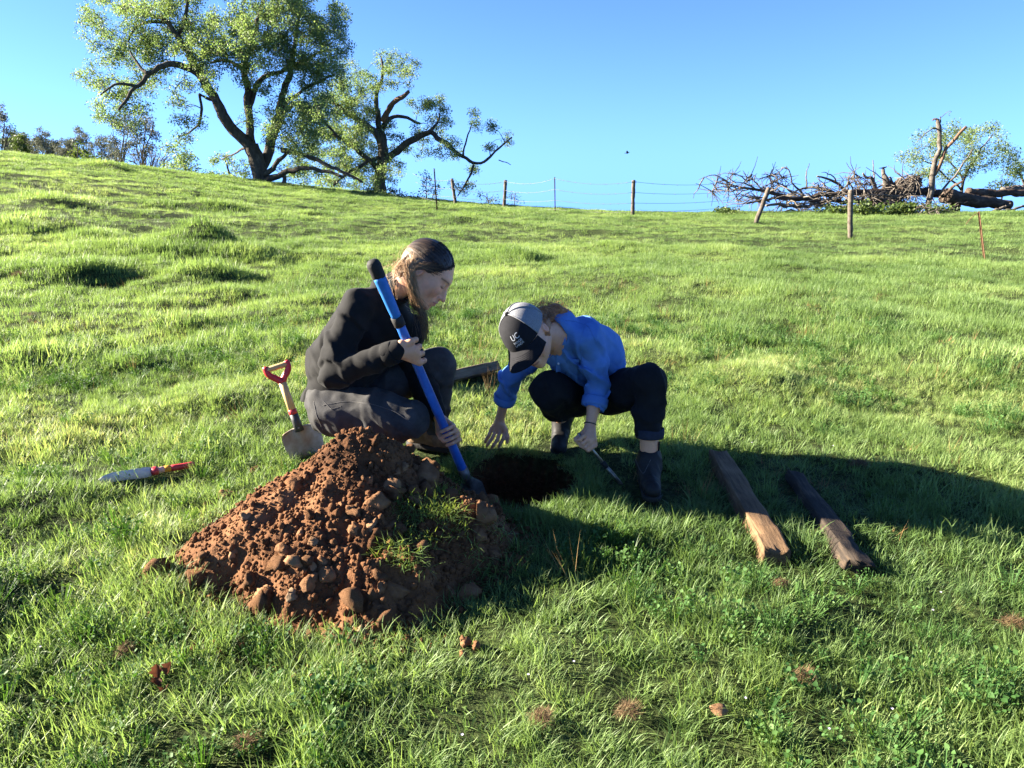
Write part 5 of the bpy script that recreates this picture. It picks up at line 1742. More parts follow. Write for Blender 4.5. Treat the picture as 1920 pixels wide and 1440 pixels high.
m_pink = noisy('pale_red_sleeve', [(0.3, (0.55, 0.30, 0.24)), (0.7, (0.65, 0.40, 0.33))], scale=30, rough=0.5, bump=0)

S_TOP, S_NECK, S_BOT = at(519, 688, 3.02), at(553, 783, 3.00), at(566, 838, 2.99)
sax = unit(S_NECK - S_TOP)
scam = unit(np.array([0, 0, EYE]) - S_NECK)
sside = unit(np.cross(scam, sax))
if sside[0] < 0:
    sside = -sside
snor = np.cross(sax, sside)
if np.dot(snor, scam) < 0:
    snor = -snor
shovel = thing('shovel', at(570, 870, 2.98), 'short shovel with a red D-shaped grip and muddy blade, stuck in the ground behind the soil heap', 'shovel')
shovel['label'] = 'short shovel with red D-shaped grip and muddy blade standing behind the soil heap'
hw = 0.046
mb = MB()
tube(mb, [S_TOP - sside * (hw - 0.004), S_TOP - sside * 0.03, S_TOP + sside * 0.03, S_TOP + sside * (hw - 0.004)], [0.0105, 0.0125, 0.0125, 0.0105], 14)
mb.build('grip_bar', m_ash, shovel)
mb = MB()
fork = S_TOP + sax * 0.062
for s in (-1, 1):
    pts = resample(np.array([S_TOP + sside * hw * s - sax * 0.014, S_TOP + sside * hw * 1.04 * s + sax * 0.010, S_TOP + sside * hw * 0.86 * s + sax * 0.030, S_TOP + sside * hw * 0.35 * s + sax * 0.050, fork + sax * 0.010]), 14)
    tube(mb, pts, np.linspace(0.0105, 0.0125, 14), 12, flat=(1.0, 1.25))
tube(mb, [fork - sax * 0.010, fork + sax * 0.016], [0.015, 0.0165], 14)
mb.build('yoke', m_red, shovel)
mb = MB()
e = S_NECK - sax * 0.012
tube(mb, [fork + sax * 0.010, (fork + e) / 2, e], [0.0165, 0.0175, 0.0172], 16)
mb.build('shaft', m_ash, shovel)
mb = MB()
tube(mb, [e - sax * 0.028, e - sax * 0.027, e - sax * 0.004, e - sax * 0.003], [0.0165, 0.0185, 0.0185, 0.0165], 16)
mb.build('band', m_red, shovel)
mb = MB()
tube(mb, [e - sax * 0.005, e + sax * 0.03, e + sax * 0.075], [0.0185, 0.0190, 0.0205], 16)
mb.build('socket', m_dark_metal, shovel)
# round-pointed blade with rolled shoulders and a central frog
b0 = e + sax * 0.058
n, m = 22, 17
Wf = np.interp(np.linspace(0, 1, n), [0, 0.06, 0.3, 0.62, 0.85, 1], [0.072, 0.084, 0.083, 0.074, 0.046, 0.004])
G = np.zeros((n, m, 3))
for q in range(n):
    tq = q / (n - 1)
    for w_ in range(m):
        a = -1 + 2 * w_ / (m - 1)
        ridge = 0.026 * math.exp(-(a / 0.20) ** 2) * max(1 - tq * 1.9, 0)
        G[q, w_] = b0 + sax * (0.225 * tq + 0.010 * a * a) + sside * Wf[q] * a + snor * (ridge + 0.020 * a * a - 0.006)
mb = MB()
ii, jj = np.meshgrid(np.arange(n - 1), np.arange(m - 1), indexing='ij')
Qd = np.stack([ii * m + jj, ii * m + jj + 1, (ii + 1) * m + jj + 1, (ii + 1) * m + jj], -1).reshape(-1, 4)
mb.add(G.reshape(-1, 3), Qd)
mb.add((G - snor * 0.003).reshape(-1, 3), Qd[:, ::-1])
pts = [G[0, w_] - snor * 0.001 for w_ in range(m)]
tube(mb, np.array(pts), 0.004, 8)
mb.build('blade', m_mud_steel, shovel)

# soil knife in its sheath, lying in the grass
K0, K1 = on_ground(366, 882, 0.026), on_ground(186, 908, 0.016)
kax = unit(K1 - K0)
kl = np.linalg.norm(K1 - K0)
kp = lambda q: K0 + (K1 - K0) * q
knife = thing('garden_knife', on_ground(280, 893), 'red handled garden knife with a steel blade lying in the grass left of the heap', 'garden knife')
mb = MB()
tube(mb, [kp(q) for q in (0.0, 0.004, 0.03, 0.12, 0.22, 0.262)], [0.006, 0.012, 0.0155, 0.0150, 0.0155, 0.0150], 16, flat=(1.0, 0.85))
mb.build('handle', m_red, knife)
mb = MB()
tube(mb, [kp(q) for q in (0.262, 0.263, 0.33, 0.332)], [0.014, 0.0158, 0.0158, 0.014], 16, flat=(1.0, 0.85))
mb.build('label_band', m_orange, knife)
mb = MB()
tube(mb, [kp(q) for q in (0.330, 0.332, 0.40, 0.405)], [0.014, 0.0152, 0.0155, 0.0145], 16, flat=(1.0, 0.85))
mb.build('sleeve', m_pink, knife)
mb = MB()
tube(mb, [kp(q) for q in (0.40, 0.405, 0.43, 0.47, 0.475)], [0.016, 0.021, 0.0225, 0.018, 0.012], 16, flat=(1.15, 0.8))
mb.build('guard', m_red, knife)
mb = MB()
n = 16
TT = np.linspace(0.45, 1.0, n)
W = np.interp(TT, [0.45, 0.5, 0.85, 0.95, 1.0], [0.014, 0.0215, 0.0215, 0.015, 0.003])
ks = unit(np.cross(kax, scam))
kn_ = unit(np.cross(ks, kax))
if np.dot(kn_, scam) < 0:
    kn_ = -kn_
G = np.array([[kp(t_) + ks * w_ * a + kn_ * 0.006 * (1 - a * a) for a in np.linspace(-1, 1, 7)] for t_, w_ in zip(TT, W)])
ii, jj = np.meshgrid(np.arange(n - 1), np.arange(6), indexing='ij')
Qd = np.stack([ii * 7 + jj, ii * 7 + jj + 1, (ii + 1) * 7 + jj + 1, (ii + 1) * 7 + jj], -1).reshape(-1, 4)
mb.add(G.reshape(-1, 3), Qd)
mb.add((G - kn_ * 0.003).reshape(-1, 3), Qd[:, ::-1])
mb.build('blade', m_bright_steel, knife)
for q in np.linspace(0.02, 0.95, 12):
    trample.append((kp(q)[0], kp(q)[1] - 0.015, 0.022))

# ------------------------------------------------------------------ old timbers
def timber(name, p0, p1, w, h, mat, label, seed, roll=0.0, taper=(1, 1), chip=0.0, cat='timber', n=46):
    """A weathered beam lying from p0 to p1: rounded rectangular section, split and chipped ends, checks along the grain."""
    p0, p1 = np.asarray(p0, float), np.asarray(p1, float)
    ax = p1 - p0
    L = np.linalg.norm(ax)
    ax = ax / L
    sd = unit(np.cross(ax, [0, 0, 1.0]))
    up = np.cross(sd, ax)
    sd, up = sd * math.cos(roll) + up * math.sin(roll), up * math.cos(roll) - sd * math.sin(roll)
    k = 40
    th = np.linspace(0, 2 * np.pi, k, endpoint=False)
    ct, st_ = np.cos(th), np.sin(th)
    ex = 0.20
    sec = np.stack([np.sign(ct) * np.abs(ct) ** ex * w / 2, np.sign(st_) * np.abs(st_) ** ex * h / 2], 1)
    V = []
    ts = np.r_[0, 0.002, np.linspace(0.01, 0.99, n), 0.998, 1]
    for q, t_ in enumerate(ts):
        s = taper[0] + (taper[1] - taper[0]) * t_
        endf = 0.90 if q in (0, len(ts) - 1) else 1.0
        c = sec * s * endf
        g = 0.0050 * fbm(c[:, 0] * 60, c[:, 1] * 60, t_ * L * 2.5, seed, 2) + 0.007 * fbm(c[:, 0] * 14, c[:, 1] * 14, t_ * L * 6, seed + 2, 2)
        rad = np.linalg.norm(c, axis=1, keepdims=True)
        c2 = c * (1 + g[:, None] / rad)
        if chip:
            bite = chip * sstep(0.72, 0.86, t_) * np.clip(fbm(c[:, 0] * 20, c[:, 1] * 20, t_ * L * 14, seed + 7, 2) + 0.1, 0, 1)
            c2 = c2 * (1 - bite[:, None])
        lx = np.zeros(k)
        if q <= 1 or q >= len(ts) - 2:
            lx = 0.022 * fbm(c[:, 0] * 45, c[:, 1] * 45, t_, seed + 9, 2)
        V.append(np.stack([np.full(k, t_ * L) + lx, c2[:, 0], c2[:, 1]], 1))
    V = np.array(V)
    nn_ = len(ts)
    i, j = np.meshgrid(np.arange(nn_ - 1), np.arange(k), indexing='ij')
    j2 = (j + 1) % k
    Q = np.stack([i * k + j, i * k + j2, (i + 1) * k + j2, (i + 1) * k + j], -1).reshape(-1, 4)
    mb = MB()
    mb.add(V.reshape(-1, 3), Q[:, ::-1])
    for e, idx in ((0, np.arange(k)), (nn_ - 1, np.arange(k)[::-1])):
        c = V[e].mean(0)
        mb.v.append(c[None].astype(np.float32))
        mb.attr.append(np.zeros(1, np.float32))
        mb.f3.append(np.stack([idx + e * k, np.roll(idx, -1) + e * k, np.full(k, mb.n)], 1))
        mb.n += 1
    o = bpy.data.objects.new(name, mb.mesh(name, True))
    o.data.materials.append(mat)
    COL.objects.link(o)
    M = Matrix((ax, sd, up)).transposed().to_4x4()
    M.translation = Vector(p0)
    o.matrix_world = M
    for q in np.linspace(0, 1, 26):
        c = p0 + ax * L * q
        trample.append((c[0], c[1], w * 0.52))
    return tag(o, label, cat)
def wood(name, a, b_, c, scale=5, bump=0.8):
    m, nt, bs = new_mat(name)
    L = nt.links
    tc = N(nt, 'ShaderNodeTexCoord')
    mp = N(nt, 'ShaderNodeMapping')
    mp.inputs['Scale'].default_value = (1.0, 11, 11)
    L.new(tc.outputs['Object'], mp.inputs[0])
    n1 = N(nt, 'ShaderNodeTexNoise', Scale=scale, Detail=10, Roughness=0.7)
    L.new(mp.outputs[0], n1.inputs['Vector'])
    n2 = N(nt, 'ShaderNodeTexNoise', Scale=7, Detail=5)
    L.new(tc.outputs['Object'], n2.inputs['Vector'])
    ad = N(nt, 'ShaderNodeMath', operation='MULTIPLY_ADD')
    ad.inputs[1].default_value = 0.6
    L.new(n2.outputs[0], ad.inputs[0])
    sb = N(nt, 'ShaderNodeMath', operation='MULTIPLY_ADD')
    sb.inputs[1].default_value = 0.9
    sb.inputs[2].default_value = -0.25
    L.new(n1.outputs[0], sb.inputs[0])
    L.new(sb.outputs[0], ad.inputs[2])
    L.new(ramp(nt, ad.outputs[0], [(0.28, a), (0.5, b_), (0.78, c)]), bs.inputs['Base Color'])
    bs.inputs['Roughness'].default_value = 0.9
    bs.inputs['Specular IOR Level'].default_value = 0.15
    bp = N(nt, 'ShaderNodeBump', Strength=bump, Distance=0.006)
    L.new(n1.outputs[0], bp.inputs['Height'])
    L.new(bp.outputs[0], bs.inputs['Normal'])
    return m
m_timber = wood('weathered_timber', (0.045, 0.027, 0.015), (0.135, 0.083, 0.045), (0.24, 0.155, 0.088))
m_timber_dark = wood('dark_rotten_timber', (0.013, 0.010, 0.009), (0.036, 0.028, 0.022), (0.13, 0.088, 0.054))
m_timber_grey = wood('grey_timber', (0.045, 0.035, 0.026), (0.115, 0.090, 0.065), (0.20, 0.165, 0.125))
a_, b_ = on_ground(1345, 868), on_ground(1452, 1062)
timber('timber', a_ + [0, 0, 0.030], b_ + [0, 0, 0.032], 0.090, 0.066, m_timber, 'thick brown timber post lying in the grass, split at its near end, nearest the pit', 71, 0.12, (0.92, 1.0), 0.30)
a_, b_ = on_ground(1488, 905), on_ground(1606, 1080)
timber('timber', a_ + [0, 0, 0.022], b_ + [0, 0, 0.034], 0.084, 0.056, m_timber_dark, 'dark rotten timber post lying half sunk in the grass, right of the brown one', 75, 0.25, (0.8, 1.05), 0.45)
a_, b_ = on_ground(800, 728), on_ground(927, 700)
timber('timber', a_ + [0, 0, 0.030], b_ + [0, 0, 0.040], 0.125, 0.065, m_timber_grey, 'grey weathered board lying flat behind the knee of the person in black', 79, 0.5, (1.0, 0.9), 0.2)

# ------------------------------------------------------------------ fence on the crest
m_post = wood('grey_fence_wood', (0.040, 0.032, 0.025), (0.100, 0.082, 0.065), (0.185, 0.155, 0.125), scale=3)
m_rust = noisy('rusty_steel', [(0.3, (0.055, 0.030, 0.018)), (0.6, (0.125, 0.065, 0.032)), (0.8, (0.20, 0.13, 0.075))], scale=30, rough=0.8, bump=0.2)
m_galv = noisy('galvanised_wire', [(0.3, (0.07, 0.07, 0.075)), (0.7, (0.13, 0.13, 0.135))], scale=30, rough=0.5, metal=0.6, bump=0)
m_white_tip = noisy('white_painted_tip', [(0.3, (0.6, 0.6, 0.58)), (0.7, (0.75, 0.75, 0.72))], scale=30, rough=0.6, bump=0)
def wood_post(name, pb, pt, Y, r, parent, seed, square=True):
    a, c = at(pb[0], pb[1] + 3, Y), at(pt[0], pt[1], Y)
    a[2] = min(a[2], gz(a[0], a[1]) - 0.02)
    n = 16
    mb = MB()
    P_ = a + (c - a) * np.linspace(0, 1, n)[:, None]
    P_ = P_ + 0.006 * np.stack([noise(np.arange(n) * 0.5, 1.0, seed * 3.0), noise(np.arange(n) * 0.5, 9.0, seed * 3.0), np.zeros(n)], 1)
    rr = r * (1 + 0.07 * noise(np.arange(n) * 0.7, 5.0, seed * 2.0))
    tube(mb, P_, rr, 12, 0.10, seed)
    return mb.build(name, m_post, parent, origin=a if parent is None else None), a, c
def steel_stake(name, pb, pt, Y, w, parent, label_tip=False):
    """T-section steel stake with a flange and studs."""
    a, c = at(pb[0], pb[1] + 3, Y), at(pt[0], pt[1], Y)
    a[2] = min(a[2], gz(a[0], a[1]) - 0.05)
    d = unit(c - a)
    s = unit(np.cross(d, [0, 1, 0]))
    f = np.cross(s, d)
    mb = MB()
    for hx_, hy_, off in ((w / 2, 0.004, 0.0), (0.004, w * 0.45, w * 0.45)):
        V = []
        for e_ in (a, c):
            for x_, y_ in ((-1, -1), (1, -1), (1, 1), (-1, 1)):
                V.append(e_ + s * x_ * hx_ + f * (y_ * hy_ - off))
        mb.add(V, [[0, 1, 2, 3][::-1], [4, 5, 6, 7], [0, 1, 5, 4], [1, 2, 6, 5], [2, 3, 7, 6], [3, 0, 4, 7]])
    for q in np.arange(0.25, 0.95, 0.05):
        c_ = a + (c - a) * q + f * 0.009
        mb.add([c_ - s * 0.006 - d * 0.005, c_ + s * 0.006 - d * 0.005, c_ + s * 0.006 + d * 0.005, c_ - s * 0.006 + d * 0.005], [[0, 1, 2, 3]])
    o = mb.build(name, m_rust, parent, False, origin=a if parent is None else None)
    if label_tip:
        mb = MB()
        h_ = c - d * 0.11
        V = []
        for e_ in (h_, c + d * 0.004):
            for x_, y_ in ((-1, -1), (1, -1), (1, 1), (-1, 1)):
                V.append(e_ + s * x_ * (w / 2 + 0.003) + f * (y_ * 0.007))
        mb.add(V, [[0, 1, 2, 3][::-1], [4, 5, 6, 7], [0, 1, 5, 4], [1, 2, 6, 5], [2, 3, 7, 6], [3, 0, 4, 7]])
        mb.build('painted_tip', m_white_tip, o, False)
    return o, a, c
fence = thing('wire_fence', on_ground(1040, 392), 'wire fence with wooden and steel posts along the crest of the hill', 'fence')
ends = []
GY_ = lambda px, py: float(on_ground(px, py)[1])
ends.append(steel_stake('steel_post', (820, 395), (814, 316), GY_(820, 397), 0.045, None, True)[1:])
bpy.data.objects['steel_post']
tag(bpy.data.objects['steel_post'], 'thin steel stake with a pale tip standing before the right oak', 'fence post')
posts = []
posts.append(wood_post('post', (855, 385), (847, 335), 31.0, 0.066, fence, 3)[1:])
posts.append(wood_post('post', (945, 385), (948, 338), 30.0, 0.066, fence, 5)[1:])
posts.append(steel_stake('steel_post', (1041, 391), (1040, 332), 28.0, 0.040, fence)[1:])
posts.append(wood_post('post', (1186, 400), (1188, 338), 26.0, 0.068, fence, 7)[1:])
ex_ = at(1392, 392, 29.0)
ex_t = at(1392, 336, 29.0)
for q, hgt in enumerate((0.10, 0.36, 0.66, 0.96)):
    mb = MB()
    pts = [a + (c - a) * hgt for a, c in posts] + [ex_ + (ex_t - ex_) * hgt]
    pts = [pts[0] + (pts[0] - pts[1]) * 0.8 + [0, 0.6, 0.2]] + pts
    full = []
    for s_ in range(len(pts) - 1):
        t_ = np.linspace(0, 1, 12, endpoint=s_ == len(pts) - 2)
        seg = pts[s_] + (pts[s_ + 1] - pts[s_]) * t_[:, None]
        seg[:, 2] -= 0.10 * 4 * t_ * (1 - t_) * (0.5 + 0.3 * q % 2)
        full.append(seg)
    full = np.concatenate(full) + [0, -0.09, 0]
    tube(mb, full, 0.0055, 5)
    for s_ in range(2, len(full) - 2):
        if random.random() < 0.75:
            c_ = full[s_] + (full[s_ + 1] - full[s_]) * random.random()
            tube(mb, [c_ + [0, 0, -0.03], c_ + [0, 0, 0.03]], 0.006, 4)
    tag(mb.build('wire', m_galv, fence))
wp, a, c = wood_post('fence_post', (1417, 415), (1442, 352), GY_(1417, 417), 4.4 * wpp(GY_(1417, 417)), None, 11)
tag(wp, 'old wooden fence post leaning to the right before the dead branches', 'fence post')
wp, a, c = wood_post('fence_post', (1594, 447), (1595, 356), GY_(1594, 447), 4.6 * wpp(GY_(1594, 447)), None, 13)
tag(wp, 'upright grey wooden fence post standing alone in front of the fallen tree', 'fence post')
o, a, c = steel_stake('steel_post', (1847, 488), (1835, 397), GY_(1847, 488), 0.030, None)
tag(o, 'rusty steel stake standing alone in the grass near the right edge', 'fence post')
mb = MB()
d0 = c - (c - a) * 0.02
tube(mb, resample(np.array([d0, d0 + [-0.06, 0, -0.03], d0 + [-0.11, 0.02, -0.10], d0 + [-0.15, 0.02, -0.17]]), 14), 0.005, 4)
mb.build('wire_end', m_rust, o)

# ------------------------------------------------------------------ birds
m_bird = noisy('dark_feathers', [(0.3, (0.012, 0.011, 0.010)), (0.7, (0.03, 0.027, 0.024))], scale=40, rough=0.8, bump=0.1)
def bird(c, L, label, flying):
    S_ = Solid(0.02 * L)
    c = np.asarray(c, float)
    S_.chain([c + [-0.30 * L, 0, 0.0], c, c + [0.34 * L, 0, 0.10 * L]], [0.07 * L, 0.15 * L, 0.09 * L], 0.05 * L)
    S_.ball(c + [0.44 * L, 0, 0.17 * L], 0.085 * L, 0.05 * L)
    S_.cone(c + [0.50 * L, 0, 0.17 * L], c + [0.62 * L, 0, 0.15 * L], 0.035 * L, 0.008 * L)
    S_.chain([c + [-0.30 * L, 0, 0], c + [-0.62 * L, 0, -0.03 * L]], [0.06 * L, 0.05 * L], 0.03 * L)
    r = thing('bird', c, label, 'bird')
    S_.mesh(0.035 * L, 'body', m_bird, r)
    for s in (-1, 1):
        mb = MB()
        if flying:
            tip = c + np.array([-0.15 * L, s * 0.75 * L, 0.55 * L])
            el = c + np.array([0.10 * L, s * 0.36 * L, 0.30 * L])
            q = [c + [0.22 * L, s * 0.10 * L, 0.05 * L], el + [0.08 * L, 0, 0], tip, el + [-0.28 * L, 0, -0.02 * L], c + [-0.20 * L, s * 0.10 * L, 0.04 * L]]
        else:
            q = [c + [0.25 * L, s * 0.14 * L, 0.10 * L], c + [0.05 * L, s * 0.17 * L, 0.12 * L], c + [-0.55 * L, s * 0.06 * L, 0.0], c + [-0.20 * L, s * 0.14 * L, -0.08 * L], c + [0.15 * L, s * 0.15 * L, -0.04 * L]]
        q = np.array(q)
        q2 = q - [0, 0, 0.02 * L]
        mb.add(np.concatenate([q, q2]), [[0, 1, 3, 4], [5, 9, 8, 6], [0, 5, 6, 1], [4, 3, 8, 9]])
        mb.f3.append(np.array([[1, 2, 3], [6, 8, 7]]))
        mb.f4.append(np.array([[1, 6, 7, 2], [2, 7, 8, 3]]))
        mb.build('wing', m_bird, r, False)
bird(at(1176, 287, 26), 0.15, 'small dark bird flying in the clear sky above the fence', True)
BIRD_SIT = at(1656, 315, 29.0)
bird(BIRD_SIT, 0.26, 'small bird perched on the broken stump of the fallen tree', False)

# ------------------------------------------------------------------ small things in the foreground grass
m_dead = leaf_mat('brown_dead_leaf', [(0.0, (0.055, 0.026, 0.016)), (0.5, (0.10, 0.046, 0.027)), (1.0, (0.17, 0.09, 0.055))], trans=0.2, tcol=(1.2, 0.9, 0.7), rough=0.6, spec=0.3, noise_scale=20)
p = on_ground(308, 1290)
leafd = thing('dead_leaf', p, 'curled red-brown dead leaves lying in the grass at the lower left', 'dead leaf')
def leaf_blade(c, yaw, pitch, L, W, curl, seed):
    n, m = 12, 7
    G = []
    for q in range(n):
        tq = q / (n - 1)
        w = W * math.sin(math.pi * min(tq * 0.92 + 0.06, 1)) * (1 + 0.25 * math.sin(tq * 18 + seed))
        for a in np.linspace(-1, 1, m):
            G.append([tq * L, a * w, curl * a * a * w * 2 + 0.4 * L * tq * tq * curl])
    G = np.array(G) @ euler_m(0.3 * math.sin(seed), pitch, yaw).T + c
    ii, jj = np.meshgrid(np.arange(n - 1), np.arange(m - 1), indexing='ij')
    Q_ = np.stack([ii * m + jj, ii * m + jj + 1, (ii + 1) * m + jj + 1, (ii + 1) * m + jj], -1).reshape(-1, 4)
    mb = MB()
    mb.add(G, Q_, 0.2 + 0.5 * random.random())
    return mb
for q, (dx, dy, dz, yaw, pit, L_, W_) in enumerate([(-0.012, 0.0, 0.03, 1.9, -1.0, 0.032, 0.013), (0.012, 0.0, 0.035, 0.9, -0.9, 0.034, 0.012), (0.0, -0.01, 0.012, 2.6, -0.2, 0.030, 0.011), (0.008, -0.015, 0.010, -1.2, 0.1, 0.026, 0.010)]):
    leaf_blade(p + [dx, dy, dz], yaw, pit, L_, W_, 0.8, q * 2.1).build('leaf_blade', m_dead, leafd, attr='rnd')
p = on_ground(1344, 1352)
o = put('clod', stone_mesh('clod', (0.024, 0.018, 0.014), m_stone, 801, 3, 0.2, 0.7), p + [0, 0, 0.030], (0.2, 0.3, 0.4), None)
tag(o, 'small tan clod of earth lying in the grass near the bottom edge', 'clod')
trample.append((p[0], p[1] - 0.015, 0.02))
for px, py, w_ in ((872, 1215, 26), (893, 1222, 22), (868, 1236, 18)):
    p = on_ground(px, py)
    s = wpp(p[1])
    o = put('clod', stone_mesh('clod', (w_ * s * 0.5, w_ * s * 0.42, w_ * s * 0.42), m_clod, 810 + px, 3, 0.25, 0.3), p + [0, 0, 0.016], (0.1, 0.2, px * 0.1), None)
    tag(o, {872: 'leftmost upper brown lump of earth in the grass in front of the heap', 893: 'right-hand brown lump of earth in the grass in front of the heap', 868: 'lowest brown lump of earth in the grass in front of the heap'}[px], 'clod', 'lumps of earth in front of the heap')
    trample.append((p[0], p[1] - 0.01, 0.02))
# dead tussocks: tangles of dry roots and straw
m_tus = leaf_mat('dry_root_tangle', [(0.0, (0.060, 0.036, 0.018)), (0.5, (0.145, 0.095, 0.048)), (1.0, (0.27, 0.19, 0.105))], trans=0.15, tcol=(1.1, 1.0, 0.8), rough=0.8, spec=0.15, noise_scale=30)
TUS = [(1015, 1362, 30, 'tan lump of dry roots lying in the grass below the pit'), (1178, 1352, 30, 'brown tangle of dry roots in the grass beside the tan lump of roots'), (466, 1412, 32, 'round straw coloured tangle of dry roots at the bottom edge'),
       (1505, 1288, 30, 'rusty brown tangle of dry roots in the grass below the timbers'), (240, 1238, 24, 'small dry tussock in the grass above the dead leaves'), (1895, 1185, 26, 'rusty dry tussock at the right edge of the grass'),
       (35, 522, 16, 'pale brown dry tussock on the hillside at the left edge'), (1608, 882, 22, 'small orange-brown dry tussock beside the far end of the shadow'), (1460, 1108, 18, 'brown dry tussock at the near end of the brown timber')]
for px, py, w_, lab in TUS:
    p = on_ground(px, py)
    s = wpp(p[1])
    R_ = w_ * s * 0.85
    mb = MB()
    for q in range(420):
        a, r = random.uniform(0, 6.28), R_ * math.sqrt(random.random()) * 0.9
        r *= 0.55 + 0.55 * abs(math.sin(1.5 * a + px))
        c = np.array([p[0] + r * math.cos(a), p[1] + r * math.sin(a) * 0.8, p[2] + 0.025 + random.random() * R_ * 0.5 * (1 - (r / R_) ** 2)])
        blade(mb, c, random.uniform(0.4, 1.0) * R_, R_ * random.uniform(0.02, 0.05), random.uniform(0.6, 2.2), random.uniform(0, 6.28), random.uniform(-1, 1.5), random.random(), 3)
    o = mb.build('dry_tussock', m_tus, None, attr='rnd', origin=p)
    tag(o, lab, 'dry tussock')
    trample.append((p[0], p[1], R_ * 0.3))
# tiny pale flowers
m_petal = noisy('pale_lilac_petal', [(0.3, (0.55, 0.48, 0.62)), (0.7, (0.72, 0.66, 0.78))], scale=40, rough=0.6, bump=0)
mb = MB()
for px, py in [(867, 1423 - 20), (1395, 1333), (1550, 1395), (1668, 1355), (990, 1287), (1075, 1265), (500, 1205), (1745, 1165), (1408, 843), (1560, 850), (80, 1235), (1760, 1130)]:
    p = on_ground(px, py)
    c = p + [0, 0, 0.034]
    for q in range(5):
        a = q * 1.2566 + px
        d1, d2 = np.array([math.cos(a), math.sin(a), 0.35]), np.array([-math.sin(a), math.cos(a), 0])
        mb.add([c, c + d1 * 0.002 + d2 * 0.0013, c + d1 * 0.0036, c + d1 * 0.002 - d2 * 0.002], [[0, 1, 2, 3]])
tag(mb.build('small_flowers', m_petal), 'tiny pale lilac flowers dotted through the near grass', 'flowers', kind='stuff')

# ------------------------------------------------------------------ trees
m_bark = noisy('oak_bark', [(0.25, (0.030, 0.025, 0.019)), (0.55, (0.085, 0.072, 0.056)), (0.8, (0.17, 0.15, 0.115))], scale=3.0, detail=10, rough=0.95, bump=0.9, bump_scale=9, bump_dist=0.06, stretch=(2.2, 2.2, 0.8), spec=0.1)
m_twig = noisy('twig_bark', [(0.3, (0.035, 0.030, 0.022)), (0.7, (0.095, 0.085, 0.065))], scale=4, rough=0.95, bump=0.3, spec=0.1)
m_dead_wood = noisy('dead_wood', [(0.25, (0.042, 0.035, 0.029)), (0.5, (0.115, 0.099, 0.082)), (0.8, (0.24, 0.212, 0.18))], scale=2.5, detail=10, rough=0.95, bump=0.8, bump_scale=10, bump_dist=0.04, stretch=(1, 3, 3), spec=0.1)
m_dead_dark = noisy('dark_dead_wood', [(0.25, (0.022, 0.016, 0.012)), (0.5, (0.070, 0.052, 0.040)), (0.8, (0.16, 0.125, 0.095))], scale=2.5, detail=10, rough=0.95, bump=0.9, bump_scale=9, bump_dist=0.05, stretch=(1, 3, 3), spec=0.1)
m_red_wood = noisy('broken_red_wood', [(0.3, (0.075, 0.040, 0.025)), (0.7, (0.20, 0.125, 0.080))], scale=5, rough=0.95, bump=0.6, stretch=(6, 6, 1))
m_oak = leaf_mat('oak_leaves', [(0.0, (0.060, 0.105, 0.048)), (0.4, (0.120, 0.182, 0.075)), (0.75, (0.19, 0.25, 0.10)), (1.0, (0.28, 0.32, 0.14))], trans=0.48, tcol=(1.3, 1.35, 0.75), rough=0.5, spec=0.3, noise_scale=0.45)
m_grey_leaf = leaf_mat('grey_green_needles', [(0.0, (0.060, 0.072, 0.055)), (0.5, (0.115, 0.13, 0.095)), (1.0, (0.19, 0.20, 0.15))], trans=0.2, tcol=(1.1, 1.1, 0.8), rough=0.7, spec=0.2, noise_scale=0.4)  # grey pine needles, lightened further to imitate haze over distance
m_bush = leaf_mat('bush_leaves', [(0.0, (0.025, 0.05, 0.014)), (0.5, (0.065, 0.105, 0.028)), (1.0, (0.14, 0.18, 0.05))], trans=0.35, tcol=(1.3, 1.25, 0.5), rough=0.5, spec=0.3, noise_scale=0.8)

def leaf_cloud(mb, cen, spread_, n, size, flat=0.8, rs=None):
    """n small folded leaves round each centre."""
    rs = rs or rng
    cen = np.asarray(cen, float).reshape(-1, 3)
    m = len(cen) * n
    c = np.repeat(cen, n, 0)
    v = rs.normal(0, 1, (m, 3))
    v /= np.linalg.norm(v, axis=1)[:, None]
    c = c + v * (spread_ * rs.uniform(0, 1, m) ** 0.45)[:, None] * np.array([1, 1, flat])
    a = rs.normal(0, 1, (m, 3))
    a[:, 2] -= 0.3
    a /= np.linalg.norm(a, axis=1)[:, None]
    b_ = np.cross(a, rs.normal(0, 1, (m, 3)))
    b_ /= np.linalg.norm(b_, axis=1)[:, None] + 1e-9
    nn_ = np.cross(a, b_)
    s = (size * rs.uniform(0.6, 1.35, m))[:, None]
    wv = s * rs.uniform(0.28, 0.45, m)[:, None]
    V = np.stack([c, c + a * s * 0.55 + b_ * wv + nn_ * wv * 0.4, c + a * s, c + a * s * 0.5 - b_ * wv + nn_ * wv * 0.4], 1).reshape(-1, 3)
    k = np.arange(m)[:, None] * 4
    mb.add(V, np.concatenate([k + [0, 1, 2], k + [0, 2, 3]]), np.repeat(rs.uniform(0, 1, m), 4))
def wiggle(P, amt, seed):
    P = P.copy()
    n = len(P)
    s = np.linspace(0, n * 0.45, n)
    w = np.minimum(np.arange(n), np.arange(n)[::-1]) / max(n / 2, 1)
    for k in range(3):
        P[:, k] += amt * fbm(s, seed * 1.7 + k * 11.0, 0, seed, 2) * np.sqrt(w)
    return P
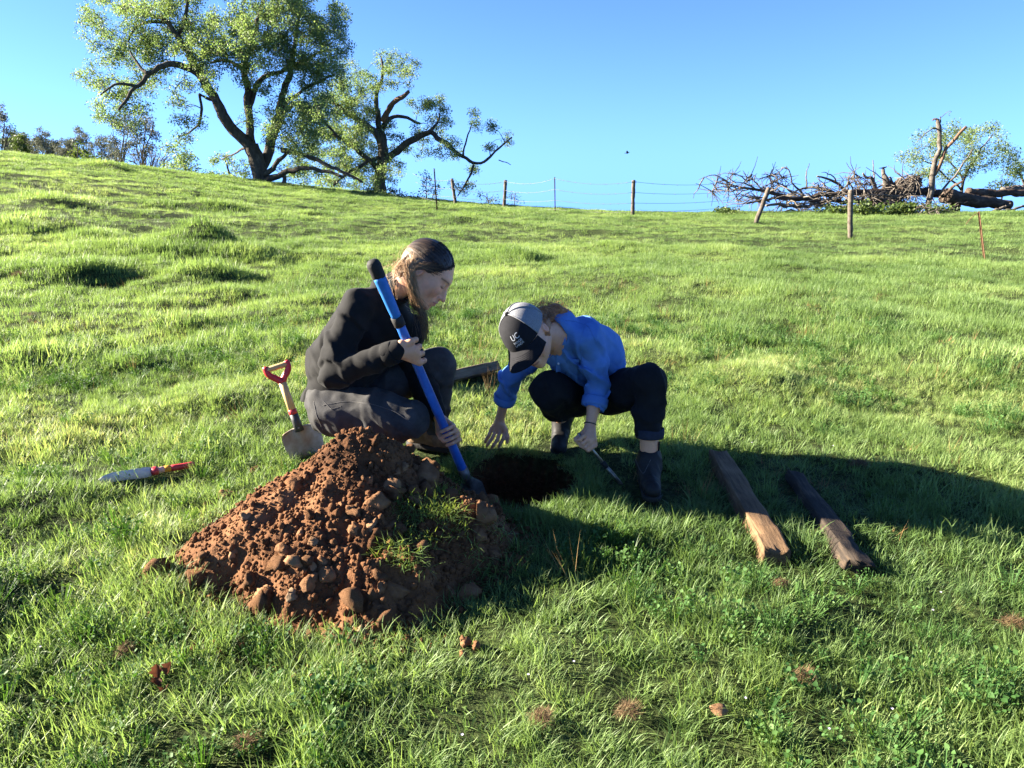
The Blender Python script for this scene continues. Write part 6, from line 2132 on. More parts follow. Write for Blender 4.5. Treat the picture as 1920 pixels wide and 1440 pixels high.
class Oak:
    def __init__(self, name, base_px, Y, label, cat='tree', group=None, bark=m_bark, leaf=m_oak, leaf_size=0.076):
        self.Y = Y
        b_ = at(*base_px, Y)
        b_[2] = gz(b_[0], b_[1])
        self.t = thing(name, b_, label, cat, group)
        self.bark, self.leaf, self.leaf_size = bark, leaf, leaf_size
        self.twig_mat = m_dead_wood if bark is m_dead_wood else m_twig
        self.nodes, self.rad, self.cl = [], [], []
        self.twigs, self.crown = MB(), MB()
        self.k = 0
    def limb(self, pts, r0, r1, dy=0.0, name='limb', mat=None, n=None, wig=0.10, rough=0.16, sides=10, root=0):
        """Traced limb: picture points, radii in picture pixels, dy = how far it runs away from (+) or towards (-) us."""
        self.k += 1
        m = len(pts)
        y0 = root
        P_ = np.array([at(p[0], p[1], self.Y + (p[2] if len(p) > 2 else y0 + dy * q / max(m - 1, 1))) for q, p in enumerate(pts)])
        L = np.linalg.norm(np.diff(P_, axis=0), axis=1).sum()
        n = n or int(max(8, L / 0.22))
        P_ = wiggle(resample(P_, n), wig, self.k + 7)
        R = np.linspace(r0 * 0.76, r1 * 0.85, n) * wpp(self.Y)
        if name == 'trunk':
            P_[0, 2] = min(P_[0, 2] - 0.25, gz(P_[0, 0], P_[0, 1]) - 0.2)
        mb = MB()
        tube(mb, P_, R, sides, rough, self.k)
        o = mb.build(name, mat or self.bark, self.t)
        self.nodes += list(P_[2:])
        self.rad += list(R[2:])
        return P_
    def clusters(self, blobs, per_area=1.0, depth=0.8, r=0.42):
        """Foliage masses as picture ellipses (cx, cy, rx, ry[, depth offset])."""
        for bl in blobs:
            cx, cy, rx, ry = bl[:4]
            off = bl[4] if len(bl) > 4 else rng.normal(0, 1.2)
            s = wpp(self.Y)
            n = max(3, int(rx * ry * s * s * 3.14 * 3.0 * per_area))
            dpt = depth * min(max(rx, ry) * s, 3.2)
            for _ in range(n):
                a, q = rng.uniform(0, 2 * np.pi), math.sqrt(rng.uniform())
                self.cl.append(at(cx + rx * q * math.cos(a), cy + ry * q * math.sin(a), self.Y + off + rng.normal(0, 0.6) * dpt))
    def grow(self, leaves=46, spread_=0.40, twig=0.016, droop=0.05, per_twig=4):
        C = np.array(self.cl)
        nodes = np.array(self.nodes)
        rad = np.array(self.rad)
        d0 = np.array([np.min(((nodes - c) ** 2).sum(1)) for c in C])
        done = 0
        for ci in np.argsort(d0):
            c = C[ci]
            d2 = np.sqrt(((nodes - c) ** 2).sum(1))
            j = int(np.argmin(d2 + 0.25 * np.maximum(nodes[:, 2] - c[2], 0)))
            a = nodes[j]
            L = d2[j]
            if L > 0.25:
                n = int(np.clip(L / 0.22, 4, 14))
                t = np.linspace(0, 1, n)[:, None]
                P_ = a + (c - a) * t
                P_ = P_ + np.array([0, 0, 1.0]) * (0.16 * L * np.sin(t * np.pi))
                P_ = wiggle(P_, 0.10 * min(L, 1.6), int(ci) % 97)
                r0 = min(max(rad[j] * 0.55, twig * 0.9), 0.018 + 0.014 * L)
                R = np.linspace(r0, twig * 0.5, n)
                tube(self.twigs, P_, R, 5, cap=False)
                nodes = np.concatenate([nodes, P_[2:]])
                rad = np.concatenate([rad, R[2:]])
            for _ in range(per_twig):
                v = rng.normal(0, 1, 3)
                v = v / np.linalg.norm(v) * spread_ * rng.uniform(0.7, 1.3)
                P_ = np.array([c, c + v * 0.5 + rng.normal(0, 0.05, 3), c + v + [0, 0, -droop]])
                tube(self.twigs, P_, [twig * 0.55, twig * 0.4, twig * 0.25], 3, cap=False)
        if leaves:
            leaf_cloud(self.crown, C, spread_, leaves, self.leaf_size)
            tag(self.crown.build('crown', self.leaf, self.t, attr='rnd'))
        tag(self.twigs.build('twigs', self.twig_mat, self.t), kind='stuff')
        return self

oak = Oak('oak_tree', (492, 342), 36.5, 'tallest oak with dark forked trunks and a wide crown, left on the hill crest')
oak.limb([(492, 345), (486, 318), (477, 292), (470, 272)], 21, 15, 0, 'trunk', sides=14, wig=0.05)
oak.limb([(478, 295), (464, 268), (449, 254), (432, 238), (420, 222), (411, 205), (405, 192), (392, 170), (384, 155), (376, 142)], 14, 9, -1.0)
oak.limb([(376, 142), (366, 133), (345, 126), (332, 120), (318, 112), (305, 121), (294, 130), (280, 137), (268, 149), (257, 162), (246, 178), (233, 192), (222, 206)], 8.5, 2.2, -1.5, root=-1.0)
oak.limb([(280, 137), (268, 132), (262, 128), (256, 115), (252, 105), (243, 96)], 4, 1.5, 0.5, root=-2.0)
oak.limb([(257, 162), (238, 158), (222, 160), (210, 159), (198, 168), (188, 178)], 4, 1.2, -0.5, root=-2.2)
oak.limb([(382, 152), (370, 130), (356, 106), (344, 88), (336, 70), (326, 54), (310, 40), (292, 29), (272, 24), (255, 19)], 9.5, 3.0, 1.2, root=-1.0)
oak.limb([(318, 44), (300, 38), (280, 40), (262, 46), (252, 56), (246, 66), (240, 78)], 4.5, 1.5, -0.6, root=0.2)
oak.limb([(334, 66), (345, 40), (352, 10), (360, -25)], 5, 2.5, -0.5, root=0)
oak.limb([(405, 192), (393, 186), (384, 182), (374, 176)], 5, 2, 0.6, root=-0.8)
oak.limb([(374, 176), (378, 200), (380, 222), (370, 238), (352, 252), (335, 256)], 3.5, 1.5, 0.8, root=-0.5)
oak.limb([(473, 280), (469, 255), (466, 235), (464, 219), (463, 195), (464, 175), (462, 155), (458, 138), (455, 126)], 10, 6.5, 0.6)
oak.limb([(457, 130), (440, 119), (424, 111), (408, 112), (394, 118)], 5, 2, 0.4, root=0.6)
oak.limb([(457, 128), (465, 100), (474, 70), (482, 40), (492, 10), (498, -30)], 6, 3, 1.2, root=0.6)
oak.limb([(465, 215), (469, 196), (474, 180), (482, 164), (488, 148), (500, 140), (518, 135), (540, 128), (560, 118), (580, 108), (602, 96)], 8, 2.5, 1.8, root=0.3)
oak.limb([(488, 320), (497, 305), (503, 290), (508, 270), (512, 252), (518, 228), (523, 206), (532, 180), (540, 152), (546, 125), (550, 98), (556, 68), (560, 38), (565, 0)], 13, 3, 1.5, root=0.3)
oak.limb([(514, 246), (521, 232), (527, 222), (534, 208), (544, 198), (560, 195), (576, 195), (590, 206), (602, 222), (616, 236), (632, 254)], 8, 2, -0.8, root=0.8)
oak.limb([(530, 200), (545, 185), (565, 172), (585, 160), (608, 148), (628, 140)], 5, 1.6, -1.2, root=1.0)
oak.limb([(494, 341), (508, 335), (521, 330), (536, 324), (550, 318), (565, 315), (580, 315), (600, 318), (622, 324), (645, 332)], 8, 2.5, -1.5, root=-0.2)
oak.limb([(532, 326), (533, 336), (532, 346)], 5, 4, -0.3, root=-0.5)
oak.limb([(497, 328), (510, 316), (521, 304), (532, 294), (545, 282)], 7, 3, -0.6, root=-0.2)
oak.limb([(528, 282), (545, 283), (567, 289), (586, 297), (605, 309), (624, 316), (643, 324), (662, 332), (680, 342)], 6.5, 2.2, -1.0, root=-0.8)
oak.limb([(463, 275), (448, 285), (430, 290), (415, 298)], 3, 1.2, 1.5, root=0.4)
oak.clusters([(215, 25, 60, 48), (172, 45, 28, 28), (215, 95, 42, 40), (180, 140, 34, 26), (205, 190, 46, 36), (232, 224, 30, 22), (178, 215, 20, 22), (285, 75, 45, 35), (280, 15, 60, 35), (350, 40, 48, 45), (352, 105, 40, 34), (346, 180, 26, 32), (352, 225, 28, 20),
              (300, 150, 25, 20), (420, 60, 60, 50), (430, 115, 46, 30), (500, 30, 70, 55), (500, 100, 55, 36), (580, 30, 60, 48), (605, 80, 52, 45), (640, 45, 24, 24), (570, 140, 55, 36), (612, 150, 42, 36), (560, 200, 50, 32), (515, 178, 26, 34), (588, 232, 46, 36),
              (558, 272, 46, 36), (520, 245, 22, 34), (350, -35, 110, 34), (500, -60, 130, 46), (335, 270, 30, 20), (395, 150, 24, 24), (470, 160, 28, 22), (620, 200, 30, 26), (540, 320, 24, 8), (470, 225, 16, 20), (260, 120, 60, 60), (300, 60, 70, 60), (420, 90, 70, 60), (520, 60, 90, 80), (600, 110, 60, 60), (470, 40, 80, 60), (560, 240, 60, 50), (250, 200, 30, 24), (345, 300, 26, 16)], 1.75)
oak.grow(leaves=132, spread_=0.40)

oak = Oak('oak_tree', (713, 366), 43.0, 'shorter oak with a broken bare limb and one long arm reaching right')
oak.limb([(713, 368), (712, 345), (712, 322), (716, 300), (719, 277), (716, 262), (712, 248)], 15, 10, 0, 'trunk', sides=14, wig=0.05)
oak.limb([(714, 268), (704, 248), (694, 238), (684, 230), (670, 225), (658, 222), (646, 210), (635, 201), (617, 187)], 9, 2.5, -1.0)
oak.limb([(712, 322), (704, 312), (696, 303), (684, 290), (670, 280), (656, 270), (643, 262), (625, 252)], 8, 2.5, -1.6)
oak.limb([(716, 290), (700, 300), (680, 310), (660, 318), (640, 335), (625, 348)], 5, 1.8, -1.8)
oak.limb([(712, 250), (709, 230), (707, 210), (705, 190), (706, 175), (711, 158), (715, 146), (718, 132), (715, 110)], 7.5, 2.2, 0.8)
oak.limb([(719, 228), (721, 215), (726, 205), (735, 195), (744, 187), (755, 180), (767, 171)], 8.5, 3.4, -0.8, 'broken_limb', mat=m_red_wood, rough=0.3)
oak.limb([(717, 240), (726, 226), (737, 219), (751, 216), (764, 221), (775, 227), (788, 232)], 6, 2.5, 0.8)
oak.limb([(716, 305), (724, 298), (734, 291), (747, 281), (760, 271), (774, 261), (789, 254), (800, 250), (810, 249), (820, 256), (832, 264), (842, 274), (852, 283), (862, 290), (870, 296), (880, 304), (888, 309), (898, 308), (909, 303), (922, 292), (935, 278), (946, 268), (960, 257)], 9.5, 1.3, -1.6)
oak.limb([(869, 294), (867, 284), (870, 272), (876, 256), (881, 240), (886, 226)], 2.6, 1.0, 0.4, root=-1.3)
oak.limb([(888, 309), (884, 322), (880, 336), (870, 352), (858, 368)], 3.0, 1.2, 0.3, root=-1.3)
oak.limb([(935, 300), (948, 305), (958, 309)], 1.2, 0.6, 0.1, root=-1.5)
oak.limb([(800, 250), (812, 240), (822, 226), (824, 212)], 4, 1.5, 0.6, root=-0.9)
oak.clusters([(732, 112, 32, 20), (757, 122, 26, 18), (745, 145, 34, 20), (700, 148, 30, 22), (660, 140, 28, 28), (640, 182, 46, 32), (682, 190, 40, 32), (640, 240, 52, 32), (600, 250, 46, 36), (660, 290, 56, 28), (702, 245, 28, 32), (737, 262, 18, 32),
              (737, 315, 20, 34), (790, 188, 38, 16), (818, 208, 34, 24), (832, 235, 22, 18), (800, 250, 36, 18), (826, 285, 30, 18), (780, 282, 26, 12), (886, 225, 20, 14), (912, 240, 22, 14), (950, 262, 16, 10), (928, 280, 16, 10), (880, 322, 24, 10), (866, 354, 24, 18),
              (650, 338, 60, 18), (690, 345, 26, 18), (580, 300, 46, 26), (622, 312, 56, 20), (862, 292, 16, 8), (846, 268, 16, 12), (560, 318, 40, 16), (700, 320, 26, 20), (670, 255, 30, 26), (640, 215, 70, 50), (660, 300, 60, 36)], 1.9)
oak.grow(leaves=132, spread_=0.38)

# smaller trees and shrubs along and behind the crest
def small_tree(px, py, Y, label, blobs, trunk=None, leaf=m_bush, size=0.09, leaves=90, r=0.36, name='tree', dens=1.5, group=None, stems=None):
    T = Oak(name, (px, py), Y, label, 'tree' if name.endswith('tree') else 'shrub', group, m_twig, leaf, size)
    base = at(px, py, Y)
    g = T.t.location
    for q, (tp, r0, r1) in enumerate(stems or [([(px, py), (px + 1, (py + blobs[0][1]) / 2), (blobs[0][0], blobs[0][1])], 4, 1.5)]):
        P0 = T.limb(tp, r0, r1, 0.0, 'trunk' if q == 0 else 'limb', wig=0.05, sides=7)
    T.clusters(blobs, dens, 0.6)
    T.grow(leaves=leaves, spread_=r)
    return T
small_tree(322, 330, 42, 'yellow-green young oak in front of the bare shrub, left of the tall oak', [(338, 300, 34, 24), (350, 322, 26, 12), (318, 318, 16, 16)], stems=[([(352, 333), (348, 318), (340, 300), (332, 286)], 4, 1.5)], leaf=m_oak, name='oak_tree')
small_tree(430, 340, 44, 'leafy shrub behind the foot of the tall oak trunk', [(430, 312, 34, 26), (448, 328, 26, 12), (405, 322, 24, 16)], stems=[([(432, 342), (430, 322), (422, 300)], 3.5, 1.5)], leaf=m_oak, name='shrub')
small_tree(610, 352, 44, 'dense green shrub below the branches between the two oaks', [(600, 342, 46, 14), (640, 350, 34, 10), (575, 336, 18, 12)], stems=[([(605, 358), (604, 348), (600, 338)], 3, 1.2)], leaf=m_oak, name='shrub')
small_tree(728, 368, 37, 'low brush at the foot of the shorter oak', [(735, 362, 30, 8), (690, 358, 18, 9), (760, 372, 22, 5)], stems=[([(728, 372), (730, 364), (734, 358)], 2, 1)], name='shrub', leaf=m_bush)
small_tree(798, 378, 36, 'thin young tree standing beside the pale tipped stake', [(800, 335, 14, 10), (792, 355, 18, 14), (815, 358, 14, 12), (806, 374, 18, 6)], stems=[([(800, 381), (799, 360), (800, 330)], 1.6, 0.7), ([(806, 381), (814, 362), (818, 350)], 1.2, 0.6)], leaf=m_oak, dens=0.7, leaves=26)
small_tree(915, 384, 38, 'small thin bush behind the fence, between the two left wooden posts', [(912, 368, 14, 12), (925, 376, 12, 7)], stems=[([(916, 387), (915, 376), (912, 362)], 1.3, 0.6)], name='shrub', leaf=m_oak, leaves=22, dens=0.8)
small_tree(965, 384, 38, 'small thin bush behind the fence, right of the two left wooden posts', [(966, 370, 12, 12)], stems=[([(964, 387), (965, 376), (967, 362)], 1.3, 0.6)], name='shrub', leaf=m_oak, leaves=22, dens=0.8)
# farther trees at the left, behind the crest
def far_tree(px, top, w, Y, label, leaf, dens=0.6, leaves=60, name='pine_tree', bare=False, group=None, r=0.55, size=0.14):
    bx = at(px, 300, Y)
    g = gz(bx[0], bx[1])
    d = ray(px, 300)
    v = np.array([bx[0], bx[1], g]) - np.array([0, 0, EYE])
    fwd = v[1] * CP - v[2] * SP
    py = 720 - F_PX * (v[1] * SP + v[2] * CP) / fwd
    h = py - top
    T = Oak(name, (px, py), Y, label, 'tree', group, m_twig, leaf, size)
    T.limb([(px, py), (px - 0.01 * h, top + h * 0.5), (px + 0.03 * h, top + h * 0.12)], 3.2, 1.0, 0, 'trunk', wig=0.12, sides=7)
    for q in range(6 if bare else 5):
        s = (-1) ** q
        y0 = top + h * random.uniform(0.35, 0.55)
        T.limb([(px, y0 + 14), (px + s * w * 0.3, y0 - h * 0.10), (px + s * w * random.uniform(0.5, 0.9), top + h * random.uniform(0.06, 0.3))], 1.6, 0.6, random.uniform(-1, 1), 'limb', wig=0.12, sides=6)
    vis = min(h * 0.62, 90)
    for q in range(7):
        a = q / 7 * 6.28
        T.clusters([(px + w * 0.62 * math.cos(a), top + vis * 0.45 + vis * 0.36 * math.sin(a), w * 0.34, vis * 0.20)], dens * 3.2, 0.5)
    T.clusters([(px, top + vis * 0.30, w * 0.5, vis * 0.25)], dens * 2.0, 0.5)
    T.grow(leaves=int(leaves * 4), spread_=r, twig=0.03)
far_tree(2, 205, 22, 75, 'tall thin tree cut by the left edge, beyond the hill', m_grey_leaf, 0.22, 22)
far_tree(28, 248, 26, 80, 'dark rounded tree beyond the hill near the left edge', m_bush, 0.7, 34, 'tree')
far_tree(76, 252, 22, 85, 'grey-green pine beyond the hill, right of the dark rounded tree', m_grey_leaf, 0.6, 30)
far_tree(118, 264, 14, 95, 'smallest grey pine in the row beyond the hill', m_grey_leaf, 0.5, 26)
far_tree(152, 244, 18, 95, 'slender grey pine rising behind the dark round bush', m_grey_leaf, 0.4, 24)
far_tree(186, 256, 18, 90, 'thin open pine beyond the hill, right of the dark round bush', m_grey_leaf, 0.3, 20)
far_tree(228, 215, 30, 70, 'large open grey pine under the left branches of the tall oak', m_grey_leaf, 0.28, 22, bare=True)
far_tree(268, 206, 28, 70, 'large grey pine standing just left of the trunk gap of the tall oak', m_grey_leaf, 0.28, 22, bare=True)
small_tree(146, 302, 62, 'dark green round bush on the crest at the left', [(146, 282, 16, 14), (160, 294, 22, 8), (130, 292, 14, 8)], stems=[([(146, 308), (146, 296), (146, 284)], 2, 1)], name='shrub', size=0.22, leaves=34, r=0.5, dens=0.9)
small_tree(180, 300, 55, 'low bright green bush beside the dark bush on the crest', [(178, 297, 20, 6)], stems=[([(178, 308), (178, 302), (178, 297)], 1.5, 0.8)], name='shrub', size=0.18, leaves=30, r=0.4)
small_tree(215, 304, 55, 'low brown-grey brush on the crest left of the bare shrub', [(216, 304, 22, 5)], stems=[([(216, 314), (216, 308), (216, 303)], 1.5, 0.8)], name='shrub', size=0.14, leaves=18, r=0.4, leaf=m_grey_leaf)
B = Oak('shrub', (282, 322), 50, 'wide grey shrub of bare upright twigs beyond the crest', 'shrub', None, m_twig, m_grey_leaf, 0.12)
for q in range(34):
    x0 = 282 + random.uniform(-22, 22)
    x1 = x0 + (x0 - 282) * random.uniform(0.5, 1.3) + random.gauss(0, 6)
    B.limb([(x0, 330), ((x0 * 2 + x1) / 3, 302), (x1, 270 + random.uniform(0, 22) + abs(x1 - 282) * 0.25)], 1.3, 0.4, random.uniform(-2, 2), 'limb' if q else 'trunk', wig=0.10, sides=5)
B.clusters([(262, 285, 26, 16), (300, 285, 28, 16), (282, 300, 46, 16)], 0.9, 0.8)
B.grow(leaves=10, spread_=0.45, twig=0.018, per_twig=9)

far_tree(48, 258, 20, 88, 'rounded grey-green tree between the two leftmost trees beyond the hill', m_grey_leaf, 0.6, 30, 'tree')
far_tree(100, 270, 16, 98, 'low grey tree filling the gap left of the smallest pine', m_grey_leaf, 0.7, 30, 'tree')
far_tree(132, 268, 16, 98, 'low grey tree right of the smallest pine beyond the hill', m_grey_leaf, 0.6, 28, 'tree')
far_tree(206, 262, 18, 88, 'open grey tree left of the two large pines', m_grey_leaf, 0.4, 24, 'tree')
# evergreen oaks behind the fallen tree at the right
R1 = Oak('oak_tree', (1770, 372), 38.0, 'leafy round oak behind the splintered snag on the right')
R1.limb([(1800, 382), (1802, 360), (1806, 340), (1815, 320), (1822, 300)], 4, 1.8, 0, 'trunk')
R1.limb([(1802, 356), (1780, 335), (1755, 315), (1730, 300), (1712, 290)], 2.4, 1, -0.5)
R1.limb([(1806, 340), (1790, 310), (1775, 285), (1760, 262)], 2.4, 1, 0.6)
R1.limb([(1818, 312), (1835, 290), (1850, 268), (1862, 252)], 2.4, 1, -0.4)
R1.clusters([(1712, 296, 26, 18), (1732, 272, 28, 20), (1765, 254, 34, 14), (1800, 246, 36, 12), (1840, 250, 36, 16), (1868, 268, 22, 20), (1800, 285, 44, 26), (1752, 306, 36, 22), (1850, 296, 30, 16), (1735, 325, 24, 12), (1786, 325, 26, 14), (1826, 320, 20, 12)], 1.4, 0.7)
R1.grow(leaves=190, spread_=0.46)
R2 = Oak('oak_tree', (1905, 360), 36.0, 'leafy oak at the right edge behind the fallen logs')
R2.limb([(1930, 372), (1922, 350), (1916, 330), (1905, 318), (1890, 328)], 4, 1.5, 0, 'trunk')
R2.clusters([(1905, 296, 24, 13), (1925, 310, 26, 16), (1898, 318, 18, 10)], 1.5, 0.6)
R2.grow(leaves=170, spread_=0.42)
small_tree(1880, 352, 37, 'bright low bush over the fallen logs at the right', [(1875, 344, 22, 10), (1895, 350, 16, 7)], stems=[([(1880, 366), (1880, 355), (1876, 344)], 2, 1)], name='shrub', leaf=m_oak)

# ------------------------------------------------------------------ the fallen tree with its broken snag
FT = Oak('fallen_tree', (1600, 395), 29.0, 'big fallen tree with bare grey branches and a shattered trunk, right on the crest', 'fallen tree', None, m_dead_wood)
Zp = lambda pts: [(1280 + p[0] / 3.0, 200 + p[1] / 3.0, *(p[2:] or ())) for p in pts]
FT.limb(Zp([(1560, 505), (1350, 480), (1200, 480), (1000, 472), (850, 484), (700, 520), (610, 512), (520, 482), (430, 470), (320, 455)]), 11, 2.5, -1.5, 'trunk', mat=m_dead_dark, rough=0.2)
FT.limb(Zp([(1200, 545), (1050, 545), (900, 540), (700, 522), (560, 520), (430, 522), (360, 545)]), 7, 1.8, -2.0, mat=m_dead_dark)
FT.limb(Zp([(850, 486), (800, 470), (750, 460), (700, 452), (660, 455), (625, 475), (590, 495)]), 4.5, 1.5, 0.8)
FT.limb(Zp([(1080, 585), (950, 570), (800, 562), (700, 556), (600, 550), (520, 548), (470, 556)]), 5.5, 2.5, -2.2)
FT.limb(Zp([(1000, 600), (850, 590), (700, 590), (560, 590), (440, 596)]), 4, 1.5, -2.0)
FT.limb(Zp([(700, 520), (660, 480), (625, 445), (600, 400), (592, 365), (580, 335)]), 3.2, 0.9, -0.5)
FT.limb(Zp([(695, 455), (705, 420), (712, 390), (708, 360), (713, 320)]), 2.2, 0.7, 0.4)
FT.limb(Zp([(910, 470), (880, 440), (850, 412), (800, 398), (756, 392)]), 4, 1.6, -0.6)
FT.limb(Zp([(1080, 500), (1076, 440), (1074, 380), (1070, 300)]), 1.8, 1.0, 0.3)
FT.limb(Zp([(1085, 490), (1075, 450), (1060, 415), (1040, 395), (1015, 375)]), 5, 1.8, -0.5, rough=0.3)
FT.limb(Zp([(640, 500), (590, 465), (545, 435), (500, 415)]), 2.2, 0.8, -0.8)
FT.limb(Zp([(700, 520), (660, 490), (600, 470), (540, 440)]), 2.2, 0.7, 0.9)
FT.limb(Zp([(770, 470), (755, 440), (735, 425)]), 1.8, 0.8, 0.2)
for pts in ([(330, 458), (280, 430), (230, 400), (180, 378), (130, 395), (90, 410)], [(120, 398), (90, 450), (60, 515)], [(320, 455), (260, 470), (200, 480), (150, 515)], [(450, 470), (400, 430), (370, 400), (340, 370)], [(400, 455), (330, 430), (280, 420), (240, 390)],
            [(360, 540), (300, 545), (250, 550), (215, 570)], [(430, 520), (350, 500), (290, 490), (240, 520)], [(560, 400), (530, 360), (520, 350)], [(590, 350), (560, 345), (530, 380)], [(380, 460), (300, 500), (250, 540)], [(420, 440), (400, 400), (410, 385)], [(1200, 470), (1150, 420), (1100, 400), (1030, 340)],
            [(960, 470), (930, 420), (950, 380), (1000, 340)], [(1000, 470), (960, 400), (900, 390)], [(860, 420), (830, 380), (780, 370)]):
    FT.limb(Zp(pts), 1.9, 0.5, random.uniform(-0.8, 0.8), 'branch', wig=0.10, sides=6, root=random.uniform(-1.2, 0))
for q in range(80):
    x0 = random.uniform(430, 1300)
    L_ = random.uniform(60, 190)
    y0 = random.uniform(480, 585)
    a = random.uniform(-0.5, 0.5) + (math.pi if random.random() < 0.75 else 0)
    FT.limb(Zp([(x0, y0), (x0 + L_ * 0.5 * math.cos(a), y0 - L_ * 0.3 * abs(math.sin(a)) - random.uniform(-12, 12)), (x0 + L_ * math.cos(a), y0 - L_ * 0.7 * math.sin(a) * 0.6 + random.uniform(-10, 25))]), random.uniform(0.9, 2.2), 0.5, random.uniform(-1, 1), 'branch', wig=0.10, sides=6, root=random.uniform(-2.2, -0.3))
# shattered stump where it broke, and the torn root mass
FT.limb(Zp([(1150, 490), (1143, 440), (1137, 400), (1130, 372), (1128, 352)]), 10, 3.5, 0, 'stump', mat=m_dead_wood, rough=0.45, sides=14)
FT.limb(Zp([(1162, 480), (1170, 440), (1165, 410), (1160, 395)]), 7, 1.5, 0.1, 'stump', mat=m_dead_wood, rough=0.5)
FT.clusters([(1280 + 250 / 3, 200 + 500 / 3, 34, 20), (1280 + 180 / 3, 200 + 430 / 3, 26, 14), (1280 + 340 / 3, 200 + 400 / 3, 22, 14), (1280 + 540 / 3, 200 + 390 / 3, 18, 16), (1280 + 950 / 3, 200 + 520 / 3, 60, 20), (1280 + 700 / 3, 200 + 560 / 3, 60, 14), (1280 + 440 / 3, 200 + 540 / 3, 40, 16), (1280 + 1230 / 3, 200 + 440 / 3, 36, 20), (1280 + 960 / 3, 200 + 400 / 3, 30, 18), (1580, 372, 60, 16), (1640, 380, 50, 14), (1690, 375, 60, 20), (1720, 360, 40, 24), (1560, 352, 60, 14), (1480, 360, 50, 14), (1440, 350, 40, 14), (1620, 350, 40, 18)], 1.7, 0.5)
FT.grow(leaves=0, spread_=0.60, twig=0.036, per_twig=9)
v, f = ICO[4]
def burl(px, py, w, h, mat, seed, Y=29.0):
    r = 1 + 0.35 * fbm(v[:, 0] * 1.6, v[:, 1] * 1.6, v[:, 2] * 1.6, seed, 2) + 0.22 * fbm(v[:, 0] * 5, v[:, 1] * 5, v[:, 2] * 5, seed + 3, 3)
    s = wpp(Y)
    mb = MB()
    mb.add(at(px, py, Y) + v * r[:, None] * np.array([w * s, 0.8 * w * s, h * s]), f)
    return mb.build('root_mass', mat, FT.t)
burl(1692, 352, 26, 20, m_dead_dark, 91)
burl(1712, 340, 16, 11, m_dead_dark, 95)
burl(1662, 372, 22, 13, m_dead_dark, 93)
SN = Oak('broken_snag', (1745, 378), 27.5, 'tall splintered forked snag standing over the fallen logs', 'snag', None, m_dead_wood)
SN.limb(Zp([(1385, 555), (1392, 500), (1400, 440), (1412, 380), (1425, 320), (1432, 260), (1438, 190), (1442, 140), (1440, 105), (1432, 75)]), 8.0, 3.6, 0, 'trunk', rough=0.38, sides=16, wig=0.20)
SN.limb(Zp([(1410, 390), (1435, 320), (1462, 285), (1495, 240), (1528, 200), (1560, 160), (1580, 135), (1597, 112)]), 4.6, 2.4, -0.4, 'limb', mat=m_red_wood, rough=0.38, wig=0.16)
SN.limb(Zp([(1436, 85), (1424, 72), (1412, 66)]), 3.0, 0.8, 0, 'splinter', mat=m_dead_dark)
SN.limb(Zp([(1440, 95), (1450, 80), (1458, 62), (1470, 46)]), 1.8, 0.6, 0, 'splinter')
SN.limb(Zp([(1470, 46), (1485, 34), (1500, 34), (1504, 52)]), 0.8, 0.4, 0, 'branch', sides=5)
SN.limb(Zp([(1442, 130), (1420, 116), (1390, 122), (1360, 150), (1338, 178), (1318, 196)]), 1.9, 0.6, -0.4, 'branch')
SN.limb(Zp([(1440, 175), (1458, 150), (1468, 122)]), 1.6, 0.6, 0.2, 'branch')
SN.limb(Zp([(1415, 350), (1400, 300), (1392, 260)]), 1.4, 0.5, 0.3, 'branch')
SN.limb(Zp([(1440, 500), (1480, 450), (1530, 390), (1570, 330), (1602, 280), (1632, 238)]), 3.0, 1.0, -0.8, 'limb', mat=m_dead_wood)
SN.limb(Zp([(1460, 505), (1500, 470), (1545, 440), (1580, 416)]), 4.5, 2.2, -0.8, 'limb', mat=m_dead_dark)
def lying_log(pts, r0, r1, Y, label, seed, mat=m_dead_dark):
    P_ = np.array([at(p[0], p[1], Y + q * 0.15) for q, p in enumerate(Zp(pts))])
    P_ = wiggle(resample(P_, 26), 0.05, seed)
    mb = MB()
    tube(mb, P_, np.linspace(r0, r1, 26) * wpp(Y), 14, 0.16, seed)
    o = mb.build('log', mat, None, origin=P_[0])
    tag(o, label, 'log')
lying_log([(1480, 500), (1560, 515), (1640, 530), (1720, 540), (1840, 552)], 14, 9, 27.8, 'lower thick dark log running right from the foot of the snag', 5)
lying_log([(1600, 480), (1720, 486), (1820, 486), (1960, 484)], 7.5, 6.5, 28.6, 'upper straight dark log lying across the others at the right edge', 6)
lying_log([(1800, 470), (1870, 462), (1960, 448)], 6, 5.5, 29.4, 'pale upper log end at the right edge of the fallen pile', 7, m_dead_wood)
lying_log([(1738, 595), (1790, 572), (1845, 545)], 3.2, 2.0, 26.5, 'short pale branch leaning up toward the logs', 8, m_dead_wood)
lying_log([(1730, 616), (1800, 596), (1860, 578), (1920, 560)], 3.5, 2.2, 26.0, 'long pale branch lying below the logs at the right edge', 9, m_dead_wood)
lying_log([(1800, 622), (1860, 610), (1940, 612)], 2.6, 2.0, 25.6, 'thin pale branch lowest in the grass at the right edge', 10, m_dead_wood)
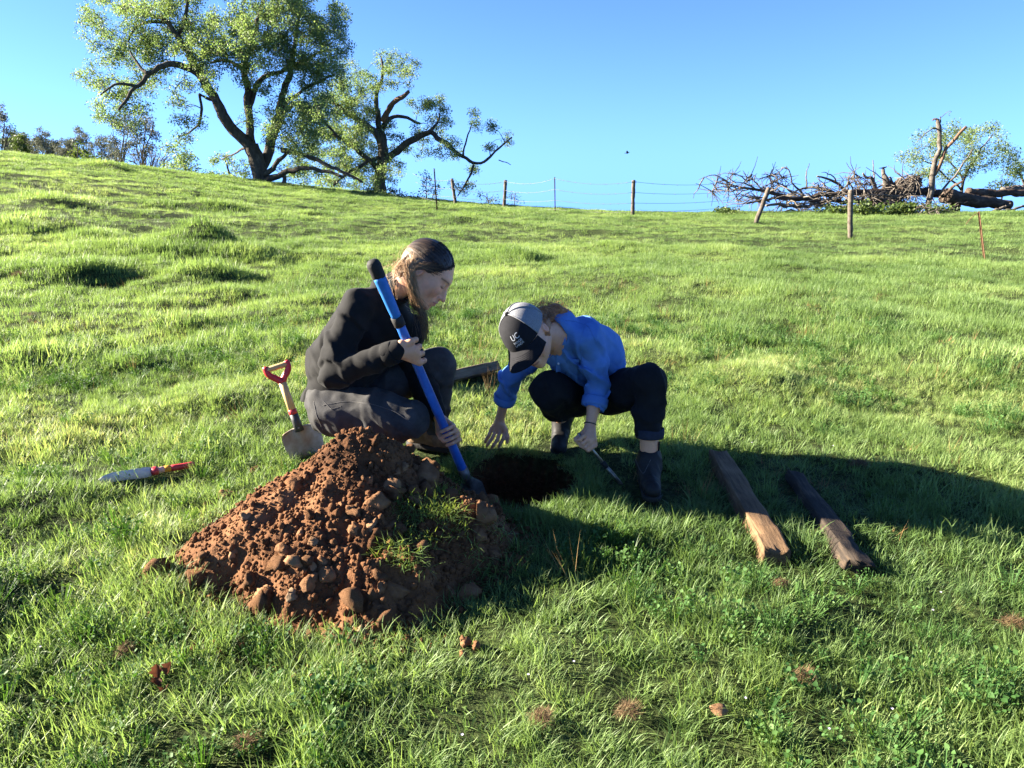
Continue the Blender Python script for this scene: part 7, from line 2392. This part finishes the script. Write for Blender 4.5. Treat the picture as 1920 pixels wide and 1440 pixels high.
# green plants and brush along its foot
def herb_bank(px, py, rx, ry, Y, n, size, label, leaf=m_bush):
    mb = MB()
    p0 = at(px, py, Y)
    C = []
    for _ in range(n):
        q = at(px + random.gauss(0, 0.5) * rx, py, Y + random.uniform(-0.5, 0.5))
        q[2] = gz(q[0], q[1]) + abs(random.gauss(0, 0.5)) * ry * wpp(Y) + 0.05
        C.append(q)
    leaf_cloud(mb, np.array(C), 0.20, 26, size)
    for q in C:
        tube(mb, [np.array([p0[0] + 0.6 * (q[0] - p0[0]), q[1], gz(q[0], q[1]) - 0.02]), q], 0.006, 4, cap=False)
    p0[2] = gz(p0[0], p0[1])
    o = mb.build('leafy_plant', leaf, None, attr='rnd', origin=p0)
    tag(o, label, 'plant', kind='stuff')
herb_bank(1620, 408, 30, 14, 26.0, 42, 0.10, 'dark green leafy weeds at the foot of the fallen tree, behind the upright post')
herb_bank(1688, 408, 34, 18, 25.6, 60, 0.10, 'largest clump of broad leaved weeds in front of the root mass')
herb_bank(1560, 404, 34, 10, 26.5, 26, 0.09, 'low green weeds in front of the fallen branches, left of the upright post')
herb_bank(1750, 412, 40, 12, 25.2, 30, 0.08, 'low weeds tangled with twigs below the snag')
herb_bank(1362, 396, 26, 8, 28.0, 16, 0.09, 'small green weeds under the tips of the fallen branches at their left end')
BR = Oak('brush_heap', (1770, 405), 25.8, 'tangle of pale dead twigs in the grass below the snag', 'brush heap', None, m_dead_wood)
for q in range(40):
    x0, y0 = random.uniform(1330, 1560), random.uniform(540, 670)
    a = random.uniform(0, 6.28)
    L_ = random.uniform(40, 110)
    BR.limb(Zp([(x0, y0), (x0 + L_ * 0.5 * math.cos(a), y0 - 14), (x0 + L_ * math.cos(a), y0 - 0.4 * L_ * abs(math.sin(a)))]), 1.0, 0.4, random.uniform(-0.6, 0.6), 'branch', wig=0.06, sides=5)
BR.clusters([(1770, 400, 40, 16), (1800, 412, 26, 8), (1730, 392, 30, 12), (1690, 380, 40, 16), (1650, 395, 40, 8)], 1.6, 0.4)
BR.grow(leaves=0, spread_=0.45, twig=0.026, per_twig=8)
build_grass()
